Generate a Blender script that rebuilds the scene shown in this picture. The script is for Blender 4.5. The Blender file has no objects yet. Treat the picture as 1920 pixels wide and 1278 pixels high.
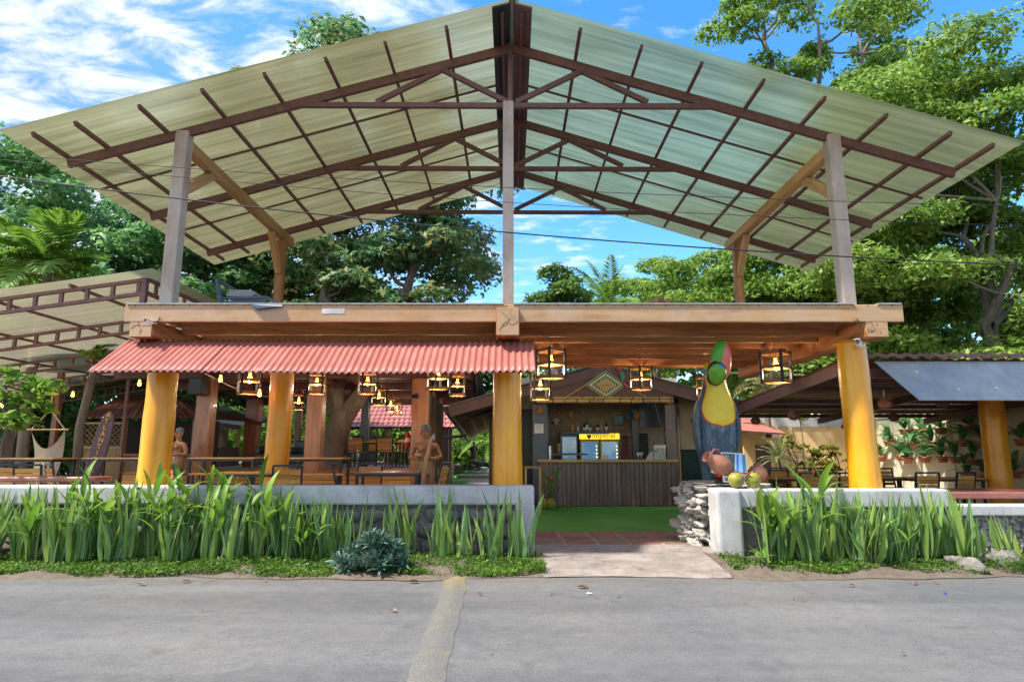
import bpy, math, random
import numpy as np
from mathutils import Vector, Matrix, Euler
R = math.radians
sc = bpy.context.scene
COL = sc.collection

# ---------------------------------------------------------------- camera
EYE = 1.5
FPX = 1170.0                                   # focal length for a 1920 px wide frame
PITCH = math.atan(203 / FPX)
cam_d = bpy.data.cameras.new('camera')
cam_d.sensor_width = 36.0
cam_d.lens = 36.0 * FPX / 1920.0
cam_d.clip_start = 0.1
cam_d.clip_end = 2000.0
cam = bpy.data.objects.new('camera', cam_d)
cam.location = (0, 0, EYE)
cam.rotation_euler = (R(90) + PITCH, 0, 0)
COL.objects.link(cam)
sc.camera = cam

# ---------------------------------------------------------------- sky, sun, exposure
SUN_AZ = R(-112)        # from +Y (straight ahead), negative = to the left
SUN_EL = R(57)
world = bpy.data.worlds.new('World')
sc.world = world
world.use_nodes = True
wn = world.node_tree.nodes
wl = world.node_tree.links
wn.clear()
w_out = wn.new('ShaderNodeOutputWorld')
sky = wn.new('ShaderNodeTexSky')
sky.sky_type = 'NISHITA'
sky.sun_disc = False
sky.sun_elevation = SUN_EL
sky.sun_rotation = SUN_AZ
sky.air_density = 1.0
sky.dust_density = 0.25
sky.ozone_density = 3.0
hs = wn.new('ShaderNodeHueSaturation')
hs.inputs['Saturation'].default_value = 1.3
hs.inputs['Value'].default_value = 0.60
wl.new(sky.outputs[0], hs.inputs['Color'])
bg = wn.new('ShaderNodeBackground')
bg.inputs['Strength'].default_value = 0.15
wl.new(hs.outputs[0], bg.inputs['Color'])
# broken cloud sheet, thick towards the left of the view, thinning to the right
tc = wn.new('ShaderNodeTexCoord')
sep = wn.new('ShaderNodeSeparateXYZ')
wl.new(tc.outputs['Generated'], sep.inputs[0])
def wmath(op, a, b=None, c=None, clamp=False):
    n = wn.new('ShaderNodeMath'); n.operation = op; n.use_clamp = clamp
    for i, v in enumerate((a, b, c)):
        if v is None: continue
        if isinstance(v, (int, float)): n.inputs[i].default_value = v
        else: wl.new(v, n.inputs[i])
    return n.outputs[0]
zc = wmath('ADD', wmath('MAXIMUM', sep.outputs[2], 0.0), 0.12)
comb = wn.new('ShaderNodeCombineXYZ')
wl.new(wmath('DIVIDE', sep.outputs[0], zc), comb.inputs[0])
wl.new(wmath('DIVIDE', sep.outputs[1], zc), comb.inputs[1])
mpn = wn.new('ShaderNodeMapping'); mpn.inputs['Scale'].default_value = (1.0, 1.9, 1.0)
mpn.inputs['Rotation'].default_value = (0, 0, R(25))
wl.new(comb.outputs[0], mpn.inputs[0])
n1 = wn.new('ShaderNodeTexNoise'); n1.inputs['Scale'].default_value = 5.5; n1.inputs['Detail'].default_value = 9
n1.inputs['Roughness'].default_value = 0.62; n1.inputs['Distortion'].default_value = 0.35
wl.new(mpn.outputs[0], n1.inputs['Vector'])
n2 = wn.new('ShaderNodeTexNoise'); n2.inputs['Scale'].default_value = 0.9; n2.inputs['Detail'].default_value = 3
wl.new(mpn.outputs[0], n2.inputs['Vector'])
cover = wmath('ADD', wmath('MULTIPLY_ADD', sep.outputs[0], -0.42, 0.60), wmath('MULTIPLY', sep.outputs[1], -0.26))   # clear to the right, closing in left; unseen cloud behind thickened as fill light
dens = wmath('ADD', wmath('MULTIPLY', n1.outputs[0], 0.95), wmath('MULTIPLY', n2.outputs[0], 0.35))
cm = wmath('ADD', wmath('SUBTRACT', dens, 0.98), cover)
cmask = wmath('MULTIPLY', cm, 3.4, clamp=True)
cmask = wmath('MULTIPLY', cmask, wmath('MULTIPLY', sep.outputs[2], 5.0, clamp=True))
bgc = wn.new('ShaderNodeBackground')
ccr = wn.new('ShaderNodeValToRGB')
ccr.color_ramp.elements[0].color = (0.22, 0.38, 0.76, 1); ccr.color_ramp.elements[0].position = 0.40
ccr.color_ramp.elements[1].color = (0.95, 0.97, 1.0, 1); ccr.color_ramp.elements[1].position = 0.62
wl.new(n1.outputs[0], ccr.inputs[0])
wl.new(ccr.outputs[0], bgc.inputs['Color'])
bgc.inputs['Strength'].default_value = 0.33
mx = wn.new('ShaderNodeMixShader')
wl.new(wmath('MULTIPLY', cmask, 0.93), mx.inputs[0])
wl.new(bg.outputs[0], mx.inputs[1]); wl.new(bgc.outputs[0], mx.inputs[2])
wl.new(mx.outputs[0], w_out.inputs['Surface'])

sun_d = bpy.data.lights.new('sun', 'SUN')
sun_d.energy = 2.0
sun_d.angle = R(4.0)
sun_d.color = (1.0, 0.95, 0.86)
sun = bpy.data.objects.new('sun', sun_d)
COL.objects.link(sun)
sdir = Vector((math.sin(SUN_AZ) * math.cos(SUN_EL), math.cos(SUN_AZ) * math.cos(SUN_EL), math.sin(SUN_EL)))
sun.rotation_euler = sdir.to_track_quat('Z', 'Y').to_euler()
sun.location = (-20, 20, 40)

sc.view_settings.view_transform = 'Standard'
sc.view_settings.look = 'None'
sc.view_settings.gamma = 1.0
sc.view_settings.exposure = 2.1
sc.render.engine = 'CYCLES'
sc.cycles.use_denoising = True
sc.cycles.max_bounces = 8
sc.cycles.diffuse_bounces = 4
sc.cycles.transparent_max_bounces = 8
sc.cycles.caustics_reflective = False
sc.cycles.caustics_refractive = False

# ---------------------------------------------------------------- geometry helpers
_c, _s = math.cos(PITCH), math.sin(PITCH)
def P(px, py, Y):
    """point of the place at depth Y seen at that spot of the 1920x1278 photo"""
    a = (px - 960) / FPX; b = (639 - py) / FPX
    t = Y / (_c - _s * b)
    return Vector((a * t, Y, EYE + (_c * b + _s) * t))
def PX(px, py, Y): return P(px, py, Y).x
def PZ(px, py, Y): return P(px, py, Y).z
def G(px, py, z):
    a = (px - 960) / FPX; b = (639 - py) / FPX
    t = (z - EYE) / (_c * b + _s)
    return Vector((a * t, (_c - _s * b) * t, z))

WORLD = {}
def wm(o): return WORLD.get(o.name, Matrix.Identity(4)) if o is not None else Matrix.Identity(4)
def put(o, parent=None, M=None):
    """link o, give it the world matrix M and hang it under parent"""
    M = M if M is not None else Matrix.Identity(4)
    if o.name not in COL.objects: COL.objects.link(o)
    WORLD[o.name] = M
    if parent is not None:
        o.parent = parent
        o.matrix_local = wm(parent).inverted() @ M
    else:
        o.matrix_local = M
    return o
def thing(name, label, cat, loc=(0, 0, 0), rz=0.0, group=None, kind=None):
    o = bpy.data.objects.new(name, None)
    o.empty_display_size = 0.1
    put(o, None, Matrix.Translation(Vector(loc)) @ Matrix.Rotation(rz, 4, 'Z'))
    return tag(o, label, cat, group, kind)
def tag(o, label=None, cat=None, group=None, kind=None):
    if label: o['label'] = label
    if cat: o['category'] = cat
    if group: o['group'] = group
    if kind: o['kind'] = kind
    return o
KIDS = {}
def copy_thing(src, loc, rz=0.0, label=None, group=None, scale=1.0):
    """copy a thing with its parts and sub-parts (mesh data shared)"""
    r = src.copy()
    M = Matrix.Translation(Vector(loc)) @ Matrix.Rotation(rz, 4, 'Z') @ Matrix.Scale(scale, 4)
    put(r, None, M)
    if label: r['label'] = label
    if group: r['group'] = group
    for ch in src.children:
        c = ch.copy(); COL.objects.link(c); c.parent = r
        for g in ch.children:
            d = g.copy(); COL.objects.link(d); d.parent = c
    return r

class MB:
    def __init__(s): s.v = []; s.f = []; s.m = []; s.mi = 0
    def add(s, vs, fs, M=None):
        o = len(s.v)
        if M is not None: vs = [M @ Vector(v) for v in vs]
        s.v.extend([tuple(v) for v in vs])
        s.f.extend([tuple(i + o for i in f) for f in fs])
        s.m.extend([s.mi] * len(fs))
        return s
    def mat(s, i): s.mi = i; return s
    def box(s, x0, x1, y0, y1, z0, z1, M=None):
        v = [(x0, y0, z0), (x1, y0, z0), (x1, y1, z0), (x0, y1, z0), (x0, y0, z1), (x1, y0, z1), (x1, y1, z1), (x0, y1, z1)]
        f = [(0, 3, 2, 1), (4, 5, 6, 7), (0, 1, 5, 4), (1, 2, 6, 5), (2, 3, 7, 6), (3, 0, 4, 7)]
        return s.add(v, f, M)
    def bar(s, p0, p1, w, h, up=(0, 0, 1)):
        M, L = barmat(p0, p1, up)
        return s.box(0, L, -w / 2, w / 2, -h / 2, h / 2, M)
    def tube(s, pts, rad, n=8, cap=True):
        pts = [Vector(p) for p in pts]
        if not hasattr(rad, '__len__'): rad = [rad] * len(pts)
        o = len(s.v); ref = Vector((0.31, 0.17, 0.93)).normalized()
        for i, p in enumerate(pts):
            d = (pts[min(i + 1, len(pts) - 1)] - pts[max(i - 1, 0)])
            d = d.normalized() if d.length > 1e-9 else Vector((0, 0, 1))
            a = d.cross(ref)
            if a.length < 0.1: a = d.cross(Vector((1, 0, 0)))
            a.normalize(); b = d.cross(a)
            for k in range(n):
                t = 2 * math.pi * k / n
                q = p + (a * math.cos(t) + b * math.sin(t)) * rad[i]
                s.v.append(tuple(q))
        for i in range(len(pts) - 1):
            for k in range(n):
                k2 = (k + 1) % n
                s.f.append((o + i * n + k, o + i * n + k2, o + (i + 1) * n + k2, o + (i + 1) * n + k)); s.m.append(s.mi)
        if cap:
            s.f.append(tuple(o + k for k in range(n))[::-1]); s.m.append(s.mi)
            s.f.append(tuple(o + (len(pts) - 1) * n + k for k in range(n))); s.m.append(s.mi)
        return s
    def lathe(s, prof, n=16, c=(0, 0, 0), M=None, cap=True):
        vs = []; fs = []
        for (r, z) in prof:
            for k in range(n):
                t = 2 * math.pi * k / n
                vs.append((c[0] + r * math.cos(t), c[1] + r * math.sin(t), c[2] + z))
        for i in range(len(prof) - 1):
            for k in range(n):
                k2 = (k + 1) % n
                fs.append((i * n + k, i * n + k2, (i + 1) * n + k2, (i + 1) * n + k))
        if cap:
            fs.append(tuple(range(n))[::-1]); fs.append(tuple((len(prof) - 1) * n + k for k in range(n)))
        return s.add(vs, fs, M)
    def prism(s, poly, d, M=None):
        """poly: 2-D points in the XZ plane, extruded by d along +Y"""
        n = len(poly)
        v = [(x, 0, z) for x, z in poly] + [(x, d, z) for x, z in poly]
        f = [tuple(range(n)), tuple(range(2 * n - 1, n - 1, -1))]
        for i in range(n):
            j = (i + 1) % n
            f.append((j, i, n + i, n + j))
        return s.add(v, f, M)
    def mesh(s, name):
        me = bpy.data.meshes.new(name)
        me.from_pydata(s.v, [], s.f)
        if any(s.m): me.polygons.foreach_set('material_index', s.m)
        return me
    def build(s, name, mats, parent=None, M=None, smooth=False, bevel=0.0, world=True, seg=1):
        """vertices are in world space when world=True and M is None, else local to M"""
        me = s.mesh(name)
        for m in (mats if isinstance(mats, (list, tuple)) else [mats]): me.materials.append(m)
        return finish(bpy.data.objects.new(name, me), parent, M, smooth, bevel, seg)
def finish(o, parent=None, M=None, smooth=False, bevel=0.0, seg=1):
    me = o.data
    me.validate(); 
    if smooth:
        me.polygons.foreach_set('use_smooth', [True] * len(me.polygons))
        try: me.set_sharp_from_angle(angle=R(42))
        except Exception: pass
    if bevel > 0:
        b = o.modifiers.new('bevel', 'BEVEL'); b.width = bevel; b.segments = seg; b.limit_method = 'ANGLE'; b.angle_limit = R(40)
    return put(o, parent, M)
def local(parent):
    """matrix so that a mesh given in the parent's own space lands right"""
    return wm(parent)
def barmat(p0, p1, up=(0, 0, 1)):
    p0 = Vector(p0); p1 = Vector(p1); d = p1 - p0; L = d.length
    x = d / L; up = Vector(up)
    y = up.cross(x)
    if y.length < 1e-3: y = Vector((0, 1, 0)).cross(x) if abs(x.y) < 0.9 else Vector((1, 0, 0)).cross(x)
    y.normalize(); z = x.cross(y)
    M = Matrix(((x.x, y.x, z.x, p0.x), (x.y, y.y, z.y, p0.y), (x.z, y.z, z.z, p0.z), (0, 0, 0, 1)))
    return M, L
def timber(name, p0, p1, w, h, mat, parent, up=(0, 0, 1), bevel=0.008, z0=None):
    """a squared length of timber or steel from p0 to p1; w across, h along up; its grain runs along local X"""
    M, L = barmat(p0, p1, up)
    b = MB(); b.box(0, L, -w / 2, w / 2, -h / 2, h / 2)
    return b.build(name, mat, parent, M, bevel=bevel)
def np_mesh(name, verts, faces, mats, parent=None, M=None, tint=None, smooth=False):
    """verts (N,3), faces (F,k) as numpy arrays"""
    me = bpy.data.meshes.new(name)
    F, k = faces.shape
    me.vertices.add(len(verts)); me.vertices.foreach_set('co', np.ascontiguousarray(verts, dtype=np.float32).ravel())
    me.loops.add(F * k); me.loops.foreach_set('vertex_index', np.ascontiguousarray(faces, dtype=np.int32).ravel())
    me.polygons.add(F); me.polygons.foreach_set('loop_start', np.arange(0, F * k, k, dtype=np.int32))
    if tint is not None:
        a = me.attributes.new('tint', 'FLOAT', 'FACE'); a.data.foreach_set('value', np.asarray(tint, dtype=np.float32))
    for m in (mats if isinstance(mats, (list, tuple)) else [mats]): me.materials.append(m)
    me.update(calc_edges=True)
    if smooth: me.polygons.foreach_set('use_smooth', [True] * F)
    return put(bpy.data.objects.new(name, me), parent, M)
def text_mesh(name, s, size, mat, parent, M, depth=0.004, align='CENTER'):
    cu = bpy.data.curves.new('lettering', 'FONT'); cu.body = s; cu.size = size; cu.extrude = depth
    cu.align_x = align; cu.align_y = 'CENTER'; cu.resolution_u = 2
    to = bpy.data.objects.new('lettering_tmp', cu); COL.objects.link(to)
    dg = bpy.context.evaluated_depsgraph_get(); dg.update()
    me = bpy.data.meshes.new_from_object(to.evaluated_get(dg))
    bpy.data.objects.remove(to); bpy.data.curves.remove(cu)
    me.materials.clear(); me.materials.append(mat)
    return put(bpy.data.objects.new(name, me), parent, M)
def strokes(name, w, h, n, mat, parent, M, seed=1):
    """lettering too small to read: a row of short pen strokes"""
    rr = random.Random(seed); b = MB(); x = -w / 2
    for i in range(n):
        z = rr.uniform(-0.15, 0.15) * h; a = (x, 0, z - h / 2); c = (x + w / n * rr.uniform(0.3, 0.9), 0, z + h / 2 * rr.uniform(0.2, 1.0))
        b.bar(a, c, 0.002, h * 0.22, up=(0, 0.01, 1)); x += w / n
    return b.build(name, mat, parent, M)
FACE = Matrix.Rotation(R(90), 4, 'X')           # text / flat XY shape stood up to face -Y
ORD = ['first', 'second', 'third', 'fourth', 'fifth', 'sixth', 'seventh', 'eighth', 'ninth', 'tenth', 'eleventh', 'twelfth',
       'thirteenth', 'fourteenth', 'fifteenth', 'sixteenth', 'seventeenth', 'eighteenth', 'nineteenth', 'twentieth', 'twenty-first',
       'twenty-second', 'twenty-third', 'twenty-fourth', 'twenty-fifth', 'twenty-sixth', 'twenty-seventh', 'twenty-eighth',
       'twenty-ninth', 'thirtieth', 'thirty-first', 'thirty-second', 'thirty-third', 'thirty-fourth']
ORD += [f'thirty-{o}' for o in ORD[4:9]] + ['fortieth'] + [f'forty-{o}' for o in ORD[:9]]
# ---------------------------------------------------------------- materials
class NT:
    def __init__(s, name):
        s.m = bpy.data.materials.new(name); s.m.use_nodes = True
        s.n = s.m.node_tree.nodes; s.l = s.m.node_tree.links
        s.b = s.n['Principled BSDF']; s.out = s.n['Material Output']
    def node(s, t, **kw):
        n = s.n.new(t)
        for k, v in kw.items():
            if k.startswith('i_'):
                key = k[2:].replace('_', ' ')
                n.inputs[key].default_value = v
            else: setattr(n, k, v)
        return n
    def coords(s, kind='Object', scale=(1, 1, 1), rot=(0, 0, 0), rnd=True):
        t = s.node('ShaderNodeTexCoord'); mp = s.node('ShaderNodeMapping')
        mp.inputs['Scale'].default_value = scale; mp.inputs['Rotation'].default_value = rot
        src = t.outputs[kind]
        if rnd:
            oi = s.node('ShaderNodeObjectInfo')
            mul = s.node('ShaderNodeVectorMath', operation='MULTIPLY_ADD')
            s.l.new(oi.outputs['Random'], mul.inputs[0]); mul.inputs[1].default_value = (37.3, 19.1, 53.7)
            s.l.new(src, mul.inputs[2]); src = mul.outputs[0]
        s.l.new(src, mp.inputs[0]); return mp.outputs[0]
    def noise(s, vec, scale, detail=5, rough=0.55, dist=0.0):
        n = s.node('ShaderNodeTexNoise'); n.inputs['Scale'].default_value = scale; n.inputs['Detail'].default_value = detail
        n.inputs['Roughness'].default_value = rough; n.inputs['Distortion'].default_value = dist
        s.l.new(vec, n.inputs['Vector']); return n.outputs[0]
    def ramp(s, fac, stops):
        r = s.node('ShaderNodeValToRGB'); e = r.color_ramp.elements
        e[0].position, e[0].color = stops[0][0], (*stops[0][1], 1)
        e[1].position, e[1].color = stops[-1][0], (*stops[-1][1], 1)
        for p, c in stops[1:-1]:
            k = e.new(p); k.color = (*c, 1)
        s.l.new(fac, r.inputs[0]); return r.outputs[0]
    def mix(s, fac, a, b, mode='MIX'):
        n = s.node('ShaderNodeMix', data_type='RGBA', blend_type=mode)
        for k, v in ((0, fac), (6, a), (7, b)):
            if hasattr(v, 'is_linked') or hasattr(v, 'links'): s.l.new(v, n.inputs[k])
            elif isinstance(v, (int, float)): n.inputs[k].default_value = v
            else: n.inputs[k].default_value = (*v, 1)
        return n.outputs[2]
    def math(s, op, a, b=0.0, clamp=False):
        n = s.node('ShaderNodeMath', operation=op, use_clamp=clamp)
        for k, v in ((0, a), (1, b)):
            if isinstance(v, (int, float)): n.inputs[k].default_value = v
            else: s.l.new(v, n.inputs[k])
        return n.outputs[0]
    def bump(s, h, strength=0.3, dist=0.01):
        n = s.node('ShaderNodeBump'); n.inputs['Strength'].default_value = strength; n.inputs['Distance'].default_value = dist
        s.l.new(h, n.inputs['Height']); s.l.new(n.outputs[0], s.b.inputs['Normal'])
    def col(s, c):
        if hasattr(c, 'links'): s.l.new(c, s.b.inputs['Base Color'])
        else: s.b.inputs['Base Color'].default_value = (*c, 1)
    def set(s, rough=0.6, metal=0.0, spec=None, coat=0.0):
        s.b.inputs['Roughness'].default_value = rough; s.b.inputs['Metallic'].default_value = metal
        if spec is not None: s.b.inputs['Specular IOR Level'].default_value = spec
        if coat: s.b.inputs['Coat Weight'].default_value = coat; s.b.inputs['Coat Roughness'].default_value = 0.12
        return s
def plain(name, c, rough=0.6, metal=0.0, var=0.25, scale=6.0, bump=0.0, coat=0.0, emit=None):
    t = NT(name); v = t.coords()
    n = t.noise(v, scale, 6, 0.6)
    lo = tuple(x * (1 - var) for x in c); hi = tuple(min(1, x * (1 + var)) for x in c)
    t.col(t.ramp(n, [(0.3, lo), (0.7, hi)])); t.set(rough, metal, coat=coat)
    if bump: t.bump(n, bump, 0.01)
    if emit:
        t.b.inputs['Emission Color'].default_value = (*emit[0], 1); t.b.inputs['Emission Strength'].default_value = emit[1]
    return t.m
def wood(name, lo, mid, hi, rough=0.6, grain=9.0, along=0.7, coat=0.0, bump=0.25, axis=0, weather=None):
    """grain stretched along a local axis, with knots of tone from piece to piece"""
    t = NT(name); sc_ = [grain] * 3; sc_[axis] = along
    v = t.coords(scale=tuple(sc_))
    n = t.noise(v, 1.0, 8, 0.62, 0.9)
    f = t.noise(v, 6.0, 4, 0.6, 0.2)
    big = t.noise(t.coords(scale=(1, 1, 1)), 0.8, 3)
    h = t.math('ADD', t.math('MULTIPLY', n, 0.75), t.math('MULTIPLY', f, 0.25))
    h2 = t.math('ADD', h, t.math('MULTIPLY', t.math('SUBTRACT', big, 0.5), 0.35))
    c = t.ramp(h2, [(0.28, lo), (0.5, mid), (0.72, hi)])
    oi = t.node('ShaderNodeObjectInfo')
    c = t.mix(1.0, c, t.ramp(oi.outputs['Random'], [(0.0, (0.78, 0.76, 0.74)), (1.0, (1.12, 1.08, 1.04))]), 'MULTIPLY')
    if weather:
        w = t.noise(t.coords(scale=(1, 1, 1)), 1.7, 6, 0.65)
        c = t.mix(t.math('MULTIPLY', t.math('SUBTRACT', w, 0.36, True), 3.0, True), c, weather)
    t.col(c); t.set(rough, coat=coat); t.bump(h, bump, 0.006)
    return t.m
def leafmat(name, dark, mid, light, trans=0.45, rough=0.45, zscale=0.35, gloss=0.4):
    t = NT(name)
    a = t.node('ShaderNodeAttribute', attribute_name='tint')
    v = t.coords(rnd=False)
    n = t.noise(v, zscale, 3)
    k = t.math('ADD', t.math('MULTIPLY', a.outputs['Fac'], 0.75), t.math('MULTIPLY', t.math('SUBTRACT', n, 0.38), 0.9))
    c = t.ramp(k, [(0.08, dark), (0.45, mid), (0.95, light)])
    t.col(c); t.set(rough, spec=gloss)
    tr = t.node('ShaderNodeBsdfTranslucent'); t.l.new(c, tr.inputs['Color'])
    ms = t.node('ShaderNodeMixShader'); ms.inputs[0].default_value = trans
    t.l.new(t.b.outputs[0], ms.inputs[1]); t.l.new(tr.outputs[0], ms.inputs[2]); t.l.new(ms.outputs[0], t.out.inputs[0])
    return t.m
M = {}
M['timber'] = wood('timber', (0.30, 0.145, 0.055), (0.49, 0.275, 0.12), (0.63, 0.41, 0.21), 0.6, weather=(0.50, 0.35, 0.225))
M['timber_red'] = wood('timber_red', (0.15, 0.055, 0.02), (0.40, 0.165, 0.058), (0.64, 0.33, 0.13), 0.55)
M['timber_gray'] = wood('timber_gray', (0.32, 0.21, 0.155), (0.48, 0.36, 0.28), (0.60, 0.47, 0.385), 0.75, weather=(0.50, 0.42, 0.37))
M['brace'] = wood('brace', (0.34, 0.17, 0.055), (0.53, 0.30, 0.115), (0.68, 0.44, 0.20), 0.55)
M['darkpost'] = wood('darkpost', (0.13, 0.04, 0.028), (0.25, 0.085, 0.055), (0.40, 0.17, 0.095), 0.35, coat=0.3)
M['warmpost'] = wood('warmpost', (0.22, 0.065, 0.03), (0.44, 0.18, 0.075), (0.64, 0.35, 0.15), 0.35, coat=0.3)
M['slat'] = wood('slat', (0.42, 0.19, 0.04), (0.66, 0.35, 0.09), (0.78, 0.47, 0.15), 0.45, grain=14, coat=0.2)
M['lanternwood'] = wood('lanternwood', (0.17, 0.075, 0.022), (0.32, 0.155, 0.045), (0.46, 0.26, 0.085), 0.6, grain=14)
M['deckwood'] = wood('deckwood', (0.30, 0.13, 0.055), (0.46, 0.23, 0.105), (0.58, 0.33, 0.16), 0.45)
M['redtop'] = wood('redtop', (0.16, 0.05, 0.04), (0.28, 0.10, 0.075), (0.42, 0.20, 0.15), 0.3, coat=0.4)
M['bamboo'] = wood('bamboo', (0.28, 0.17, 0.06), (0.46, 0.32, 0.13), (0.62, 0.47, 0.22), 0.5, grain=16)
M['reed'] = wood('reed', (0.22, 0.15, 0.07), (0.38, 0.27, 0.14), (0.50, 0.39, 0.23), 0.8, grain=30, axis=2)
M['barwood'] = wood('barwood', (0.05, 0.045, 0.05), (0.14, 0.105, 0.10), (0.27, 0.165, 0.125), 0.4, grain=11, axis=2, coat=0.25)
M['brownpaint'] = plain('brownpaint', (0.13, 0.07, 0.068), 0.55, var=0.2, scale=3)
M['maroon'] = plain('maroon', (0.135, 0.055, 0.045), 0.5, var=0.25, scale=9)
M['steelbrown'] = plain('steelbrown', (0.15, 0.07, 0.062), 0.5, var=0.25, scale=9)
M['black'] = plain('black', (0.016, 0.018, 0.022), 0.45, var=0.3)
M['blacksteel'] = plain('blacksteel', (0.02, 0.025, 0.033), 0.4, var=0.3)
M['darkbar'] = plain('darkbar', (0.03, 0.042, 0.05), 0.5, var=0.3)
M['white'] = plain('white', (0.78, 0.78, 0.78), 0.5, var=0.06)
M['cream'] = plain('cream', (0.50, 0.44, 0.34), 0.8, var=0.12, scale=2)
M['cable'] = plain('cable', (0.015, 0.015, 0.017), 0.6, var=0.1)
M['terracotta'] = plain('terracotta', (0.40, 0.135, 0.062), 0.75, var=0.2, scale=9)
M['clay'] = plain('clay', (0.36, 0.15, 0.09), 0.65, var=0.35, scale=5, bump=0.15)
M['grayplastic'] = plain('grayplastic', (0.24, 0.25, 0.25), 0.5, var=0.1)
M['blueblack'] = plain('blueblack', (0.055, 0.085, 0.12), 0.35, var=0.2)
M['rope'] = plain('rope', (0.58, 0.48, 0.36), 0.9, var=0.15, scale=40)
M['carved'] = plain('carved', (0.33, 0.16, 0.085), 0.42, var=0.4, scale=5, bump=0.3)
M['red'] = plain('red', (0.55, 0.02, 0.015), 0.35, var=0.1)
M['skin'] = plain('skin', (0.30, 0.16, 0.10), 0.6, var=0.1)
M['bulb'] = plain('bulb', (0.9, 0.5, 0.1), 0.3, var=0.05, emit=((1.0, 0.33, 0.035), 4.5))
M['gold'] = plain('gold', (0.75, 0.45, 0.03), 0.5, var=0.1)
M['tile_gray'] = plain('tile_gray', (0.22, 0.20, 0.19), 0.5, var=0.2)
def yellowlog():
    t = NT('yellow_log'); v = t.coords(scale=(5, 5, 0.5))
    n = t.noise(v, 1.0, 7, 0.6, 0.6); f = t.noise(t.coords(scale=(26, 26, 1.2)), 1.0, 4)
    big = t.noise(t.coords(scale=(1, 1, 0.7)), 1.3, 4, 0.55, 0.4)
    h = t.math('ADD', t.math('MULTIPLY', n, 0.55), t.math('ADD', t.math('MULTIPLY', f, 0.2), t.math('MULTIPLY', big, 0.3)))
    t.col(t.ramp(h, [(0.33, (0.44, 0.145, 0.004)), (0.50, (0.80, 0.32, 0.005)), (0.68, (0.87, 0.45, 0.022))]))
    sp = t.noise(t.coords(scale=(3, 3, 1.4)), 2.4, 6, 0.7, 1.2)
    cc = t.b.inputs['Base Color'].links[0].from_socket
    t.col(t.mix(t.math('MULTIPLY', t.math('SUBTRACT', sp, 0.60, True), 3.5, True), cc, (0.26, 0.11, 0.02)))
    t.set(0.36, coat=0.22); t.bump(h, 0.2, 0.02); return t.m
M['yellowlog'] = yellowlog()
def poly_sheet(name, tone, streak, trans=0.2):
    """ribbed translucent plastic sheet: scatters most light through, lets some straight through"""
    t = NT(name); v = t.coords(scale=(0.30, 6.5, 1.0), rnd=True)
    n = t.noise(v, 1.0, 6, 0.6, 0.1); fine = t.noise(t.coords(scale=(0.5, 60, 1)), 1.0, 3)
    stain = t.noise(t.coords(scale=(0.8, 0.8, 1)), 0.9, 5)
    k = t.math('ADD', t.math('MULTIPLY', n, 0.6), t.math('ADD', t.math('MULTIPLY', fine, 0.2), t.math('MULTIPLY', stain, 0.2)))
    c = t.ramp(k, [(0.36, streak), (0.62, tone)])
    t.col(c); t.set(0.35)
    tr = t.node('ShaderNodeBsdfTranslucent'); t.l.new(c, tr.inputs['Color'])
    gl = t.node('ShaderNodeBsdfRefraction'); gl.inputs['Roughness'].default_value = 0.42; gl.inputs['IOR'].default_value = 1.09
    t.l.new(c, gl.inputs['Color'])
    tp = t.node('ShaderNodeBsdfTransparent'); t.l.new(c, tp.inputs['Color'])
    m1 = t.node('ShaderNodeMixShader'); m1.inputs[0].default_value = 0.55
    t.l.new(t.b.outputs[0], m1.inputs[1]); t.l.new(tr.outputs[0], m1.inputs[2])
    m2 = t.node('ShaderNodeMixShader'); m2.inputs[0].default_value = 0.6
    t.l.new(m1.outputs[0], m2.inputs[1]); t.l.new(gl.outputs[0], m2.inputs[2])
    m3 = t.node('ShaderNodeMixShader'); m3.inputs[0].default_value = trans
    t.l.new(m2.outputs[0], m3.inputs[1]); t.l.new(tp.outputs[0], m3.inputs[2])
    t.l.new(m3.outputs[0], t.out.inputs[0]); t.bump(fine, 0.12, 0.003)
    return t.m
M['poly_left'] = poly_sheet('poly_left', (0.55, 0.51, 0.30), (0.25, 0.225, 0.105), 0.12)
M['poly_right'] = poly_sheet('poly_right', (0.52, 0.54, 0.31), (0.22, 0.25, 0.135), 0.14)
M['poly_canopy'] = poly_sheet('poly_canopy', (0.90, 0.80, 0.62), (0.68, 0.56, 0.38), 0.30)
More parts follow.
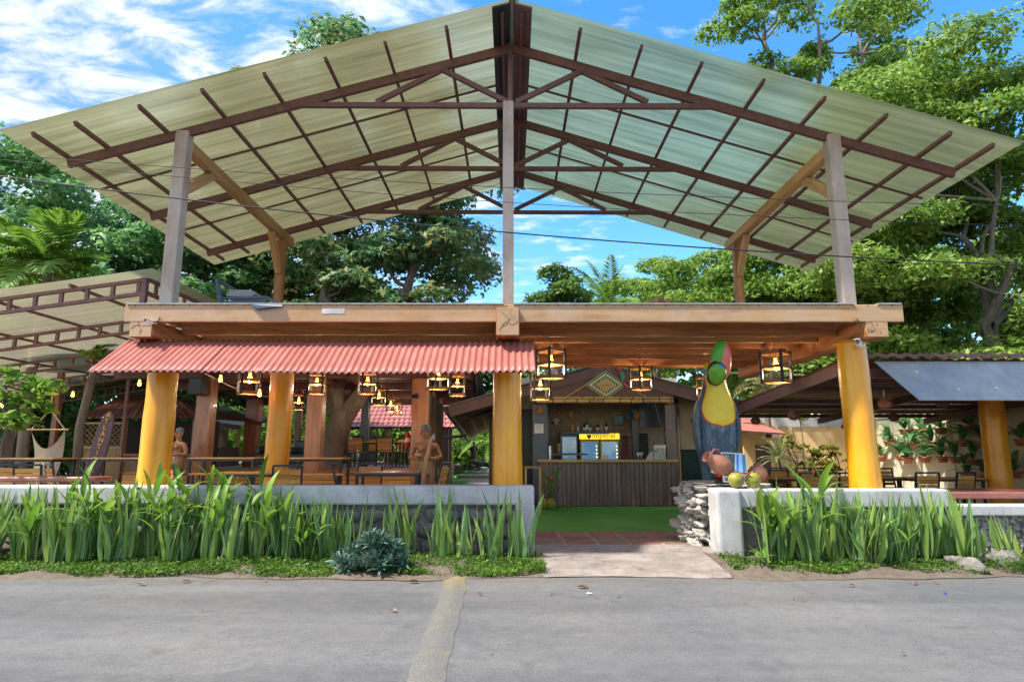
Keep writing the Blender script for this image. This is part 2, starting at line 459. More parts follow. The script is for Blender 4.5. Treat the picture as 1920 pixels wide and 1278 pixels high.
def asphalt():
    t = NT('asphalt'); v = t.coords(rnd=False)
    big = t.noise(v, 0.5, 5, 0.6); mid = t.noise(v, 6, 6, 0.7); fine = t.noise(v, 190, 3, 0.8); gr = t.noise(v, 60, 4, 0.7)
    k = t.math('ADD', t.math('MULTIPLY', fine, 0.42), t.math('ADD', t.math('MULTIPLY', gr, 0.38), t.math('MULTIPLY', mid, 0.20)))
    c = t.ramp(k, [(0.40, (0.075, 0.075, 0.077)), (0.5, (0.125, 0.125, 0.126)), (0.64, (0.19, 0.19, 0.19))])
    dust = t.ramp(big, [(0.36, (0.88, 0.88, 0.89)), (0.66, (1.20, 1.15, 1.07))])
    c = t.mix(1.0, c, dust, 'MULTIPLY')
    wear = t.noise(t.coords(scale=(0.12, 1.3, 1), rnd=False), 1.0, 4, 0.6)
    c = t.mix(1.0, c, t.ramp(wear, [(0.36, (0.84, 0.84, 0.85)), (0.62, (1.10, 1.10, 1.10))]), 'MULTIPLY')
    oil = t.noise(v, 1.7, 5, 0.6, 0.6); c = t.mix(t.math('MULTIPLY', t.math('SUBTRACT', oil, 0.62, True), 5.0, True), c, (0.055, 0.054, 0.053))
    vo = t.node('ShaderNodeTexVoronoi', feature='DISTANCE_TO_EDGE'); vo.inputs['Scale'].default_value = 0.55
    wv = t.node('ShaderNodeVectorMath', operation='ADD'); nz = t.node('ShaderNodeTexNoise'); nz.inputs['Scale'].default_value = 2.2; nz.inputs['Detail'].default_value = 6
    t.l.new(v, nz.inputs['Vector']); t.l.new(v, wv.inputs[0]); t.l.new(nz.outputs['Color'], wv.inputs[1]); t.l.new(wv.outputs[0], vo.inputs['Vector'])
    crk = t.math('MULTIPLY', t.math('SUBTRACT', 0.0045, vo.outputs['Distance'], True), 260.0, True)
    crk = t.math('MULTIPLY', crk, t.math('MULTIPLY', t.math('SUBTRACT', t.noise(v, 0.45, 3), 0.50, True), 9.0, True))
    c = t.mix(t.math('MULTIPLY', crk, 0.75), c, (0.03, 0.03, 0.03))
    # loose soil washed over the edge next to the verge
    sx = t.node('ShaderNodeSeparateXYZ'); t.l.new(v, sx.inputs[0])
    e = t.math('ADD', t.math('MULTIPLY', t.math('SUBTRACT', sx.outputs[1], 7.35), 2.0), t.math('MULTIPLY', t.math('SUBTRACT', mid, 0.5), 1.6))
    e = t.math('MULTIPLY', e, 0.75, True)
    c = t.mix(t.math('MULTIPLY', e, 0.8), c, (0.165, 0.135, 0.105))
    t.col(c); t.set(0.85); t.bump(k, 0.6, 0.006); return t.m
M['asphalt'] = asphalt()
def soil(name='soil', a=(0.06, 0.045, 0.032), b=(0.14, 0.105, 0.075), c=(0.20, 0.17, 0.14)):
    t = NT(name); v = t.coords(rnd=False)
    n = t.noise(v, 9, 8, 0.7); f = t.noise(v, 70, 4, 0.7)
    k = t.math('ADD', t.math('MULTIPLY', n, 0.6), t.math('MULTIPLY', f, 0.4))
    t.col(t.ramp(k, [(0.34, a), (0.5, b), (0.7, c)])); t.set(0.95); t.bump(k, 0.8, 0.02); return t.m
M['soil'] = soil()
def concrete(name, lo, mid, hi, stain=(0.12, 0.115, 0.10), amount=1.0, rough=0.85):
    t = NT(name); v = t.coords(rnd=False)
    n = t.noise(v, 2.6, 8, 0.65); f = t.noise(v, 45, 5, 0.7); st = t.noise(t.coords(scale=(3, 3, 0.6), rnd=False), 2.2, 7, 0.7)
    k = t.math('ADD', t.math('MULTIPLY', n, 0.6), t.math('MULTIPLY', f, 0.4))
    c = t.ramp(k, [(0.34, lo), (0.5, mid), (0.66, hi)])
    c = t.mix(t.math('MULTIPLY', t.math('SUBTRACT', st, 0.54, True), 3.2 * amount, True), c, stain)
    t.col(c); t.set(rough); t.bump(k, 0.5, 0.008); return t.m
M['plaster'] = concrete('plaster', (0.33, 0.315, 0.30), (0.50, 0.485, 0.475), (0.62, 0.605, 0.595), (0.20, 0.19, 0.175), 1.1)
M['dropsheet'] = plain('dropsheet', (0.30, 0.325, 0.35), 0.5, 0.1, var=0.2, scale=3)
M['ramp'] = concrete('ramp', (0.13, 0.105, 0.088), (0.26, 0.22, 0.19), (0.38, 0.33, 0.29), (0.09, 0.075, 0.06), 1.5)
M['floorstone'] = concrete('floorstone', (0.32, 0.27, 0.23), (0.44, 0.39, 0.34), (0.52, 0.47, 0.43), amount=0.5)
M['stone'] = concrete('stone', (0.20, 0.18, 0.155), (0.40, 0.365, 0.32), (0.60, 0.56, 0.50), (0.10, 0.095, 0.08), 1.0)
M['rock'] = concrete('rock', (0.07, 0.065, 0.055), (0.17, 0.155, 0.13), (0.34, 0.31, 0.27), (0.07, 0.09, 0.03), 1.0)
M['darkstone'] = concrete('darkstone', (0.075, 0.07, 0.065), (0.16, 0.15, 0.14), (0.28, 0.26, 0.24), (0.06, 0.06, 0.05), 1.0)
M['orangewall'] = concrete('orangewall', (0.70, 0.44, 0.17), (0.80, 0.55, 0.25), (0.85, 0.62, 0.32), (0.50, 0.33, 0.17), 0.5)
M['creamwall'] = concrete('creamwall', (0.50, 0.42, 0.29), (0.62, 0.54, 0.39), (0.70, 0.62, 0.47), (0.34, 0.28, 0.20), 0.6)
M['graywall'] = concrete('graywall', (0.42, 0.40, 0.38), (0.55, 0.53, 0.50), (0.65, 0.62, 0.6), (0.2, 0.18, 0.16), 1.0)
M['claytile'] = plain('claytile', (0.24, 0.105, 0.07), 0.55, var=0.35, scale=4)
M['claytile2'] = plain('claytile2', (0.19, 0.125, 0.085), 0.55, var=0.35, scale=4)
M['grout'] = plain('grout', (0.38, 0.25, 0.20), 0.85, var=0.2)
M['roofred'] = plain('roofred', (0.52, 0.17, 0.14), 0.45, var=0.14, scale=2.5)
def fadedred():
    t = NT('roofred'); v = t.coords(scale=(14, 1.2, 1.2), rnd=False); n = t.noise(v, 1.0, 6, 0.65); g = t.noise(t.coords(rnd=True), 1.6, 5, 0.65)
    k = t.math('ADD', t.math('MULTIPLY', n, 0.5), t.math('MULTIPLY', g, 0.5))
    t.col(t.ramp(k, [(0.30, (0.29, 0.085, 0.062)), (0.5, (0.40, 0.125, 0.095)), (0.70, (0.50, 0.20, 0.165))])); t.set(0.5); t.bump(n, 0.1, 0.004); return t.m
M['roofred'] = fadedred()
M['tilered'] = plain('tilered', (0.46, 0.16, 0.13), 0.5, var=0.25, scale=3)
M['roofmaroon'] = plain('roofmaroon', (0.22, 0.085, 0.075), 0.45, var=0.25, scale=3)
M['zinc'] = plain('zinc', (0.105, 0.115, 0.13), 0.5, 0.15, var=0.18, scale=3)
def turf():
    t = NT('turf'); v = t.coords(rnd=False)
    n = t.noise(v, 120, 4, 0.8); b = t.noise(v, 1.2, 4)
    k = t.math('ADD', t.math('MULTIPLY', n, 0.7), t.math('MULTIPLY', b, 0.3))
    t.col(t.ramp(k, [(0.36, (0.03, 0.17, 0.02)), (0.52, (0.08, 0.34, 0.045)), (0.68, (0.15, 0.48, 0.08))]))
    t.set(0.8); t.bump(n, 0.9, 0.02); return t.m
M['turf'] = turf()
def sansev():
    t = NT('snake_leaf'); tcx = t.node('ShaderNodeTexCoord')
    w = t.node('ShaderNodeTexWave'); w.bands_direction = 'Z'; w.inputs['Scale'].default_value = 9.0
    w.inputs['Distortion'].default_value = 9.0; w.inputs['Detail'].default_value = 3; w.inputs['Detail Scale'].default_value = 2.2
    t.l.new(t.coords(), w.inputs['Vector'])
    oi = t.node('ShaderNodeObjectInfo')
    base = t.ramp(oi.outputs['Random'], [(0.0, (0.05, 0.18, 0.05)), (0.35, (0.11, 0.28, 0.045)), (0.7, (0.20, 0.38, 0.045)), (1.0, (0.32, 0.45, 0.055))])
    pale = t.ramp(oi.outputs['Random'], [(0.0, (0.21, 0.36, 0.24)), (0.5, (0.24, 0.38, 0.17)), (1.0, (0.33, 0.43, 0.12))])
    wv = t.math('MULTIPLY', t.math('SUBTRACT', w.outputs['Fac'], 0.45, True), 1.25, True)
    at = t.node('ShaderNodeAttribute', attribute_name='edge')
    c = t.mix(wv, base, pale)
    c = t.mix(t.math('MULTIPLY', at.outputs['Fac'], 0.55), c, (0.33, 0.40, 0.15))
    t.col(c); t.set(0.38)
    tr = t.node('ShaderNodeBsdfTranslucent'); t.l.new(c, tr.inputs['Color'])
    ms = t.node('ShaderNodeMixShader'); ms.inputs[0].default_value = 0.30
    t.l.new(t.b.outputs[0], ms.inputs[1]); t.l.new(tr.outputs[0], ms.inputs[2]); t.l.new(ms.outputs[0], t.out.inputs[0])
    return t.m
M['sansev'] = sansev()
M['leaf_bright'] = leafmat('leaf_bright', (0.085, 0.18, 0.022), (0.21, 0.35, 0.055), (0.38, 0.50, 0.11), trans=0.5)
M['leaf_mid'] = leafmat('leaf_mid', (0.04, 0.10, 0.014), (0.11, 0.21, 0.035), (0.24, 0.36, 0.06))
M['leaf_dark'] = leafmat('leaf_dark', (0.07, 0.20, 0.085), (0.17, 0.37, 0.13), (0.33, 0.50, 0.17), trans=0.5)
M['leaf_rust'] = leafmat('leaf_rust', (0.07, 0.19, 0.08), (0.16, 0.34, 0.12), (0.42, 0.31, 0.12), trans=0.5)
M['leaf_gold'] = leafmat('leaf_gold', (0.06, 0.09, 0.010), (0.20, 0.22, 0.02), (0.42, 0.38, 0.03))
M['leaf_lime'] = leafmat('leaf_lime', (0.07, 0.18, 0.02), (0.17, 0.33, 0.04), (0.34, 0.48, 0.08))
M['leaf_palm'] = leafmat('leaf_palm', (0.05, 0.13, 0.02), (0.13, 0.25, 0.04), (0.30, 0.40, 0.07))
M['leaf_pale'] = leafmat('leaf_pale', (0.12, 0.16, 0.05), (0.26, 0.31, 0.12), (0.48, 0.50, 0.27))
M['leaf_rhoeo'] = leafmat('leaf_rhoeo', (0.030, 0.080, 0.050), (0.085, 0.17, 0.12), (0.22, 0.32, 0.25), trans=0.15, gloss=0.6)
M['leaf_purple'] = leafmat('leaf_purple', (0.05, 0.012, 0.05), (0.11, 0.02, 0.09), (0.20, 0.05, 0.16), trans=0.2)
M['weed'] = leafmat('weed', (0.025, 0.085, 0.010), (0.085, 0.19, 0.022), (0.22, 0.34, 0.045), zscale=2.0)
M['dryleaf'] = leafmat('dryleaf', (0.14, 0.06, 0.025), (0.27, 0.13, 0.06), (0.42, 0.25, 0.13), trans=0.1)
M['bark'] = wood('bark', (0.08, 0.065, 0.052), (0.18, 0.145, 0.115), (0.30, 0.25, 0.20), 0.9, grain=9, along=1.6, axis=2, bump=0.9)
M['bark_pale'] = wood('bark_pale', (0.10, 0.085, 0.065), (0.19, 0.17, 0.14), (0.30, 0.27, 0.23), 0.85, grain=7, along=2.0, axis=2, bump=0.6)
M['coconut'] = plain('coconut', (0.27, 0.25, 0.035), 0.4, var=0.45, scale=7)
# ---------------------------------------------------------------- the setting
rnd = random.Random(7)
nrg = np.random.default_rng(11)
def wav(x, a=1.0):
    return a * (0.10 * math.sin(1.3 * x + 0.4) + 0.06 * math.sin(3.1 * x + 1.7) + 0.04 * math.sin(7.7 * x))
b = MB(); b.add([(-500, -300, -0.03), (500, -300, -0.03), (500, 900, -0.03), (-500, 900, -0.03)], [(0, 1, 2, 3)])
ground = tag(b.build('ground', M['soil']), 'bare soil ground around the restaurant', None, None, 'structure')

# road: grid with a shallow hump where a trench was patched
xs = sorted(set([-60, -40, -25, -15] + [round(-10 + 0.25 * i, 3) for i in range(81)] + [round(-1.1 + 0.04 * i, 3) for i in range(26)] + [15, 25, 40, 60]))
ys = [-8, -2, 2, 3.5] + [round(4 + 0.2 * i, 2) for i in range(18)] + [7.55, 7.7, 7.8]
def road_z(x, y):
    hump = 0.022 * math.exp(-((x + 0.60 + 0.02 * (y - 6)) / 0.11) ** 2)
    return 0.004 + hump + 0.006 * math.sin(x * 0.9) * math.sin(y * 1.1) * (1 if abs(x) < 12 else 0)
def road_edge(x): return 7.80 + wav(x) * 0.8
b = MB(); vs = []
for y in ys:
    for x in xs:
        yy = road_edge(x) if y == 7.8 else (min(y, road_edge(x) - 0.02))
        vs.append((x, yy, road_z(x, y) if y < 7.8 else 0.0))
nx = len(xs)
fs = [(j * nx + i, j * nx + i + 1, (j + 1) * nx + i + 1, (j + 1) * nx + i) for j in range(len(ys) - 1) for i in range(nx - 1)]
b.add(vs, fs)
road = tag(b.build('road', M['asphalt'], smooth=True), 'grey asphalt road in front of the restaurant', None, None, 'structure')
def linepaint():
    t = NT('worn_line_paint'); v = t.coords(rnd=False)
    n = t.noise(v, 7, 7, 0.7); f = t.noise(v, 120, 3, 0.8)
    sx = t.node('ShaderNodeSeparateXYZ'); t.l.new(v, sx.inputs[0])
    far = t.math('MULTIPLY', t.math('SUBTRACT', sx.outputs[1], 6.9), 0.9, True)
    k = t.math('ADD', t.math('MULTIPLY', t.math('SUBTRACT', n, 0.5), 2.2), far)
    as_ = t.ramp(f, [(0.38, (0.06, 0.058, 0.055)), (0.62, (0.22, 0.215, 0.20))])
    ye = t.ramp(f, [(0.38, (0.16, 0.12, 0.04)), (0.62, (0.36, 0.27, 0.10))])
    t.col(t.mix(t.math('MULTIPLY', k, 1.0, True), as_, ye)); t.set(0.8); t.bump(f, 0.5, 0.005); return t.m
b = MB(); vs = []; yl = [4.0 + 0.12 * i for i in range(32)]
for y in yl:
    cx = -0.60 - 0.02 * (y - 6) - 0.045 * max(0, y - 7.0)
    for k in range(9):
        x = cx - 0.125 + 0.25 * k / 8 + (0.008 * math.sin(9 * y) + 0.006 * math.sin(23 * y) if k in (0, 8) else 0)
        vs.append((x, y, road_z(x, y) + 0.004))
b.add(vs, [(j * 9 + i, j * 9 + i + 1, (j + 1) * 9 + i + 1, (j + 1) * 9 + i) for j in range(len(yl) - 1) for i in range(8)])
b.build('painted_line', linepaint(), road, smooth=True)

# verge: soil bank between road and wall (with the gap of the ramp)
def verge(x0, x1, name, label):
    b = MB(); vs = []; n = int((x1 - x0) / 0.2) + 1
    rows = [0.0, 0.15, 0.35, 0.6, 0.85, 1.0]
    hs_ = [0.008, 0.03, 0.055, 0.085, 0.10, 0.10]
    for j, r in enumerate(rows):
        for i in range(n):
            x = x0 + (x1 - x0) * i / (n - 1); ye = road_edge(x) - 0.12; y = ye + (9.05 - ye) * r
            vs.append((x, y, hs_[j] + (0.02 * math.sin(5 * x + 3 * y) + 0.012 * math.sin(13 * x - 7 * y) if 0 < j else 0)))
    b.add(vs, [(j * n + i, j * n + i + 1, (j + 1) * n + i + 1, (j + 1) * n + i) for j in range(5) for i in range(n - 1)])
    return tag(b.build(name, M['soil'], smooth=True), label, None, None, 'structure')
verge(-14, 0.40, 'verge_ground', 'soil strip planted with snake plants, left of the ramp')
verge(2.62, 14, 'verge_ground', 'soil strip planted with snake plants, right of the ramp')

# entrance ramp and tile threshold
b = MB()
nxr, nyr = 14, 10; vs = []
for j in range(nyr + 1):
    for i in range(nxr + 1):
        u = i / nxr; w = j / nyr
        x = (0.385 + 2.20 * u) * (1 - w) + (0.31 + 2.56 * u) * w; y = 7.74 + 0.06 * math.sin(u * 5) * (1 - w) + (9.36 - 7.74) * w
        vs.append((x, y, 0.014 + 0.131 * min(1, w * 1.05) + 0.004 * math.sin(9 * x) * math.sin(8 * y)))
fs = [(j * 15 + i, j * 15 + i + 1, (j + 1) * 15 + i + 1, (j + 1) * 15 + i) for j in range(nyr) for i in range(nxr)]
b.add(vs, fs)
ramp = tag(b.build('entrance_path', M['ramp'], smooth=True), 'worn concrete entrance ramp', None, None, 'structure')
b = MB(); b.box(0.26, 3.2, 9.355, 10.95, -0.02, 0.143)
b.box(0.28, 3.0, 7.9, 9.36, -0.03, 0.0)
thr = tag(b.build('threshold_floor', M['grout']), 'tiled threshold between ramp and turf', None, None, 'structure')
for r_ in range(2):
    for c_ in range(6):
        x0 = 0.30 + 0.475 * c_ + (0.03 if r_ == 0 else 0.0); y0 = 9.44 + 0.73 * r_
        bb = MB(); bb.box(0, 0.43, 0, 0.66, 0, 0.014)
        bb.build('floor_tile', M['claytile' if (r_ + c_) % 2 else 'claytile2'], thr, Matrix.Translation((x0, y0, 0.140 + rnd.uniform(0, 0.003))), bevel=0.006)
# floors
def slab(name, label, x0, x1, y0, y1, z0, z1, mat, parent=None):
    b = MB(); b.box(x0, x1, y0, y1, z0, z1); o = b.build(name, mat, parent)
    return tag(o, label, None, None, 'structure')
turf_o = slab('turf_floor', 'bright green artificial turf in front of the bar', -0.9, 6.4, 10.9, 15.5, 0.0, 0.15, M['turf'])
slab('inner_floor', 'grey paved floor under the bar and dining roofs', -3.2, 16.0, 15.5, 60, -0.02, 0.135, M['floorstone'])
slab('side_floor', 'pale paved floor of the right dining area', 6.4, 16.0, 9.6, 15.5, -0.02, 0.14, M['floorstone'])
slab('porch_floor', 'pale paved floor behind the right wall', 3.2, 6.4, 9.3, 10.9, -0.02, 0.138, M['floorstone'])
slab('dining_floor', 'paved floor behind the left wall', -18.0, -0.9, 9.25, 12.4, -0.02, 0.33, M['floorstone'])
b = MB()
q = [G(805, 915, 0.15), G(874, 915, 0.15), G(882, 884, 0.15), G(836, 884, 0.15)]
b.add([(p.x, p.y, 0.143) for p in q], [(0, 1, 2, 3)])
tag(b.build('corridor_turf_floor', M['turf']), 'strip of green turf along the far corridor', None, None, 'structure')
b = MB()
q = [G(874, 915, 0.15), G(930, 915, 0.15), G(925, 884, 0.15), G(882, 884, 0.15)]
b.add([(p.x, p.y, 0.146) for p in q], [(0, 1, 2, 3)])
tag(b.build('corridor_path', M['tile_gray']), 'grey paved path along the far corridor', None, None, 'structure')
slab('yard_ground', 'earth yard behind the dining area', -40.0, -3.2, 12.4, 60, -0.02, 0.56, M['soil'])
# ---------------------------------------------------------------- the timber pavilion with its translucent roof
pav = thing('timber_pavilion', 'tall open timber pavilion with yellow log columns and translucent gable roof', 'pavilion', (0, 11.4, 0.15))
XL, XC, XR = -5.25, -0.06, 5.12
YF, YB = 9.3, 13.9
def log_column(name, x, y, z0, z1, r, parent, seed):
    rr = random.Random(seed); b = MB(); n = 28; rings = 26; vs = []
    ph = [rr.uniform(0, 6.28) for _ in range(6)]
    for i in range(rings + 1):
        u = i / rings; z = z0 + (z1 - z0) * u
        rad = r * (1.03 - 0.07 * u) * (1 + 0.012 * math.sin(9 * u + ph[0]) + 0.010 * math.sin(23 * u + ph[1]))
        if rr.random() < 0.12: rad *= 1.015
        cx = 0.012 * math.sin(3 * u + ph[2]); cy = 0.012 * math.sin(2.5 * u + ph[3])
        for k in range(n):
            t = 2 * math.pi * k / n
            q = rad * (1 + 0.014 * math.sin(2 * t + ph[4] + 2 * u) + 0.008 * math.sin(5 * t + ph[5]))
            vs.append((cx + q * math.cos(t), cy + q * math.sin(t), z - z0))
    fs = [(i * n + k, i * n + (k + 1) % n, (i + 1) * n + (k + 1) % n, (i + 1) * n + k) for i in range(rings) for k in range(n)]
    fs.append(tuple(rings * n + k for k in range(n)))
    b.add(vs, fs)
    return b.build(name, M['yellowlog'], parent, Matrix.Translation((x, y, z0)), smooth=True)
for i, (x, y) in enumerate([(XL + 0.02, YF), (XC, YF), (XR + 0.02, YF), (-4.30, 11.6), (0.6, 13.3), (XL, 13.6), (XR, 13.6)]):
    if i in (4, 5, 6): continue
    z0 = 0.33 if x < -1 else 0.13
    log_column('log_column', x, y, z0, 3.10 if i < 3 else 3.06, 0.212 if i < 3 else (0.215 if i == 3 else 0.19), pav, 30 + i)
# depth beams over the columns, their sawn ends facing the road
for x, top in ((XL - 0.10, 3.345), (XC, 3.50), (XR + 0.14, 3.345)):
    y0 = 8.70 if top > 3.4 else 8.83
    o = timber('beam', (x, y0, (3.085 + top) / 2), (x, 14.0, (3.085 + top) / 2), 0.335, top - 3.085, M['timber_red'], pav, bevel=0.02)
    b = MB(); hh = (top - 3.085) / 2 - 0.012
    b.box(0, 0.006, -0.155, 0.155, -hh, hh)
    MM, _ = barmat((x, y0 - 0.006, (3.085 + top) / 2), (x, 14, (3.085 + top) / 2))
    b.build('end_grain', M['timber'], o, MM)
    # drying cracks in the end grain
    b = MB(); rr = random.Random(int(x * 10))
    for k in range(4):
        p = Vector((x + rr.uniform(-0.05, 0.05), y0 - 0.0075, (3.085 + top) / 2 + rr.uniform(-0.05, 0.05))); a = rr.uniform(0, 6.28)
        for s_ in range(4):
            q = p + Vector((math.cos(a) * 0.042, 0, math.sin(a) * 0.042)); a += rr.uniform(-0.7, 0.7)
            if abs(q.x - x) > 0.15 or abs(q.z - (3.085 + top) / 2) > hh: break
            b.bar(p, q, 0.003, 0.004, up=(0, 1, 0.01)); p = q
    b.build('crack', M['black'], o)['kind'] = 'stuff'
    b = MB(); b.lathe([(0.20, 0), (0.235, 0.012), (0.20, 0.03)], 20)
    b.build('collar', M['yellowlog'], o, Matrix.Translation((x if x == XC else (XL if x < 0 else XR), YF, 3.06)), smooth=True)
# fascia in two lengths, joists, blocking, deck boards
ZF0, ZF1 = 3.315, 3.565
for p0, p1 in ((-5.60, XC - 0.003), (XC + 0.003, 5.66)):
    timber('fascia', (p0, 8.86, (ZF0 + ZF1) / 2), (p1, 8.86, (ZF0 + ZF1) / 2), 0.08, ZF1 - ZF0, M['timber'], pav, bevel=0.006)
b = MB()
for i in range(58):
    x = -5.45 + i * 0.192 + rnd.uniform(-0.04, 0.04)
    b.box(x - 0.006, x + 0.006, 8.812, 8.82, ZF1 - 0.022, ZF1 - 0.010)
b.build('nail_row', M['black'], pav)['kind'] = 'stuff'
b = MB(); b.box(4.72, 4.94, 0, 0.05, 0, 0.01)
b = MB(); b.box(-2.75, -2.42, 8.8155, 8.8185, 3.43, 3.51); b.build('paint_patch', plain('patch', (0.55, 0.50, 0.47), 0.8), pav)
JY = [9.62, 10.25, 10.9, 11.55, 12.2, 12.85, 13.45]
for k, y in enumerate(JY):
    for x0, x1 in ((XL + 0.08, XC - 0.17), (XC + 0.17, XR - 0.04)):
        m_ = M['timber_red'] if k != 1 else M['brace']
        d = 0.245 + rnd.uniform(-0.02, 0.025)
        timber('joist', (x0, y, 3.49 - d / 2), (x1, y, 3.49 - d / 2), 0.075, d, m_, pav, bevel=0.006)
        if k < 6:
            n = 6; off = rnd.uniform(0.0, 0.3)
            for i in range(n):
                x = x0 + 0.45 + (x1 - x0 - 0.6) * i / (n - 1) + off
                if x < x1 - 0.1:
                    timber('blocking', (x, y + 0.04, 3.45), (x, JY[k + 1] - 0.04, 3.45), 0.06, 0.08, M['timber_red'], pav, bevel=0.0)
bx_ = -5.55; shared = None
for i in range(57):
    w_ = 0.192
    if shared is None:
        bb = MB(); bb.box(0, 5.05, -0.094, 0.094, 0, 0.035); o = bb.build('deck_board', M['timber_red'], pav, Matrix.Translation((bx_ + w_ / 2, 8.92, 3.492)) @ Matrix.Rotation(R(90), 4, 'Z')); shared = o.data
    else:
        o = put(bpy.data.objects.new('deck_board', shared), pav, Matrix.Translation((bx_ + w_ / 2, 8.92, 3.492 + 0.002 * (i % 2))) @ Matrix.Rotation(R(90), 4, 'Z'))
    bx_ += w_ + 0.003
slabm = plain('deck_edge', (0.34, 0.36, 0.38), 0.7)
b = MB(); b.box(-5.58, -0.12, 8.80, 13.98, 3.568, 3.585); b.box(0.02, 4.95, 8.80, 13.98, 3.568, 3.585); b.box(5.30, 5.64, 8.80, 13.98, 3.568, 3.585)
b.build('deck_sheet', slabm, pav)
# upper posts, wall plates, braces
for x, m_, top in ((XL, 'timber_gray', 6.50), (XC, 'timber_gray', 7.02), (XR, 'timber_gray', 6.44)):
    timber('upper_post', (x, YF, 3.53), (x, YF, top), 0.20 if x != XC else 0.17, 0.20 if x != XC else 0.17, M[m_], pav, up=(0, 1, 0), bevel=0.012)
ZP = 6.24
for x, s_, zt in ((XL, 1, 6.42), (XR, -1, 6.34)):
    timber('wall_plate', (x + s_ * 0.02, YF + 0.1, zt - 0.12), (x + s_ * 0.02, YB + 0.25, zt - 0.12), 0.16, 0.20, M['brace'], pav, bevel=0.012)
    timber('brace', (x + 0.005, YF + 0.09, zt - 0.85), (x + 0.005, YF + 0.95, zt - 0.21), 0.12, 0.16, M['brace'], pav, bevel=0.012)
    timber('rear_post', (x, 13.65, 3.53), (x, 13.65, zt - 0.22), 0.18, 0.18, M['timber_red'], pav, up=(0, 1, 0), bevel=0.01)
    timber('brace', (x - 0.005, 13.56, zt - 1.0), (x - 0.005, 13.0, zt - 0.22), 0.12, 0.15, M['brace'], pav, bevel=0.012)
# steel trusses
SL, SR = 0.287, 0.312          # slopes of the two sides
ZA = 8.0                        # underside of the rafters at the ridge
def roof_z(x): return ZA - (SL * -x if x < 0 else SR * x)
for y in (9.3, 11.6, 13.9):
    tr = bpy.data.objects.new('roof_truss', None); put(tr, pav, Matrix.Translation((0, y, 7.0)))
    for s_, sl, xe in ((-1, SL, -7.06), (1, SR, 7.02)):
        timber('top_chord', (0, y, ZA), (xe, y, roof_z(xe)), 0.075, 0.15, M['maroon'], tr, bevel=0.006)
        xt = 3.48 * s_
        timber('web', (s_ * 1.14, y, roof_z(s_ * 1.14) - 0.06), (s_ * 0.06, y, 7.03), 0.06, 0.085, M['maroon'], tr, bevel=0.005)
        timber('web', (s_ * 1.14, y, roof_z(s_ * 1.14) - 0.06), (s_ * 2.2, y, 7.03), 0.06, 0.085, M['maroon'], tr, bevel=0.005)
    timber('bottom_chord', (-3.50, y, 6.985), (3.50, y, 6.955), 0.07, 0.085, M['maroon'], tr, bevel=0.006)
    timber('king_post', (-0.03, y, 7.02), (-0.03, y, 7.96), 0.075, 0.10, M['maroon'], tr, up=(0, 1, 0), bevel=0.006)
# purlins, joint battens, ridge boards
lp = [60, 140, 260, 378, 495, 610, 722, 837]; lpy = [258, 233, 205, 173, 143, 113, 84, 52]
rp = [1088, 1203, 1316, 1432, 1547, 1663, 1783, 1863]; rpy = [55, 88, 120, 151, 184, 217, 250, 272]
for px, py in list(zip(lp, lpy)) + list(zip(rp, rpy)):
    x = PX(px, py, 8.55)
    z = roof_z(x) + 0.115
    ang = math.atan(SL if x < 0 else -SR)
    timber('purlin', (x, 8.55, z), (x, 14.75, z), 0.05, 0.075, M['maroon'], pav, up=(-math.sin(ang), 0, math.cos(ang)), bevel=0.004)
for y in (10.45, 12.75):
    for xe in (-7.30, 7.26):
        timber('joint_batten', (0.25 if xe > 0 else -0.25, y, roof_z(0.25 if xe > 0 else -0.25) + 0.135), (xe, y, roof_z(xe) + 0.135), 0.035, 0.03, M['maroon'], pav, bevel=0)
for s_ in (-1, 1):
    timber('ridge_board', (s_ * 0.17, 8.38, roof_z(s_ * 0.17) + 0.12), (s_ * 0.17, 15.0, roof_z(s_ * 0.17) + 0.12), 0.27, 0.03, M['black'] if s_ < 0 else M['brownpaint'], pav, up=(-0.28 * -s_, 0, 1), bevel=0)
    timber('ridge_purlin', (s_ * 0.15, 8.5, roof_z(s_ * 0.15) + 0.07), (s_ * 0.15, 14.9, roof_z(s_ * 0.15) + 0.07), 0.05, 0.06, M['maroon'], pav, bevel=0)
timber('ridge_cap', (0, 8.33, 8.19), (0, 15.06, 8.19), 0.11, 0.06, plain('ridgecap', (0.42, 0.38, 0.33), 0.5), pav, bevel=0.01)
# translucent sheets: three bays on each slope, shallow ribs along the slope
for s_, sl, xe in ((-1, SL, -7.42), (1, SR, 7.38)):
    for y0, y1 in ((8.35, 10.45), (10.45, 12.75), (12.75, 15.02)):
        L = abs(xe) * math.sqrt(1 + sl * sl); n = 4
        vs = []; 
        for j in range(n + 1):
            yy = (y1 - y0) * j / n; dz = 0.0
            for i in range(2): vs.append((0.02 + (L - 0.02) * i, yy, dz))
        fs = [(2 * j, 2 * j + 1, 2 * j + 3, 2 * j + 2) for j in range(n)]
        xax = Vector((s_, 0, -sl)).normalized(); yax = Vector((0, 1, 0)); zax = xax.cross(yax)
        if zax.z < 0: zax = -zax
        Mx = Matrix(((xax.x, 0, zax.x, 0), (0, 1, 0, y0), (xax.z, 0, zax.z, ZA + 0.162), (0, 0, 0, 1)))
        b = MB(); b.add(vs, fs)
        b.build('roof_sheet', M['poly_left' if s_ < 0 else 'poly_right'], pav, Mx)
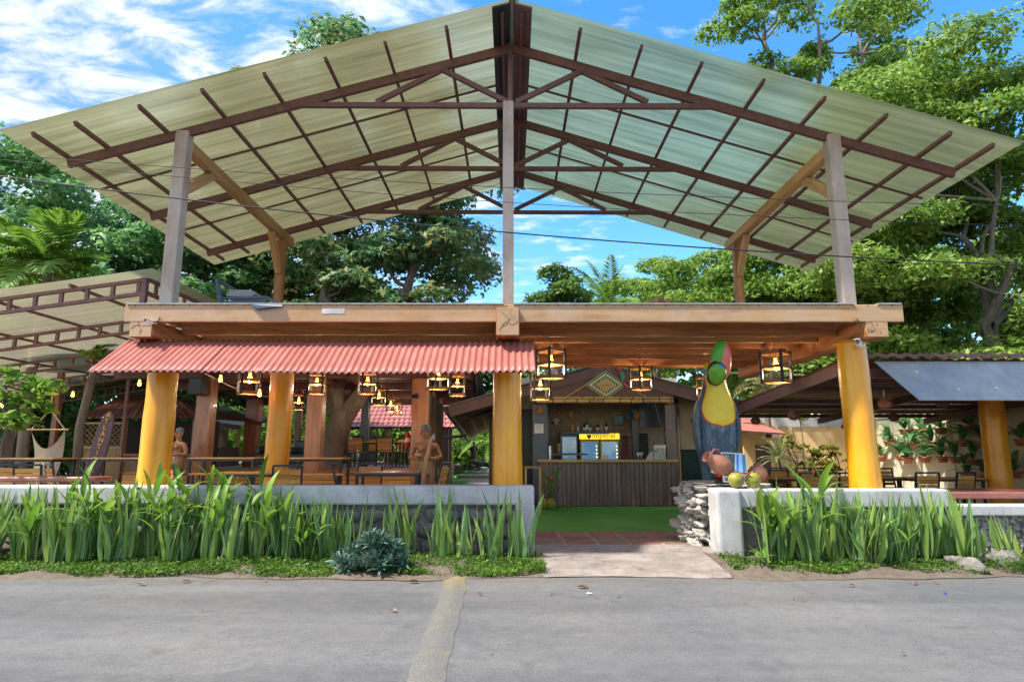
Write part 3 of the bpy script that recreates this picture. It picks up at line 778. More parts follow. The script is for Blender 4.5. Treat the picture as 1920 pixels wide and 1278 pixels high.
# red corrugated awning under the left bay, in overlapping sheets
aw = thing('awning', 'red corrugated metal awning hung under the left half of the deck', 'awning', (-2.65, 9.2, 3.0))
def corrugated(x0, x1, ytop, ztop, ybot, zbot, pitch, amp, slack=0.0):
    n = int((x1 - x0) / pitch * 8); rows = 6; vs = []
    for j in range(rows + 1):
        u = j / rows; y = ytop + (ybot - ytop) * u; z = ztop + (zbot - ztop) * u
        for i in range(n + 1):
            x = x0 + (x1 - x0) * i / n
            vs.append((x, y, z + amp * math.sin(2 * math.pi * x / pitch) + slack * math.sin(1.1 * x + 0.5) * u))
    fs = [(j * (n + 1) + i, (j + 1) * (n + 1) + i, (j + 1) * (n + 1) + i + 1, j * (n + 1) + i + 1) for j in range(rows) for i in range(n)]
    return vs, fs
pitch = 0.0915
nx_ = 8; w_ = 5.97 / nx_
for k in range(nx_):
    x0 = -5.67 + w_ * k; x1 = x0 + w_ + 0.02
    vs, fs = corrugated(x0, x1, 9.08, 3.085 + 0.004 * (k % 2), 8.27, 2.515 + 0.004 * (k % 2), pitch, 0.0165, 0.012)
    b = MB(); b.add(vs, fs); o = b.build('roof_sheet', M['roofred'], aw, smooth=False)
    o.data.polygons.foreach_set('use_smooth', [True] * len(o.data.polygons))
    sm = o.modifiers.new('thick', 'SOLIDIFY'); sm.thickness = 0.003
for x in (-5.5, -3.8, -2.0, 0.1):
    timber('bracket', (x, 9.05, 3.03), (x, 8.32, 2.515), 0.03, 0.04, M['steelbrown'], aw, bevel=0)
timber('batten', (-5.6, 9.02, 3.015), (0.25, 9.02, 3.015), 0.04, 0.04, M['steelbrown'], aw, bevel=0)
timber('batten', (-5.6, 8.36, 2.535), (0.25, 8.36, 2.535), 0.03, 0.03, M['steelbrown'], aw, bevel=0)
# ---------------------------------------------------------------- front walls
def stone_mesh(seed, rough=0.22, flat=0.75, sub=2):
    import bmesh
    bm = bmesh.new(); bmesh.ops.create_icosphere(bm, subdivisions=sub, radius=0.5)
    rr = random.Random(seed); ph = [(Vector((rr.gauss(0, 1), rr.gauss(0, 1), rr.gauss(0, 1))), rr.uniform(0, 6.28)) for _ in range(9)]
    for v in bm.verts:
        d = v.co.normalized(); k = 1.0
        for i, (a, p) in enumerate(ph): k += rough / (1 + i * 0.35) * 0.5 * math.sin(d.dot(a) * (2.2 + i) + p)
        v.co = d * 0.5 * k; v.co.z *= flat
    me = bpy.data.meshes.new('stone'); bm.to_mesh(me); bm.free()
    me.polygons.foreach_set('use_smooth', [True] * len(me.polygons))
    return me
STONES = [stone_mesh(s_) for s_ in range(7)]
LUMPS = [stone_mesh(40 + s_, 0.62, 0.72, 3) for s_ in range(8)]
def stone(name, k, loc, size, rot, mat, parent, pool=STONES):
    me = pool[k % len(pool)]
    key = (me.name, mat.name)
    if key not in KIDS:
        m2 = me.copy(); m2.materials.clear(); m2.materials.append(mat); KIDS[key] = m2
    o = bpy.data.objects.new(name, KIDS[key])
    return put(o, parent, Matrix.Translation(Vector(loc)) @ Euler(rot).to_matrix().to_4x4() @ Matrix.Diagonal((*size, 1)))
rnd = random.Random(21)
wl_ = thing('garden_wall', 'low white rendered wall with stone infill left of the entrance ramp', 'wall', (-4, 9.0, 0))
b = MB(); b.box(-14, 0.31, 8.93, 9.24, 0.735, 1.0); b.build('coping', M['plaster'], wl_, bevel=0.035, seg=3)
b = MB(); b.box(0.045, 0.312, 8.925, 9.245, -0.02, 0.76); b.build('end_pier', M['plaster'], wl_, bevel=0.03, seg=3)
b = MB(); b.box(-14, 0.05, 9.03, 9.22, -0.02, 0.74); b.build('infill', M['darkstone'], wl_)
x = -7.9; k = 0
while x < 0.0:
    for z, h in ((0.15, 0.24), (0.38, 0.24), (0.60, 0.24)):
        w_ = rnd.uniform(0.22, 0.36)
        stone('stone', k, (x + rnd.uniform(-0.05, 0.05), 9.03, z + rnd.uniform(-0.02, 0.02)), (w_, 0.13, h * 1.15), (0, rnd.uniform(-0.2, 0.2), 0), M['darkstone'] if rnd.random() < 0.5 else M['rock'], wl_); k += 1
    x += 0.27
wr_ = thing('garden_wall', 'low white rendered wall right of the entrance ramp with thick end pier', 'wall', (5, 9.0, 0))
b = MB(); b.box(2.80, 3.16, 8.80, 9.20, 0.02, 0.965); b.build('end_pier', M['plaster'], wr_, bevel=0.05, seg=3)
b = MB(); b.box(3.13, 6.05, 8.86, 9.16, 0.70, 0.955); b.build('coping', M['plaster'], wr_, bevel=0.03, seg=3)
b = MB(); b.box(6.06, 14, 8.83, 9.12, 0.60, 0.745); b.build('coping', M['plaster'], wr_, bevel=0.02, seg=2)
b = MB(); b.box(3.14, 14, 8.95, 9.10, -0.02, 0.72); b.build('infill', M['darkstone'], wr_)
# pebble-dashed face of the lower right wall: many small stones, too small to pick apart
vs = []; fs = []; base = STONES[1]
import bmesh as _bm
def pebbles():
    b = MB(); t = _bm.new(); _bm.ops.create_icosphere(t, subdivisions=1, radius=0.5)
    tv = [v.co.copy() for v in t.verts]; tf = [[v.index for v in f.verts] for f in t.faces]; t.free()
    rr = random.Random(5)
    for _ in range(1700):
        xx = rr.uniform(5.2, 9.6); zz = rr.uniform(0.04, 0.61); s_ = rr.uniform(0.03, 0.075)
        Mx = Matrix.Translation((xx, 8.945, zz)) @ Euler((rr.uniform(0, 3), rr.uniform(0, 3), 0)).to_matrix().to_4x4() @ Matrix.Diagonal((s_, s_ * rr.uniform(0.6, 1.0), s_ * 0.8, 1))
        b.add([v * rr.uniform(0.85, 1.15) for v in tv], tf, Mx)
    o = b.build('pebble_face', M['stone'], wr_, smooth=True); o['kind'] = 'stuff'
pebbles()
# long slab counters behind the walls
def slab_counter(name, label, pts, z, th, leg_x, yb):
    t = thing(name, label, 'counter', (leg_x[0], yb, 0))
    b = MB(); n = len(pts)
    b.add([(p[0], p[1], z) for p in pts] + [(p[0], p[1], z + th) for p in pts],
          [tuple(range(n))[::-1], tuple(range(n, 2 * n))] + [(i, (i + 1) % n, n + (i + 1) % n, n + i) for i in range(n)])
    b.build('counter_top', M['redtop'], t, bevel=0.02, seg=3)
    for lx in leg_x:
        timber('leg', (lx, yb, 0.13), (lx, yb, z - 0.002), 0.14, 0.14, M['darkpost'], t, up=(0, 1, 0))
    return t
arc = [(-6.35 + 0.18 * math.cos(a), 9.75 + 0.27 * math.sin(a)) for a in [R(-90 + 20 * i) for i in range(10)]]
slab_counter('slab_counter', 'glossy red-brown slab counter behind the left wall, beside the hammock chair', [(-14, 9.45)] + arc + [(-14, 10.05)], 1.02, 0.075, [-6.8, -9.5], 9.75)
slab_counter('slab_counter', 'long purple-brown slab counter on the right wall, below the hanging pots', [(5.75, 9.18), (14, 9.0), (14, 10.1), (5.9, 10.1), (5.72, 9.6)], 0.80, 0.10, [6.6, 9.4], 9.75)

# coral-stone pedestal with the toucan
ped = thing('stone_pedestal', 'rough coral-stone pedestal beside the ramp that carries the toucan', 'pedestal', (3.05, 9.75, 0.13))
b = MB(); b.lathe([(0.36, 0), (0.35, 0.4), (0.36, 0.8)], 14, (3.02, 9.72, 0.13)); b.build('core', M['darkstone'], ped)
k = 0
for zi in range(9):
    z = 0.17 + zi * 0.094
    for ai in range(13):
        a = 2 * math.pi * (ai + 0.5 * (zi % 2)) / 13 + rnd.uniform(-0.1, 0.1)
        rr_ = 0.37 + 0.06 * math.sin(zi * 1.1 + ai) + (0.04 if zi < 2 else 0)
        stone('stone', k, (3.02 + rr_ * math.cos(a), 9.72 + rr_ * math.sin(a) * 1.05, z), (rnd.uniform(0.14, 0.34), rnd.uniform(0.13, 0.24), rnd.uniform(0.10, 0.20)), (rnd.uniform(-.6, .6), rnd.uniform(-.6, .6), a + rnd.uniform(-.8, .8)), M['stone'], ped, LUMPS); k += 1
stone('cap_stone', 2, (3.06, 9.70, 0.985), (0.98, 0.95, 0.14), (0, 0, 0.3), M['stone'], ped, LUMPS)
stone('cap_stone', 4, (3.45, 9.55, 0.97), (0.6, 0.6, 0.14), (0, 0, 1.3), M['stone'], ped, LUMPS)

# ---------------------------------------------------------------- toucan statue
tou = thing('toucan_statue', 'big painted toucan statue with yellow bib and raised green bill', 'statue', (3.20, 9.85, 1.03))
def feather():
    t = NT('feather_paint'); v = t.coords(scale=(6, 6, 1.6), rnd=False)
    n = t.noise(v, 2.2, 7, 0.65, 0.8); f = t.noise(v, 9, 4)
    k = t.math('ADD', t.math('MULTIPLY', n, 0.7), t.math('MULTIPLY', f, 0.3))
    t.col(t.ramp(k, [(0.36, (0.018, 0.033, 0.052)), (0.52, (0.06, 0.105, 0.155)), (0.68, (0.17, 0.26, 0.34))]))
    t.set(0.5); t.bump(k, 0.7, 0.02); return t.m
FE = feather()
YE = plain('toucan_yellow', (0.72, 0.52, 0.02), 0.4, var=0.12, scale=4)
# body: rings of (height, x half-width, y half-width, x centre, y centre)
rings = [(0.00, .24, .20, 0, 0), (.10, .25, .22, 0, 0), (.22, .27, .24, 0, 0), (.36, .285, .27, 0, 0), (.52, .305, .285, 0, 0), (.70, .315, .295, 0, 0), (.88, .315, .295, 0, 0),
         (1.04, .305, .285, 0, 0), (1.18, .285, .27, 0.0, -.0), (1.30, .245, .25, 0.0, -.01), (1.42, .20, .225, -.005, -.02), (1.54, .178, .21, -.01, -.03), (1.66, .165, .20, -.015, -.03), (1.76, .14, .165, -.02, -.02), (1.83, .085, .10, -.02, -.01), (1.86, .01, .01, -.02, 0)]
N = 40
def ring_pt(zz, t, grow=0.0):
    for i in range(len(rings) - 1):
        if rings[i][0] <= zz <= rings[i + 1][0] + 1e-9:
            u = (zz - rings[i][0]) / (rings[i + 1][0] - rings[i][0]); a = rings[i]; c = rings[i + 1]
            q = [a[j] + (c[j] - a[j]) * u for j in range(5)]; break
    lump = 1 + 0.02 * math.sin(3 * t + 4 * zz) + (0.10 * max(0, math.cos(2 * (t + math.pi / 2)) * -1) if zz < 0.35 else 0)
    return (q[3] + (q[1] * lump + grow) * math.cos(t), q[4] + (q[2] * lump + grow) * math.sin(t), zz)
TM = wm(tou) @ Matrix.Rotation(R(-4), 4, 'Z') @ Matrix.Diagonal((0.95, 0.95, 1.0, 1))
zz_ = [0.0 + 1.855 * (i / 44) for i in range(45)]
b = MB(); b.add([ring_pt(z, 2 * math.pi * k / N) for z in zz_ for k in range(N)],
                [(i * N + k, i * N + (k + 1) % N, (i + 1) * N + (k + 1) % N, (i + 1) * N + k) for i in range(44) for k in range(N)] + [tuple(44 * N + k for k in range(N))])
b.build('body', FE, tou, TM, smooth=True)
# bib: a skin over the breast, with a red rim
def bib(grow, mat, name, halfw, zb, zt, rim=0.0):
    vs = []; fs = []; nu, nv = 22, 26
    for j in range(nv + 1):
        z = zb + (zt - zb) * j / nv
        u = j / nv
        if u < 0.30: hw = halfw * math.sqrt(max(0.0, 1 - ((0.30 - u) / 0.30) ** 2))
        else: hw = halfw * (1 - 0.20 * (u - 0.30) / 0.70) if u < .62 else halfw * (0.91 + 0.62 * (u - 0.62) / 0.38)
        hw = max(hw, 0.02)
        for i in range(nu + 1):
            t = -math.pi / 2 + 0.08 + hw * (2 * i / nu - 1)
            vs.append(ring_pt(min(z, 1.84), t, grow))
    for j in range(nv):
        for i in range(nu): fs.append((j * (nu + 1) + i, j * (nu + 1) + i + 1, (j + 1) * (nu + 1) + i + 1, (j + 1) * (nu + 1) + i))
    bb = MB(); bb.add(vs, fs); return bb.build(name, mat, tou, TM, smooth=True)
bib(0.004, plain('toucan_rim', (0.55, 0.06, 0.02), 0.4), 'bib_rim', 1.12, 0.80, 1.78)
bib(0.012, YE, 'bib', 1.03, 0.825, 1.82)
# bill: raised towards the road
def loft(secs, n=20):
    vs = []; 
    for (c, a, bb_, ax, ay) in secs:
        for k in range(n):
            t = 2 * math.pi * k / n
            p = Vector(c) + Vector(ax) * a * math.cos(t) + Vector(ay) * bb_ * math.sin(t); vs.append(tuple(p))
    m = len(secs)
    fs = [(i * n + k, i * n + (k + 1) % n, (i + 1) * n + (k + 1) % n, (i + 1) * n + k) for i in range(m - 1) for k in range(n)]
    fs += [tuple(range(n))[::-1], tuple((m - 1) * n + k for k in range(n))]
    return vs, fs
def bill(c0, c1, bend, wid, hei, n=14, tip=0.0):
    secs = []
    c0 = Vector(c0); c1 = Vector(c1); d = (c1 - c0).normalized(); ax = Vector((1, 0, 0)); ax = (ax - d * ax.dot(d)).normalized(); ay = d.cross(ax)
    for i in range(n + 1):
        u = i / n
        p = c0 + (c1 - c0) * u + Vector(bend) * math.sin(math.pi * u)
        w = math.sqrt(max(0.0, 1 - abs(2 * (u * 0.93 + 0.035) - 1) ** 2.3)) * (1.06 - tip * u)
        secs.append((p, wid * w + 0.002, hei * w + 0.002, ax, ay))
    return loft(secs)
GR = NT('bill_paint'); gv = GR.coords(rnd=False); sx_ = GR.node('ShaderNodeSeparateXYZ'); GR.l.new(gv, sx_.inputs[0])
side = GR.math('MULTIPLY', GR.math('SUBTRACT', GR.math('ADD', sx_.outputs[0], GR.math('MULTIPLY', GR.math('SUBTRACT', 1.93, sx_.outputs[2]), 0.25)), 0.045), 60.0, True)
c_ = GR.mix(side, (0.07, 0.36, 0.035), (0.72, 0.16, 0.15))
org = GR.math('MULTIPLY', GR.math('SUBTRACT', GR.math('SUBTRACT', -0.03, sx_.outputs[0]), GR.math('MULTIPLY', GR.math('ABSOLUTE', GR.math('SUBTRACT', sx_.outputs[2], 1.72)), 0.9)), 60.0, True)
c_ = GR.mix(org, c_, (0.62, 0.24, 0.09)); GR.col(c_); GR.set(0.38)
vs, fs = bill((0.03, -0.17, 1.52), (0.05, -0.45, 2.11), (0.0, -0.05, 0.02), 0.178, 0.16, 14, 0.30)
b = MB(); b.add(vs, fs); b.build('upper_bill', GR.m, tou, TM, smooth=True)
vs, fs = bill((-0.06, -0.27, 1.47), (-0.04, -0.47, 1.77), (0, -0.03, 0), 0.135, 0.10)
b = MB(); b.add(vs, fs); b.build('lower_bill', plain('lower_bill', (0.10, 0.30, 0.02), 0.4, var=0.3), tou, TM, smooth=True)
vs, fs = bill((-0.06, -0.255, 1.455), (-0.04, -0.465, 1.785), (0, -0.028, 0), 0.147, 0.088)
b = MB(); b.add(vs, fs); b.build('bill_outline', M['black'], tou, TM, smooth=True)
b = MB(); b.lathe([(0.001, -0.02), (0.045, -0.012), (0.05, 0.0), (0.03, 0.014), (0.001, 0.02)], 14)
b.build('blue_patch', plain('bill_blue', (0.03, 0.22, 0.55), 0.4), tou, TM @ Matrix.Translation((-0.015, -0.50, 1.715)) @ Matrix.Rotation(R(60), 4, 'X') @ Matrix.Diagonal((1.2, 0.7, 1, 1)), smooth=True)
for s_ in (-1, 1):
    b = MB(); b.lathe([(0.001, -0.03), (0.05, -0.022), (0.062, 0), (0.05, 0.022), (0.001, 0.03)], 16)
    e_ = b.build('eye', plain('eye_blue', (0.05, 0.35, 0.6), 0.3), tou, TM @ Matrix.Translation((s_ * 0.165 - 0.015, -0.10, 1.66)) @ Matrix.Rotation(R(90), 4, 'Y'), smooth=True)
    b = MB(); b.lathe([(0.001, -0.036), (0.02, -0.03), (0.026, 0), (0.02, 0.03), (0.001, 0.036)], 12)
    b.build('pupil', M['black'], e_, TM @ Matrix.Translation((s_ * 0.165 - 0.015, -0.10, 1.66)) @ Matrix.Rotation(R(90), 4, 'Y'), smooth=True)
    # folded wing and foot
    vs, fs = bill((s_ * 0.27, 0.02, 1.22), (s_ * 0.245, 0.05, 0.30), (s_ * 0.055, 0, 0), 0.055, 0.20)
    b = MB(); b.add(vs, fs); b.build('wing', FE, tou, TM, smooth=True)
    vs, fs = bill((s_ * 0.11, -0.17, 0.42), (s_ * 0.10, -0.19, 0.02), (0, -0.045, 0), 0.095, 0.09)
    b = MB(); b.add(vs, fs); b.build('leg', FE, tou, TM, smooth=True)
vs, fs = bill((0.0, 0.12, 0.5), (0.02, 0.42, -0.5), (0, 0.02, 0), 0.16, 0.05)
b = MB(); b.add(vs, fs); b.build('tail', FE, tou, TM, smooth=True)

# things around the toucan's feet
def jug(name, label, loc, rot, s_):
    t = thing(name, label, 'jug', loc); Mx = wm(t) @ Euler(rot).to_matrix().to_4x4() @ Matrix.Scale(s_, 4)
    b = MB(); b.lathe([(0.05, 0), (0.12, 0.02), (0.17, 0.12), (0.175, 0.22), (0.14, 0.34), (0.095, 0.42), (0.088, 0.47), (0.105, 0.52), (0.10, 0.53), (0.075, 0.50), (0.07, 0.40), (0.10, 0.3), (0.02, 0.1)], 20)
    b.build('body', M['clay'], t, Mx, smooth=True)
    b = MB(); b.tube([(0.09, 0, 0.46), (0.19, 0, 0.44), (0.22, 0, 0.35), (0.15, 0, 0.28)], 0.018, 8); b.build('handle', M['clay'], t, Mx, smooth=True)
    return t
jug('clay_jug', 'terracotta jug lying on its side at the left of the toucan', (3.20, 9.38, 1.20), (R(10), R(-62), R(6)), 0.82)
t = thing('clay_pot', 'round brown clay pot at the right of the toucan', 'pot', (3.66, 9.50, 1.02))
b = MB(); b.lathe([(0.06, 0), (0.11, 0.03), (0.14, 0.10), (0.135, 0.17), (0.09, 0.23), (0.05, 0.25), (0.055, 0.275), (0.03, 0.27), (0.03, 0.2)], 20); b.build('body', M['clay'], t, wm(t), smooth=True)
for i, (x, lab) in enumerate(((3.165, 'green coconut on the pier, nearer the jug'), (3.405, 'green coconut on the pier, nearer the snake plants'))):
    t = thing('coconut', lab, 'coconut', (x, 9.02, 0.965), 0.5 * i, 'green coconuts on the end pier')
    b = MB(); b.lathe([(0.001, 0), (0.05, 0.005), (0.095, 0.05), (0.112, 0.11), (0.10, 0.165), (0.06, 0.205), (0.02, 0.215), (0.001, 0.21)], 18); b.build('husk', M['coconut'], t, wm(t), smooth=True)
    b = MB(); b.lathe([(0.001, 0.205), (0.03, 0.212), (0.02, 0.232), (0.001, 0.235)], 8); b.build('stem_cap', M['dryleaf'], t, wm(t))
t = thing('hibiscus_flower', 'orange-red flower laid on the coconuts', 'flower', (3.28, 8.98, 1.15))
for i in range(6):
    a = i * 1.05; b = MB(); b.add([(0, 0, 0), (0.05, 0.022, 0.02), (0.11, 0, 0.01), (0.05, -0.022, 0.02)], [(0, 1, 2, 3)])
    b.build('petal', plain('petal', (0.65, 0.08, 0.03), 0.5) if i == 0 else bpy.data.materials['petal'], t, wm(t) @ Matrix.Rotation(a, 4, 'Z') @ Matrix.Rotation(R(-15), 4, 'Y'))
# beach poster
po = thing('beach_poster', 'poster of a beach seen from above leaning at the toucan\'s feet', 'poster', (3.26, 9.30, 1.02), R(6))
PM = wm(po) @ Matrix.Rotation(R(-12), 4, 'X') @ Matrix.Rotation(R(4), 4, 'Y')
def flat(parent, name, pts, mat, y, th=0.004, Mx=None):
    b = MB(); b.prism(pts, th); return b.build(name, mat, parent, (Mx if Mx is not None else wm(parent)) @ Matrix.Translation((0, y, 0)))
flat(po, 'board', [(-0.19, 0), (0.19, 0), (0.19, 0.44), (-0.19, 0.44)], M['white'], 0.0, 0.012, PM)
flat(po, 'land', [(-0.175, 0.09), (-0.01, 0.09), (0.0, 0.25), (0.025, 0.425), (-0.175, 0.425)], plain('poster_land', (0.05, 0.12, 0.11), 0.4, var=0.6, scale=25), -0.004, 0.004, PM)
flat(po, 'surf', [(0.005, 0.14), (0.16, 0.13), (0.16, 0.425), (0.04, 0.425), (0.016, 0.25)], plain('poster_surf', (0.45, 0.58, 0.85), 0.4, var=0.1), -0.004, 0.004, PM)
flat(po, 'wave', [(0.02, 0.15), (0.05, 0.15), (0.075, 0.425), (0.045, 0.425), (0.03, 0.25)], plain('poster_wave', (0.02, 0.25, 0.72), 0.4), -0.007, 0.003, PM)
flat(po, 'sea', [(0.115, 0.135), (0.175, 0.13), (0.175, 0.425), (0.13, 0.425)], plain('poster_sea', (0.02, 0.30, 0.42), 0.4), -0.007, 0.003, PM)
flat(po, 'shore', [(-0.17, 0.02), (0.175, 0.02), (0.175, 0.11), (0.08, 0.125), (-0.02, 0.10), (-0.17, 0.06)], plain('poster_shore', (0.22, 0.2, 0.3), 0.4, var=0.4, scale=20), -0.005, 0.003, PM)
text_mesh('lettering', 'Jaco', 0.05, M['white'], po, PM @ Matrix.Translation((-0.115, -0.008, 0.385)) @ FACE, 0.001)
strokes('lettering', 0.06, 0.016, 4, M['white'], po, PM @ Matrix.Translation((-0.11, -0.008, 0.345)), 2)['kind'] = 'stuff'
t = thing('red_white_buoy', 'red and white painted float behind the poster', 'float', (3.10, 9.56, 1.05))
b = MB(); b.lathe([(0.02, 0), (0.09, 0.04), (0.10, 0.16), (0.07, 0.28), (0.02, 0.36)], 12); b.build('body', M['red'], t, wm(t) @ Matrix.Rotation(R(18), 4, 'Y'), smooth=True)
b = MB(); b.lathe([(0.101, 0.0), (0.103, 0.09), (0.075, 0.22), (0.03, 0.30)], 12, cap=False); b.build('white_band', M['white'], t, wm(t) @ Matrix.Translation((-0.03, -0.015, 0.09)) @ Matrix.Rotation(R(10), 4, 'Y') @ Matrix.Scale(0.9, 4), smooth=True)
# ---------------------------------------------------------------- planting along the walls
prn = random.Random(99)
def blade(seed, width, segs=11, cup=0.35, twist=0.5, lean=0.12, tip=2.6):
    """one snake-plant leaf, 1 m tall"""
    rr = random.Random(seed); na = 5; vs = []; fs = []; edge = []
    tw = rr.uniform(-twist, twist); bx, by = rr.uniform(-lean, lean), rr.uniform(-lean, lean); ph = rr.uniform(0, 6)
    for i in range(segs + 1):
        u = i / segs
        w = width * (0.62 + 0.48 * math.sin(math.pi * min(1, u * 1.05) * 0.62)) * (1 - u ** tip) + 0.0015
        w *= 1 + 0.06 * math.sin(7 * u + ph)
        a = tw * u
        for k in range(na):
            s_ = (k / (na - 1) - 0.5) * 2
            x = s_ * w; y = cup * w * (1 - s_ * s_) * -1.0
            vs.append((x * math.cos(a) - y * math.sin(a) + bx * u * u + 0.012 * math.sin(6 * u + ph), x * math.sin(a) + y * math.cos(a) + by * u * u, u))
    for i in range(segs):
        for k in range(na - 1):
            fs.append((i * na + k, i * na + k + 1, (i + 1) * na + k + 1, (i + 1) * na + k)); edge.append(1.0 if k in (0, na - 2) else 0.0)
    me = bpy.data.meshes.new('leaf'); me.from_pydata(vs, [], fs)
    a_ = me.attributes.new('edge', 'FLOAT', 'FACE'); a_.data.foreach_set('value', edge)
    me.polygons.foreach_set('use_smooth', [True] * len(fs)); me.materials.append(M['sansev'])
    return me
BL = [blade(s_, 0.027 + 0.005 * (s_ % 4)) for s_ in range(12)]
def verge_z(y): return 0.02 + 0.085 * max(0, min(1, (y - 7.7) / 1.0))
def snake_plant(x, y, n, h, label, group, spread=0.09):
    t = thing('snake_plant', label, 'plant', (x, y, verge_z(y)), 0, group)
    for i in range(n):
        a = prn.uniform(0, 6.28); r = spread * math.sqrt(prn.random()) * 1.3
        hh = h * prn.uniform(0.55, 1.05); tilt = prn.gauss(0, 0.13) + 0.06
        Mx = Matrix.Translation((x + r * math.cos(a), y + r * math.sin(a) * 0.7, verge_z(y) - 0.02)) @ Matrix.Rotation(a, 4, 'Z') @ Matrix.Rotation(tilt * (2.6 if prn.random() < 0.10 else 1.0), 4, 'Y') @ Matrix.Rotation(prn.uniform(0, 6.28), 4, 'Z')
        ws = prn.uniform(0.8, 1.25)
        put(bpy.data.objects.new('leaf', BL[prn.randrange(len(BL))]), t, Mx @ Matrix.Diagonal((ws, ws, hh, 1)))
    return t
left = []
x = -8.1
while x < -2.35:
    left.append((x + prn.uniform(-0.05, 0.05), 8.48 + prn.uniform(-0.16, 0.30), 15, 0.76 + 0.36 * prn.random()))
    x += 0.155
left += [(-2.28, 8.62, 7, 0.88), (-2.02, 8.70, 5, 0.9), (-1.62, 8.66, 6, 0.95), (-1.38, 8.72, 8, 1.0), (-0.98, 8.60, 9, 0.98), (-0.80, 8.72, 8, 0.90), (-0.62, 8.60, 7, 0.80), (-0.30, 8.55, 9, 0.86), (-0.12, 8.66, 10, 0.98), (0.06, 8.54, 8, 0.92), (0.16, 8.72, 4, 0.85)]
left.sort()
for i, (x, y, n, h) in enumerate(left):
    j = len(left) - i
    snake_plant(x, y, n, h, f'upright snake plant clump left of the ramp, {ORD[j-1]} counting from the end pier', 'snake plants along the left wall')
right = []
x = 3.30
while x < 6.0:
    right.append((x + prn.uniform(-0.06, 0.06), 8.42 + prn.uniform(-0.14, 0.32), 15, 0.74 + 0.34 * prn.random())); x += 0.13
right += [(6.12, 8.50, 7, 0.7), (6.38, 8.45, 8, 0.72), (6.62, 8.5, 4, 0.5), (7.05, 8.5, 5, 0.55), (7.3, 8.6, 5, 0.5)]
right.sort()
for i, (x, y, n, h) in enumerate(right):
    snake_plant(x, y, n, h, f'upright snake plant clump right of the ramp, {ORD[i]} counting from the end pier', 'snake plants along the right wall')

def lance(seed, length, width, curve=0.35, fold=0.3, segs=9, droop=0.0):
    """broad pointed leaf growing along +X, midrib folded, arching down"""
    rr = random.Random(seed); vs = []; fs = []
    for i in range(segs + 1):
        u = i / segs; w = width * (math.sin(math.pi * min(1.0, u ** 0.75)) ** 0.85) + (0.004 if u < 0.9 else 0.0005)
        z = curve * length * (0.9 * u - u * u * 1.15); wob = 0.03 * length * math.sin(5 * u + seed)
        x = length * u * (1 - 0.12 * u * curve)
        vs += [(x, -w, z + fold * w), (x, -w * 0.5, z + fold * w * 0.35), (x, wob * 0.1, z), (x, w * 0.5, z + fold * w * 0.35), (x, w, z + fold * w)]
    for i in range(segs):
        for k in range(4): fs.append((i * 5 + k, i * 5 + k + 1, (i + 1) * 5 + k + 1, (i + 1) * 5 + k))
    return np.array(vs), np.array(fs)
def lance_mesh(name, seed, length, width, mat, curve=0.35, tint=0.5, fold=0.3):
    v, f = lance(seed, length, width, curve, fold)
    me = bpy.data.meshes.new(name); me.from_pydata([tuple(p) for p in v], [], [tuple(int(q) for q in p) for p in f])
    rr = random.Random(seed); a = me.attributes.new('tint', 'FLOAT', 'FACE'); a.data.foreach_set('value', [min(1, max(0, tint + rr.uniform(-0.06, 0.06))) for _ in f])
    me.polygons.foreach_set('use_smooth', [True] * len(f)); me.materials.append(mat); return me
HL = [lance_mesh('leaf', s_, 0.40 + 0.05 * (s_ % 4), 0.030 + 0.006 * (s_ % 3), M['leaf_lime'], 0.2 + 0.12 * (s_ % 4), 0.2 + 0.13 * (s_ % 6)) for s_ in range(12)]
def heliconia(x, y, z0, nst, h, label, group, leaf=1.0, spread=0.22, flower=False):
    t = thing('heliconia_plant', label, 'plant', (x, y, z0), 0, group)
    for s_ in range(nst):
        a = prn.uniform(0, 6.28); hh = h * prn.uniform(0.6, 1.0); top = Vector((x + spread * math.cos(a) * prn.uniform(.3, 1), y + spread * 0.6 * math.sin(a), z0 + hh * 0.78))
        base = Vector((x + 0.05 * math.cos(a), y + 0.05 * math.sin(a), z0 - 0.02)); mid = (base + top) / 2 + Vector((-0.02 * math.cos(a), 0, 0.05))
        b = MB(); b.tube([base, mid, top], [0.010, 0.008, 0.004], 6); b.build('stem', M['leaf_lime'], t, smooth=True)
        nl = prn.randint(3, 5)
        for i in range(nl):
            u = 0.35 + 0.65 * (i + 1) / nl; p = base.lerp(mid, u * 2) if u < 0.5 else mid.lerp(top, u * 2 - 1)
            rz = a + i * 2.6 + prn.uniform(-0.5, 0.5); up = R(prn.uniform(-62, -15)) if i < nl - 1 else R(prn.uniform(-80, -55))
            k_ = leaf * prn.uniform(0.75, 1.15)
            put(bpy.data.objects.new('leaf', HL[prn.randrange(12)]), t, Matrix.Translation(p) @ Matrix.Rotation(rz, 4, 'Z') @ Matrix.Rotation(up, 4, 'Y') @ Matrix.Scale(k_, 4))
    if flower:
        b = MB()
        for q in range(3): b.add([(0, 0, 0), (0.018, 0.01, 0.05), (0.05 - 0.03 * q, 0, 0.12), (-0.005, -0.01, 0.05)], [(0, 1, 2, 3)])
        b.build('flower', plain('helflower', (0.75, 0.18, 0.02), 0.4), t, Matrix.Translation((x + 0.05, y - 0.05, z0 + h * 0.83)))
    return t
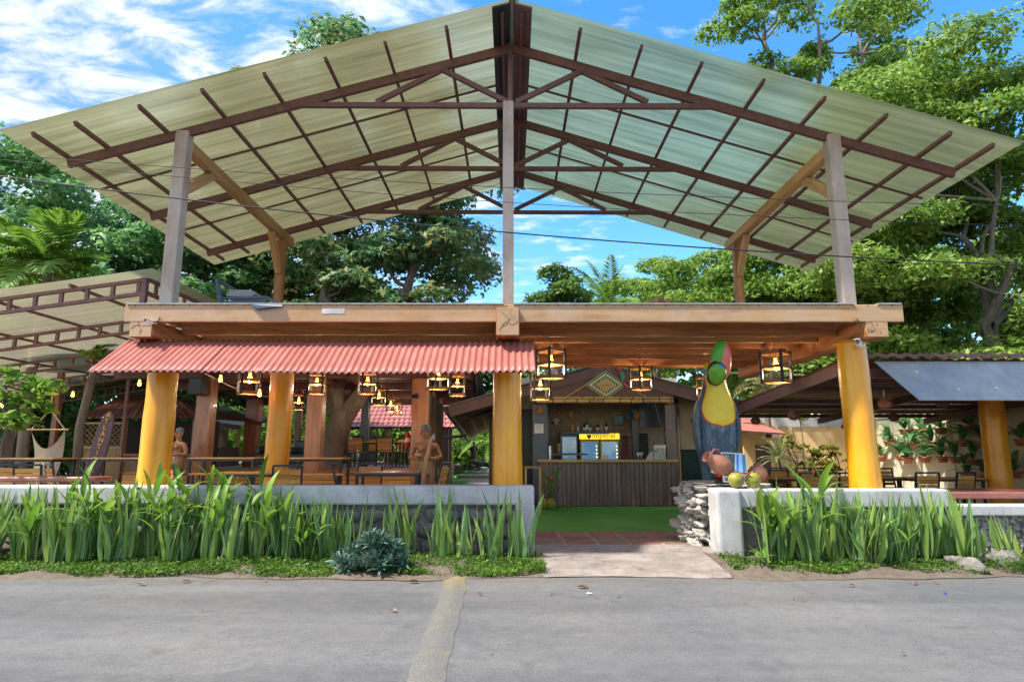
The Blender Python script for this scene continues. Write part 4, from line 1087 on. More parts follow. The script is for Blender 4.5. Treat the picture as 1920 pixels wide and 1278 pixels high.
for i, (x, y, n, h, lf, lab) in enumerate([
        (-5.35, 8.38, 5, 1.18, 1.0, 'tall lime-green leafy plant rising in front of the left log column'),
        (-4.55, 8.35, 5, 1.08, 1.0, 'lime-green leafy plant just right of the left log column'),
        (-3.85, 8.35, 4, 1.12, 1.0, 'lime-green leafy plant arching over the middle of the left wall'),
        (-3.10, 8.40, 4, 0.98, 0.95, 'lime-green leafy plant left of the low spiky mound'),
        (-2.62, 8.32, 3, 0.62, 0.6, 'short lime-green seedling left of the low spiky mound'),
        (-4.95, 8.62, 4, 1.22, 1.05, 'tall lime-green leafy plant leaning over the wall just right of the left column'), (-4.2, 8.55, 4, 1.18, 1.0, 'lime-green leafy plant halfway between the two left columns'), (-3.45, 8.6, 3, 1.14, 1.0, 'lime-green leafy plant in front of the second yellow column'), (-5.75, 8.55, 4, 1.0, 0.95, 'lime-green leafy plant just left of the left log column'),
        (-6.15, 8.42, 3, 0.80, 0.9, 'lime-green leafy plant near the left rocks'),
        (3.42, 8.32, 8, 0.88, 1.05, 'bushy broad-leaved plant against the right end pier'),
        (4.05, 8.72, 3, 1.26, 1.3, 'tall broad-leaved plant with an orange flower behind the right wall'),
        (4.85, 8.25, 3, 0.50, 0.7, 'small broad-leaved plant among the right snake plants'),
        (3.05, 8.18, 2, 0.22, 0.45, 'tiny leafy seedling at the foot of the right pier')]):
    heliconia(x, y, verge_z(y), n, h, lab, 'broad-leaved plants in the wall beds', lf, 0.24, 'orange' in lab)
# low spiky mounds
def rosette_mesh(seed, n, L, w, mat):
    vs = []; fs = []; tint = []; rr = random.Random(seed); o = 0
    for i in range(n):
        v, f = lance(seed * 50 + i, L * rr.uniform(0.7, 1.1), w, rr.uniform(0.25, 0.5), 0.5, 5)
        a = i * 2.4 + rr.uniform(-0.3, 0.3); up = -R(80 - 68 * (i / n) + rr.uniform(-8, 8))
        Mx = np.array((Matrix.Rotation(a, 3, 'Z') @ Matrix.Rotation(up, 3, 'Y')))
        vs.append(v @ Mx.T); fs.append(f + o); o += len(v); tint += [min(1, max(0, rr.uniform(0.1, 0.95)))] * len(f)
    me = bpy.data.meshes.new('rosette'); me.from_pydata([tuple(p) for p in np.vstack(vs)], [], [tuple(int(q) for q in p) for p in np.vstack(fs)])
    a = me.attributes.new('tint', 'FLOAT', 'FACE'); a.data.foreach_set('value', tint); me.materials.append(mat)
    me.polygons.foreach_set('use_smooth', [True] * len(tint)); return me
RS = [rosette_mesh(s_, 20, 0.20, 0.017, M['leaf_rhoeo']) for s_ in range(4)]
t = thing('spiderwort_mound', 'low mound of blue-green spiky rosettes at the road edge', 'plant', (-1.72, 8.05, 0.05))
for i in range(48):
    a = prn.uniform(0, 6.28); r = math.sqrt(prn.random()) if i > 10 else 0.35 * prn.random()
    dx, dy = 0.42 * r * math.cos(a), 0.28 * r * math.sin(a)
    put(bpy.data.objects.new('rosette', RS[i % 4]), t, Matrix.Translation((-1.72 + dx, 8.05 + dy, 0.03 + 0.30 * (1 - r * r) ** 0.8)) @ Euler((dy * -1.6, dx * 1.6, prn.uniform(0, 6))).to_matrix().to_4x4() @ Matrix.Scale(prn.uniform(0.8, 1.2), 4))
RP = [rosette_mesh(20 + s_, 16, 0.30, 0.024, M['leaf_rhoeo']) for s_ in range(2)]; RQ = [rosette_mesh(30 + s_, 9, 0.22, 0.022, M['leaf_purple']) for s_ in range(2)]
t = thing('purple_spiderwort', 'purple and green spiky plant at the far left by the rocks', 'plant', (-6.9, 8.15, 0.06))
for i, (dx, dy) in enumerate([(0, 0), (-0.25, 0.1), (0.15, 0.15)]):
    put(bpy.data.objects.new('rosette', RP[i % 2]), t, Matrix.Translation((-6.9 + dx, 8.15 + dy, 0.16)) @ Matrix.Rotation(i, 4, 'Z'))
    put(bpy.data.objects.new('inner_rosette', RQ[i % 2]), t, Matrix.Translation((-6.9 + dx, 8.12 + dy, 0.18)) @ Matrix.Rotation(i + 0.4, 4, 'Z'))
# rocks
for i, (px, py, w, d, h, lab, pool) in enumerate([
        (45, 1040, 0.62, 0.45, 0.42, 'big grey boulder under the purple spiky plant', LUMPS), (105, 1022, 0.40, 0.35, 0.40, 'grey rock right of the big boulder at far left', LUMPS),
        (225, 1045, 0.42, 0.3, 0.22, 'mossy flat rock below the left snake plants', STONES), (1630, 1058, 0.24, 0.2, 0.17, 'pale rock in the right bed below the yellow column', LUMPS),
        (1800, 1064, 0.16, 0.15, 0.16, 'pale pointed rock near the right edge', LUMPS), (1832, 1070, 0.30, 0.22, 0.16, 'brown rock beside the pale pointed rock', STONES), (1885, 1062, 0.38, 0.24, 0.17, 'wide pitted rock at the far right', LUMPS)]):
    g = G(px, py, 0.05)
    o = stone('rock', i, (g.x, g.y + 0.1, 0.05 + h * 0.28), (w, d, h * 1.3), (0.2 * i, 0.1, i), M['rock'], None, pool); tag(o, lab, 'rock', 'rocks along the beds')
# ground cover: countless small leaves
def weeds():
    rg = np.random.default_rng(3); N = 42000
    X = rg.uniform(-9.0, 9.0, N * 3); Y = 7.72 + rg.beta(1.3, 1.8, N * 3) * 1.15
    pat = 0.5 + 0.30 * np.sin(1.9 * X + 0.7) * np.sin(5.0 * Y + X) + 0.25 * np.sin(4.7 * X + 2.0) + 0.2 * np.sin(11 * X + 9 * Y)
    lo = np.where(X < 0.40, 0.38, 0.55)
    lo = np.where(X < -2.2, 0.22, lo)
    ok = (rg.random(N * 3) * 0.5 + lo < pat + 0.42) & ~((X > 0.42) & (X < 2.72)) & ((Y > 7.79 + 0.10 * np.sin(3 * X) + np.where(X > 2.6, 0.14, 0.0)))
    X = X[ok][:N]; Y = Y[ok][:N]; n = len(X)
    Z = 0.02 + 0.085 * np.clip((Y - 7.7), 0, 1) + rg.random(n) ** 1.6 * (0.045 + 0.07 * np.clip(np.sin(2.3 * X) * np.sin(3.3 * Y + X), 0, 1))
    return leaf_quads(np.stack([X, Y, Z], 1), None, 0.024, 0.6, rg, up=0.9)
def leaf_quads(pts, out, size, aspect, rg, up=0.6, jitter=0.5):
    """one folded four-cornered leaf per point"""
    n = len(pts)
    nrm = rg.normal(size=(n, 3)) * jitter
    if out is not None: nrm += out * 0.55
    nrm[:, 2] += up
    nrm /= np.linalg.norm(nrm, axis=1)[:, None]
    d = rg.normal(size=(n, 3)); d -= (d * nrm).sum(1)[:, None] * nrm; d /= np.linalg.norm(d, axis=1)[:, None] + 1e-9
    s_ = np.cross(nrm, d); L = size * rg.uniform(0.65, 1.35, n)[:, None]
    v = np.empty((n, 4, 3)); v[:, 0] = pts - d * L; v[:, 2] = pts + d * L - nrm * L * 0.25
    v[:, 1] = pts + s_ * L * aspect * 0.6 + nrm * L * 0.12; v[:, 3] = pts - s_ * L * aspect * 0.6 + nrm * L * 0.12
    f = np.arange(n * 4).reshape(n, 4)
    return v.reshape(-1, 3), f, rg.random(n)
v, f, ti = weeds()
tag(np_mesh('weeds', v, f, M['weed'], tint=ti), 'low creeping green weeds along the road edge', 'weeds', None, 'stuff')
# dead leaves and scraps on the road
DL = [lance_mesh('dead_leaf', 70 + s_, 0.15, 0.033, M['dryleaf'], 0.3, 0.25 + 0.2 * s_, 0.6) for s_ in range(4)]
for i, (px, py, s_, a, lab) in enumerate([
        (765, 1090, 1.25, 0.2, 'curled brown dead leaf below the spiky mound'), (340, 1090, 1.0, 0.4, 'pair of dry leaves on the left road edge'), (258, 1095, 0.9, 0.1, 'pale dry leaf at the left road edge'),
        (497, 1088, 0.6, 2.0, 'tiny dry leaf at the road edge below the broad-leaved plants'), (1082, 1100, 1.25, -0.2, 'long brown dry leaf in front of the ramp'), (1030, 1113, 0.5, 0.9, 'small brown leaf in front of the ramp, left one'),
        (1155, 1117, 0.5, 0.2, 'small orange dry leaf in front of the ramp'), (742, 1145, 0.7, 2.4, 'reddish dry leaf on the road left of the yellow stripe'), (895, 1113, 0.6, 0.6, 'thin dry leaf right of the yellow stripe'),
        (1590, 1097, 0.8, 0.1, 'pale dry leaf on the right road edge'), (1712, 1093, 0.8, 0.5, 'dry leaf on the right road edge near the pale rock'), (1748, 1090, 0.7, -0.7, 'upright dry leaf at the right road edge'),
        (1690, 1224, 0.4, 0.3, 'dark scrap of leaf on the right foreground asphalt'), (448, 1204, 0.3, 0.3, 'dark scrap of leaf on the left foreground asphalt'), (918, 1224, 0.3, 1.3, 'small dark scrap right of the stripe in the foreground')]):
    g = G(px, py, 0.02)
    o = put(bpy.data.objects.new('dead_leaf', DL[i % 4]), None, Matrix.Translation((g.x, g.y, 0.022)) @ Matrix.Rotation(a, 4, 'Z') @ Matrix.Scale(s_ * 0.72, 4))
    tag(o, lab, 'dead leaf', 'dead leaves on the road')
g = G(1772, 1112, 0.01); b = MB(); b.lathe([(0.018, 0), (0.018, 0.008), (0.012, 0.013)], 12)
tag(b.build('blue_disc', plain('capblue', (0.01, 0.06, 0.55), 0.4), None, Matrix.Translation((g.x, g.y, 0.012))), 'small blue plastic disc on the right road edge', 'litter')
g = G(1105, 1113, 0.01); b = MB(); b.add([(-0.03, -0.02, 0), (0.03, -0.025, 0.004), (0.035, 0.02, 0), (-0.02, 0.025, 0.006)], [(0, 1, 2, 3)])
tag(b.build('paper_scrap', M['white'], None, Matrix.Translation((g.x, g.y, 0.016))), 'white scrap of paper on the road before the ramp', 'litter')
# ---------------------------------------------------------------- steel canopy on the left
can = thing('side_canopy', 'open steel canopy with ladder trusses and translucent sheet at the left', 'canopy', (-6.4, 10.5, 0.33))
CX1, CZ1, CS = -6.35, 4.40, 0.142
def can_z(x): return CZ1 - CS * (CX1 - x)
for y in (10.5, 12.9, 15.3, 17.7, 20.1):
    tr = bpy.data.objects.new('ladder_truss', None); put(tr, can, Matrix.Translation((CX1, y, CZ1)))
    x0 = -17.5
    timber('top_chord', (CX1, y, can_z(CX1)), (x0, y, can_z(x0)), 0.06, 0.06, M['steelbrown'], tr, bevel=0)
    timber('bottom_chord', (CX1, y, can_z(CX1) - 0.24), (x0, y, can_z(x0) - 0.24), 0.06, 0.06, M['steelbrown'], tr, bevel=0)
    x = CX1 - 0.12
    while x > x0:
        timber('strut', (x, y, can_z(x) - 0.03), (x, y, can_z(x) - 0.21), 0.06, 0.05, M['steelbrown'], tr, up=(0, 1, 0), bevel=0); x -= 0.44
tr = bpy.data.objects.new('side_truss', None); put(tr, can, Matrix.Translation((CX1, 10.5, CZ1)))
timber('top_chord', (CX1 + 0.04, 10.5, CZ1), (CX1 + 0.04, 20.2, CZ1), 0.06, 0.06, M['steelbrown'], tr, bevel=0)
timber('bottom_chord', (CX1 + 0.04, 10.5, CZ1 - 0.24), (CX1 + 0.04, 20.2, CZ1 - 0.24), 0.06, 0.06, M['steelbrown'], tr, bevel=0)
for k in range(20): timber('strut', (CX1 + 0.04, 10.75 + 0.48 * k, CZ1 - 0.03), (CX1 + 0.04, 10.75 + 0.48 * k, CZ1 - 0.21), 0.05, 0.05, M['steelbrown'], tr, up=(0, 1, 0), bevel=0)
timber('corner_upright', (CX1, 10.47, CZ1 + 0.02), (CX1, 10.47, CZ1 - 0.46), 0.09, 0.09, M['steelbrown'], can, up=(0, 1, 0), bevel=0)
for x in (-7.6, -9.1, -10.6, -12.1, -13.6, -15.1):
    timber('purlin', (x, 10.4, can_z(x) + 0.055), (x, 20.3, can_z(x) + 0.055), 0.04, 0.05, M['steelbrown'], can, bevel=0)
for k, (y0, y1) in enumerate(((10.22, 12.9), (12.9, 15.3), (15.3, 17.7), (17.7, 20.3))):
    b = MB(); n = int((y1 - y0) / 0.05); vs = []
    for j in range(n + 1):
        for i in range(2):
            x = (CX1 + 0.25) if i == 0 else -17.6
            vs.append((x, y0 + (y1 - y0) * j / n, can_z(x) + 0.085 + (0.006 if j % 2 else 0)))
    b.add(vs, [(2 * j, 2 * j + 1, 2 * j + 3, 2 * j + 2) for j in range(n)]); b.build('roof_sheet', M['poly_canopy'], can)
for px, Y in ((100, 20.0), (470, 20.1)):
    p = P(px, 800, Y); timber('post', (p.x, Y, 0.5), (p.x, Y, can_z(p.x) - 0.2), 0.10, 0.10, M['maroon'], can, up=(0, 1, 0), bevel=0)
p = P(103, 800, 16.5); timber('post', (p.x, 16.5, 0.5), (p.x, 16.5, can_z(p.x) - 0.1), 0.13, 0.13, M['darkpost'], can, up=(0, 1, 0), bevel=0)
p = P(152, 800, 17.6); timber('post', (p.x, 17.6, 0.5), (p.x, 17.6, can_z(p.x) - 0.2), 0.07, 0.07, M['steelbrown'], can, up=(0, 1, 0), bevel=0)
p = P(232, 800, 15.0); timber('post', (p.x, 15.0, 0.5), (p.x, 15.0, can_z(p.x) - 0.2), 0.06, 0.06, M['steelbrown'], can, up=(0, 1, 0), bevel=0)

# ---------------------------------------------------------------- raised dining shelter
deck = tag(slab('deck_floor', 'raised brown timber deck of the dining shelter', -9.0, -2.3, 14.75, 22.5, 0.0, 0.94, M['darkpost']), None, None, None, 'structure')
slab('lower_deck_floor', 'middle step of the dining floor', -12, -1.85, 12.4, 14.75, -0.02, 0.57, M['floorstone'])
sb = None
for k in range(44):
    if sb is None:
        bb = MB(); bb.box(0, 6.7, -0.085, 0.085, 0, 0.03); sb = bb.build('deck_plank', M['deckwood'], deck, Matrix.Translation((-9.0, 14.83, 0.942))).data
    else: put(bpy.data.objects.new('deck_plank', sb), deck, Matrix.Translation((-9.0, 14.83 + 0.175 * k, 0.942)))
for k in range(3):
    timber('riser_board', (-9.0, 14.735, 0.86 - 0.115 * k), (-2.3, 14.735, 0.86 - 0.115 * k), 0.02, 0.105, M['slat'], deck, bevel=0.004)
she = thing('dining_shelter', 'raised dining shelter with dark red posts and low maroon metal roof', 'shelter', (-5, 15, 0.94))
def shz(y): return 3.28 - 0.012 * (y - 14.0)
for px, Y, w_, m_ in ((382, 14.9, 0.36, 'warmpost'), (590, 14.9, 0.37, 'warmpost'), (788, 14.9, 0.40, 'warmpost'), (473, 20.2, 0.42, 'darkpost'), (684, 20.2, 0.25, 'blueblack'), (558, 21.5, 0.2, 'darkpost'), (812, 17.6, 0.12, 'darkpost'), (827, 19.8, 0.12, 'darkpost')):
    p = P(px, 820, Y); timber('post', (p.x, Y, 0.5), (p.x, Y, shz(Y) - 0.10), w_, w_ * 0.9, M[m_], she, up=(0, 1, 0), bevel=0.02)
XS0, XS1 = -9.5, -0.84
for y in (14.9, 17.5, 20.2):
    timber('cross_beam', (XS0, y, shz(y) - 0.02), (XS1 - 0.12, y, shz(y) - 0.02), 0.10, 0.16, M['maroon'], she, bevel=0.005)
for k in range(9):
    y = 14.1 + 0.85 * k; timber('purlin', (XS0, y, shz(y) + 0.09), (XS1, y, shz(y) + 0.09), 0.05, 0.06, M['brownpaint'] if k % 2 else M['maroon'], she, bevel=0)
for x in (XS1 - 0.05, -3.9, -7.1):
    timber('rafter', (x, 13.8, shz(13.8) + 0.0), (x - 0.4, 21.4, shz(21.4)), 0.07, 0.20, M['maroon'], she, bevel=0)
p = P(605, 715, 15.0); q = P(665, 760, 20.0); timber('rafter', (p.x, 15.0, shz(15) - 0.02), (q.x, 20, shz(20) - 0.02), 0.1, 0.2, M['maroon'], she, bevel=0)
p = P(795, 690, 15.0); timber('rafter', (p.x, 15.0, shz(15) - 0.04), (p.x - 0.45, 20, shz(20) - 0.04), 0.1, 0.22, M['maroon'], she, bevel=0)
timber('end_board', (XS1 + 0.02, 13.75, shz(13.75) + 0.02), (XS1 - 0.34, 21.45, shz(21.45) + 0.02), 0.03, 0.30, M['maroon'], she, bevel=0)
timber('back_board', (XS0, 21.5, shz(21.5) - 0.05), (XS1 - 0.35, 21.5, shz(21.5) - 0.05), 0.03, 0.30, M['maroon'], she, bevel=0)
for k in range(5):
    x0 = XS0 + (XS1 - XS0) * k / 5; x1 = XS0 + (XS1 - XS0) * (k + 1) / 5
    vs, fs = corrugated(x0, x1, 13.7, shz(13.7) + 0.15, 21.5, shz(21.5) + 0.15, 0.16, 0.022); b = MB(); b.add(vs, fs); b.build('roof_sheet', M['roofmaroon'], she, smooth=True)
# reed screens at the right side
for k, (px0, px1, Y0, Y1) in enumerate(((800, 812, 15.25, 17.5), (815, 827, 17.75, 19.7))):
    p0 = P(px0, 800, Y0); p1 = P(px1, 800, Y1)
    z0, z1 = 0.98, shz(Y0) - 0.42
    for i in range(12):
        u0, u1 = i / 12, (i + 0.9) / 12
        a = Vector((p0.x, Y0, 0)).lerp(Vector((p1.x, Y1, 0)), u0); c = Vector((p0.x, Y0, 0)).lerp(Vector((p1.x, Y1, 0)), u1)
        b = MB(); b.bar((a.x, a.y, (z0 + z1) / 2), (c.x, c.y, (z0 + z1) / 2), 0.03, z1 - z0); b.build('screen_slat', M['reed'], she)
    timber('screen_rail', (p0.x, Y0, z1 + 0.04), (p1.x, Y1, z1 + 0.04), 0.06, 0.06, M['bamboo'], she, bevel=0)

# ---------------------------------------------------------------- tiled-roof pavilion behind
tp = thing('tiled_pavilion', 'far pavilion with red clay tile roof seen behind the dining shelter', 'pavilion', P(730, 860, 27))
e0 = P(625, 803, 26); e1 = P(866, 803, 26); r0 = P(668, 742, 30.5); r1 = P(850, 738, 30.5)
def quadpt(u, v): return (e0.lerp(e1, u)).lerp(r0.lerp(r1, u), v)
b = MB(); b.add([quadpt(0, 0), quadpt(1, 0), quadpt(1, 1), quadpt(0, 1)], [(0, 1, 2, 3)]); b.build('roof_deck', M['roofmaroon'], tp)
bt = MB(); n = 5; vs = []
for j in range(2):
    for i in range(n + 1):
        a = math.pi * i / n; vs.append((0.13 * math.cos(a) * (1.0 - 0.12 * j), j * 0.62, 0.075 * math.sin(a) + 0.02 - 0.03 * j))
bt.add(vs, [(i, i + 1, n + 2 + i, n + 1 + i) for i in range(n)])
tile_me = bt.mesh('roof_tile'); tile_me.materials.append(M['tilered']); tile_me.polygons.foreach_set('use_smooth', [True] * n)
rows, cols = 9, 24
for j in range(rows):
    for i in range(cols):
        u = (i + 0.5) / cols; p = quadpt(u, j / rows); q = quadpt(u, (j + 1) / rows)
        d = (q - p); y = d.normalized(); x = (quadpt(1, 0) - quadpt(0, 0)).normalized(); z = x.cross(y)
        Mx = Matrix(((x.x, y.x, z.x, p.x), (x.y, y.y, z.y, p.y), (x.z, y.z, z.z, p.z), (0, 0, 0, 1)))
        put(bpy.data.objects.new('roof_tile', tile_me), tp, Mx @ Matrix.Diagonal((0.92, d.length / 0.60, 1.0, 1)))
for px, Y, m_, w_ in ((727, 26.4, 'bamboo', 0.20), (835, 26.4, 'brownpaint', 0.28), (690, 27, 'blueblack', 0.35), (640, 26.4, 'brownpaint', 0.2), (843, 29, 'brownpaint', 0.22)):
    p = P(px, 820, Y); timber('post', (p.x, Y, 0.14), (p.x, Y, P(px, 800, Y).z), w_, w_, M[m_], tp, up=(0, 1, 0), bevel=0)
p = P(835, 865, 26.2); b = MB(); b.box(p.x - 0.3, p.x + 0.3, 26.1, 26.7, 0.13, p.z + 0.0); b.build('post_base', M['cream'], tp)
p0 = P(655, 815, 27.5); p1 = P(705, 850, 27.5); b = MB(); b.box(p0.x, p1.x, 27.4, 27.6, 0.14, p0.z); b.build('half_wall', M['floorstone'], tp)

# ---------------------------------------------------------------- bar hut
bar = thing('bar_hut', 'dark timber bar hut with plank counter, bamboo trim and brown gable', 'bar', (2.5, 15.6, 0.15))
YC = 15.58
cx0, cx1 = PX(1012, 905, YC), PX(1268, 905, YC)
zt = PZ(1140, 866, YC)
npl = 30
for i in range(npl):
    x = cx0 + (cx1 - cx0) * i / npl
    bb = MB(); bb.box(0, (cx1 - cx0) / npl - 0.008, 0, 0.03, 0, zt - 0.15); bb.build('counter_plank', M['barwood'], bar, Matrix.Translation((x, YC + rnd.uniform(0, 0.006), 0.152)), bevel=0.004)
b = MB(); b.box(cx0, cx1, YC + 0.04, YC + 0.6, 0.15, zt); b.build('counter_body', M['darkbar'], bar)
timber('counter_top', (cx0 - 0.06, YC + 0.25, zt + 0.02), (cx1 + 0.06, YC + 0.25, zt + 0.02), 0.66, 0.045, M['barwood'], bar, bevel=0.01)
timber('counter_edge', (cx0 - 0.06, YC - 0.10, zt + 0.03), (cx1 + 0.06, YC - 0.10, zt + 0.03), 0.05, 0.07, M['bamboo'], bar, bevel=0.015)
zb0 = PZ(1140, 757, YC); zb1 = PZ(1140, 746, YC)
for px, w_ in ((1012, 0.38), (1256, 0.26)):
    x = PX(px, 800, YC + 0.3); timber('post', (x, YC + 0.3, 0.15), (x, YC + 0.3, zb0), w_, 0.2, M['blueblack'] if px < 1100 else M['barwood'], bar, up=(0, 1, 0), bevel=0.01)
# gable front
ga = P(1132, 689, YC - 0.1)
gl, gr = PX(1005, 746, YC - 0.1), PX(1262, 746, YC - 0.1)
zg = zb1 + 0.02
ang_l = (ga.x - gl)
b = MB(); zl = P(1005, 733, YC - .1).z; zr = P(1262, 735, YC - .1).z
b.prism([(gl, zg), (gr, zg), (gr, zr), (ga.x, ga.z - 0.08), (gl, zl)], 0.05, Matrix.Translation((0, YC - 0.10, 0))); b.build('gable_board', M['brownpaint'], bar)
# barge boards along the two roof edges
la = P(842, 770, YC - 0.12); lb = P(1132, 686, YC - 0.12); ra = P(1400, 776, YC - 0.12)
timber('barge_board', (lb.x, YC - 0.14, lb.z - 0.10), (la.x, YC - 0.14, la.z - 0.02), 0.04, 0.26, M['brownpaint'], bar, up=(0, 0, 1), bevel=0.004)
timber('barge_board', (lb.x, YC - 0.14, lb.z - 0.10), (ra.x, YC - 0.14, ra.z + 0.12), 0.04, 0.30, M['brownpaint'], bar, up=(0, 0, 1), bevel=0.004)
for (a_, s_) in ((la, -1), (ra, 1)):
    e = Vector((a_.x, YC, a_.z + (0.12 if s_ < 0 else 0.30))); apex = Vector((lb.x, YC, lb.z + 0.06))
    b = MB(); b.add([apex + Vector((0, -0.22, 0)), e + Vector((0, -0.22, 0)), e + Vector((0, 8, 0)), apex + Vector((0, 8, 0))], [(0, 1, 2, 3)])
    o = b.build('roof_sheet', M['zinc'], bar); sm = o.modifiers.new('t', 'SOLIDIFY'); sm.thickness = 0.03
    for k in range(5):
        y = YC + 0.6 + k * 1.5; timber('purlin_rafter', (apex.x, y, apex.z - 0.12), (e.x, y, e.z - 0.12), 0.06, 0.10, M['darkbar'], bar, bevel=0)
# bamboo trim: two rows of split canes in short lengths
for r_, (z, h) in enumerate(((zb1 - 0.01, 0.06), (zb1 - 0.085, 0.085))):
    x = gl
    while x < gr - 0.02:
        L = min(rnd.uniform(0.25, 0.42), gr - x); 
        timber('bamboo_cane', (x, YC - 0.16, z), (x + L - 0.012, YC - 0.16, z), 0.06, h, M['bamboo'], bar, bevel=0.018); x += L
for s_, pa, pb in ((-1, (1106, 717), (1056, 747)), (1, (1165, 717), (1216, 747))):
    a_ = P(*pa, YC - 0.13); c_ = P(*pb, YC - 0.13); timber('bamboo_strip', a_, c_, 0.02, 0.03, M['bamboo'], bar, bevel=0)
# diamond sign
ds = thing('diamond_sign', 'green and cream diamond sign with gold centre on the bar gable', 'sign', P(1136, 721, YC - 0.2))
c0 = P(1136, 721, YC - 0.19); hw = PX(1175, 721, YC - 0.2) - PX(1096, 721, YC - 0.2); hw /= 2; hh = (PZ(1136, 694, YC - 0.2) - PZ(1136, 747, YC - 0.2)) / 2
for k, (f_, c_) in enumerate(((1.0, (0.60, 0.52, 0.28)), (0.95, (0.02, 0.17, 0.06)), (0.82, (0.66, 0.60, 0.42)), (0.36, (0.06, 0.15, 0.03)), (0.32, (0.55, 0.33, 0.08)))):
    b = MB(); b.prism([(-hw * f_, 0), (0, -hh * f_), (hw * f_, 0), (0, hh * f_)], 0.012); b.build(['edge', 'green_border', 'cream_field', 'inner_border', 'gold_centre'][k], plain('sign%d' % k, c_, 0.5, var=0.12), ds, Matrix.Translation((c0.x, YC - 0.17 - 0.007 * k, c0.z)))
for ring, (f_, cnt) in enumerate(((0.50, 20), (0.63, 24))):
    for i in range(cnt):
        u = 4 * i / cnt; s_ = int(u); w_ = u - s_; cor = [(hw, 0), (0, hh), (-hw, 0), (0, -hh), (hw, 0)]
        x = (cor[s_][0] * (1 - w_) + cor[s_ + 1][0] * w_) * f_; z = (cor[s_][1] * (1 - w_) + cor[s_ + 1][1] * w_) * f_
        b = MB(); b.box(-0.018, 0.018, 0, 0.005, -0.022, 0.022); b.build('motif', [plain('motif_a', (0.04, 0.16, 0.03), 0.5), plain('motif_b', (0.12, 0.07, 0.05), 0.5)][0] if i == 0 and ring == 0 else bpy.data.materials['motif_a' if z > 0 else ('motif_b' if 'motif_b' in bpy.data.materials else 'motif_a')], ds, Matrix.Translation((c0.x + x, YC - 0.192, c0.z + z)) @ Matrix.Rotation(R(45 * (i % 2)), 4, 'Y'))
strokes('lettering', 0.16, 0.05, 7, plain('script', (0.30, 0.12, 0.02), 0.5), ds, Matrix.Translation((c0.x, YC - 0.201, c0.z - 0.005)), 3)['kind'] = 'stuff'
t = thing('parrot_figure', 'small red, green and blue carved parrot climbing the diamond sign', 'ornament', P(1163, 706, YC - 0.25))
vs, fs = bill((0, 0, 0.14), (0.06, 0, -0.12), (0.03, 0, 0), 0.055, 0.05); b = MB(); b.add(vs, fs); b.build('body', plain('parrot_green', (0.05, 0.25, 0.12), 0.5, var=0.5, scale=15), t, wm(t), smooth=True)
vs, fs = bill((-0.07, 0, 0.20), (0.03, 0, 0.12), (0, 0, 0.01), 0.04, 0.04); b = MB(); b.add(vs, fs); b.build('head', M['red'], t, wm(t), smooth=True)
vs, fs = bill((0.05, 0, -0.08), (0.14, 0, -0.26), (0, 0, 0), 0.03, 0.02); b = MB(); b.add(vs, fs); b.build('tail', plain('parrot_tail', (0.45, 0.05, 0.12), 0.5), t, wm(t), smooth=True)
# interior of the bar
YB_ = 18.6
wb0, wb1 = PX(1008, 850, YB_), PX(1200, 850, YB_)
b = MB(); b.box(wb0 - 0.6, PX(1272, 800, YB_), YB_, YB_ + 0.1, 0.15, 3.6); b.build('back_wall', M['cream'], bar)
# herringbone reed lining
b = MB(); zt0, zt1 = PZ(1100, 812, YB_), PZ(1100, 752, YB_) + 0.25
W_ = PX(1190, 780, YB_) - wb0; nb = 4; bw = W_ / nb
for k in range(nb):
    for i in range(-6, 30):
        z = zt0 - bw + i * 0.085
        a_ = Vector((wb0 + k * bw, YB_ - 0.03, z + (0 if k % 2 else bw))); c_ = Vector((wb0 + (k + 1) * bw, YB_ - 0.03, z + (bw if k % 2 else 0)))
        if min(a_.z, c_.z) > zt1 - 0.05 or max(a_.z, c_.z) < zt0: continue
        for e_ in (a_, c_): pass
        lo, hi = (a_, c_) if a_.z < c_.z else (c_, a_)
        if lo.z < zt0: lo = lo.lerp(hi, (zt0 - lo.z) / (hi.z - lo.z))
        if hi.z > zt1: hi = lo.lerp(hi, (zt1 - lo.z) / (hi.z - lo.z))
        if (hi - lo).length > 0.05: b.bar(lo, hi, 0.02, 0.062, up=(0.0, -0.01, 1) if abs((hi - lo).x) > 0.01 else (0, 1, 0))
o = b.build('herringbone_lining', plain('reed_dark', (0.38, 0.30, 0.20), 0.8, var=0.4, scale=12), bar); o['kind'] = 'stuff'
for i in range(26):
    x = wb0 + 0.3 + (W_ - 0.5) * i / 25; z = PZ(1100, 752, 17.2)
    timber('hanging_reed', (x, 17.2, z + 0.25), (x + rnd.uniform(-.01, .01), 17.2, z - 0.06 - rnd.uniform(0, .05)), 0.05, 0.03, M['reed'], bar, up=(0, 1, 0), bevel=0)
x = PX(1190, 800, 17.6); timber('inner_post', (x, 17.6, 0.15), (x, 17.6, 3.4), 0.17, 0.17, M['blueblack'], bar, up=(0, 1, 0), bevel=0)
p = P(1198, 752, 17.4); q = P(1250, 800, 17.4); b = MB(); b.box(p.x, q.x + 0.2, 17.38, 17.44, q.z, p.z + 0.2); b.build('dark_panel', M['blueblack'], bar)
a_ = P(1228, 756, 16.4); c_ = P(1250, 838, 16.4); timber('stay_pole', a_, c_, 0.025, 0.025, M['grayplastic'], bar, bevel=0)
b = MB(); b.box(PX(1190, 850, YB_), PX(1215, 850, YB_), YB_ - 0.06, YB_ - 0.02, 0.15, PZ(1200, 812, YB_)); b.build('door', M['darkbar'], bar)
p = P(1155, 816, YB_ - 0.1); q = P(1188, 870, YB_ - 0.1); b = MB(); b.box(p.x, q.x, YB_ - 0.12, YB_ - 0.04, 0.15, p.z); b.build('door', M['darkpost'], bar)
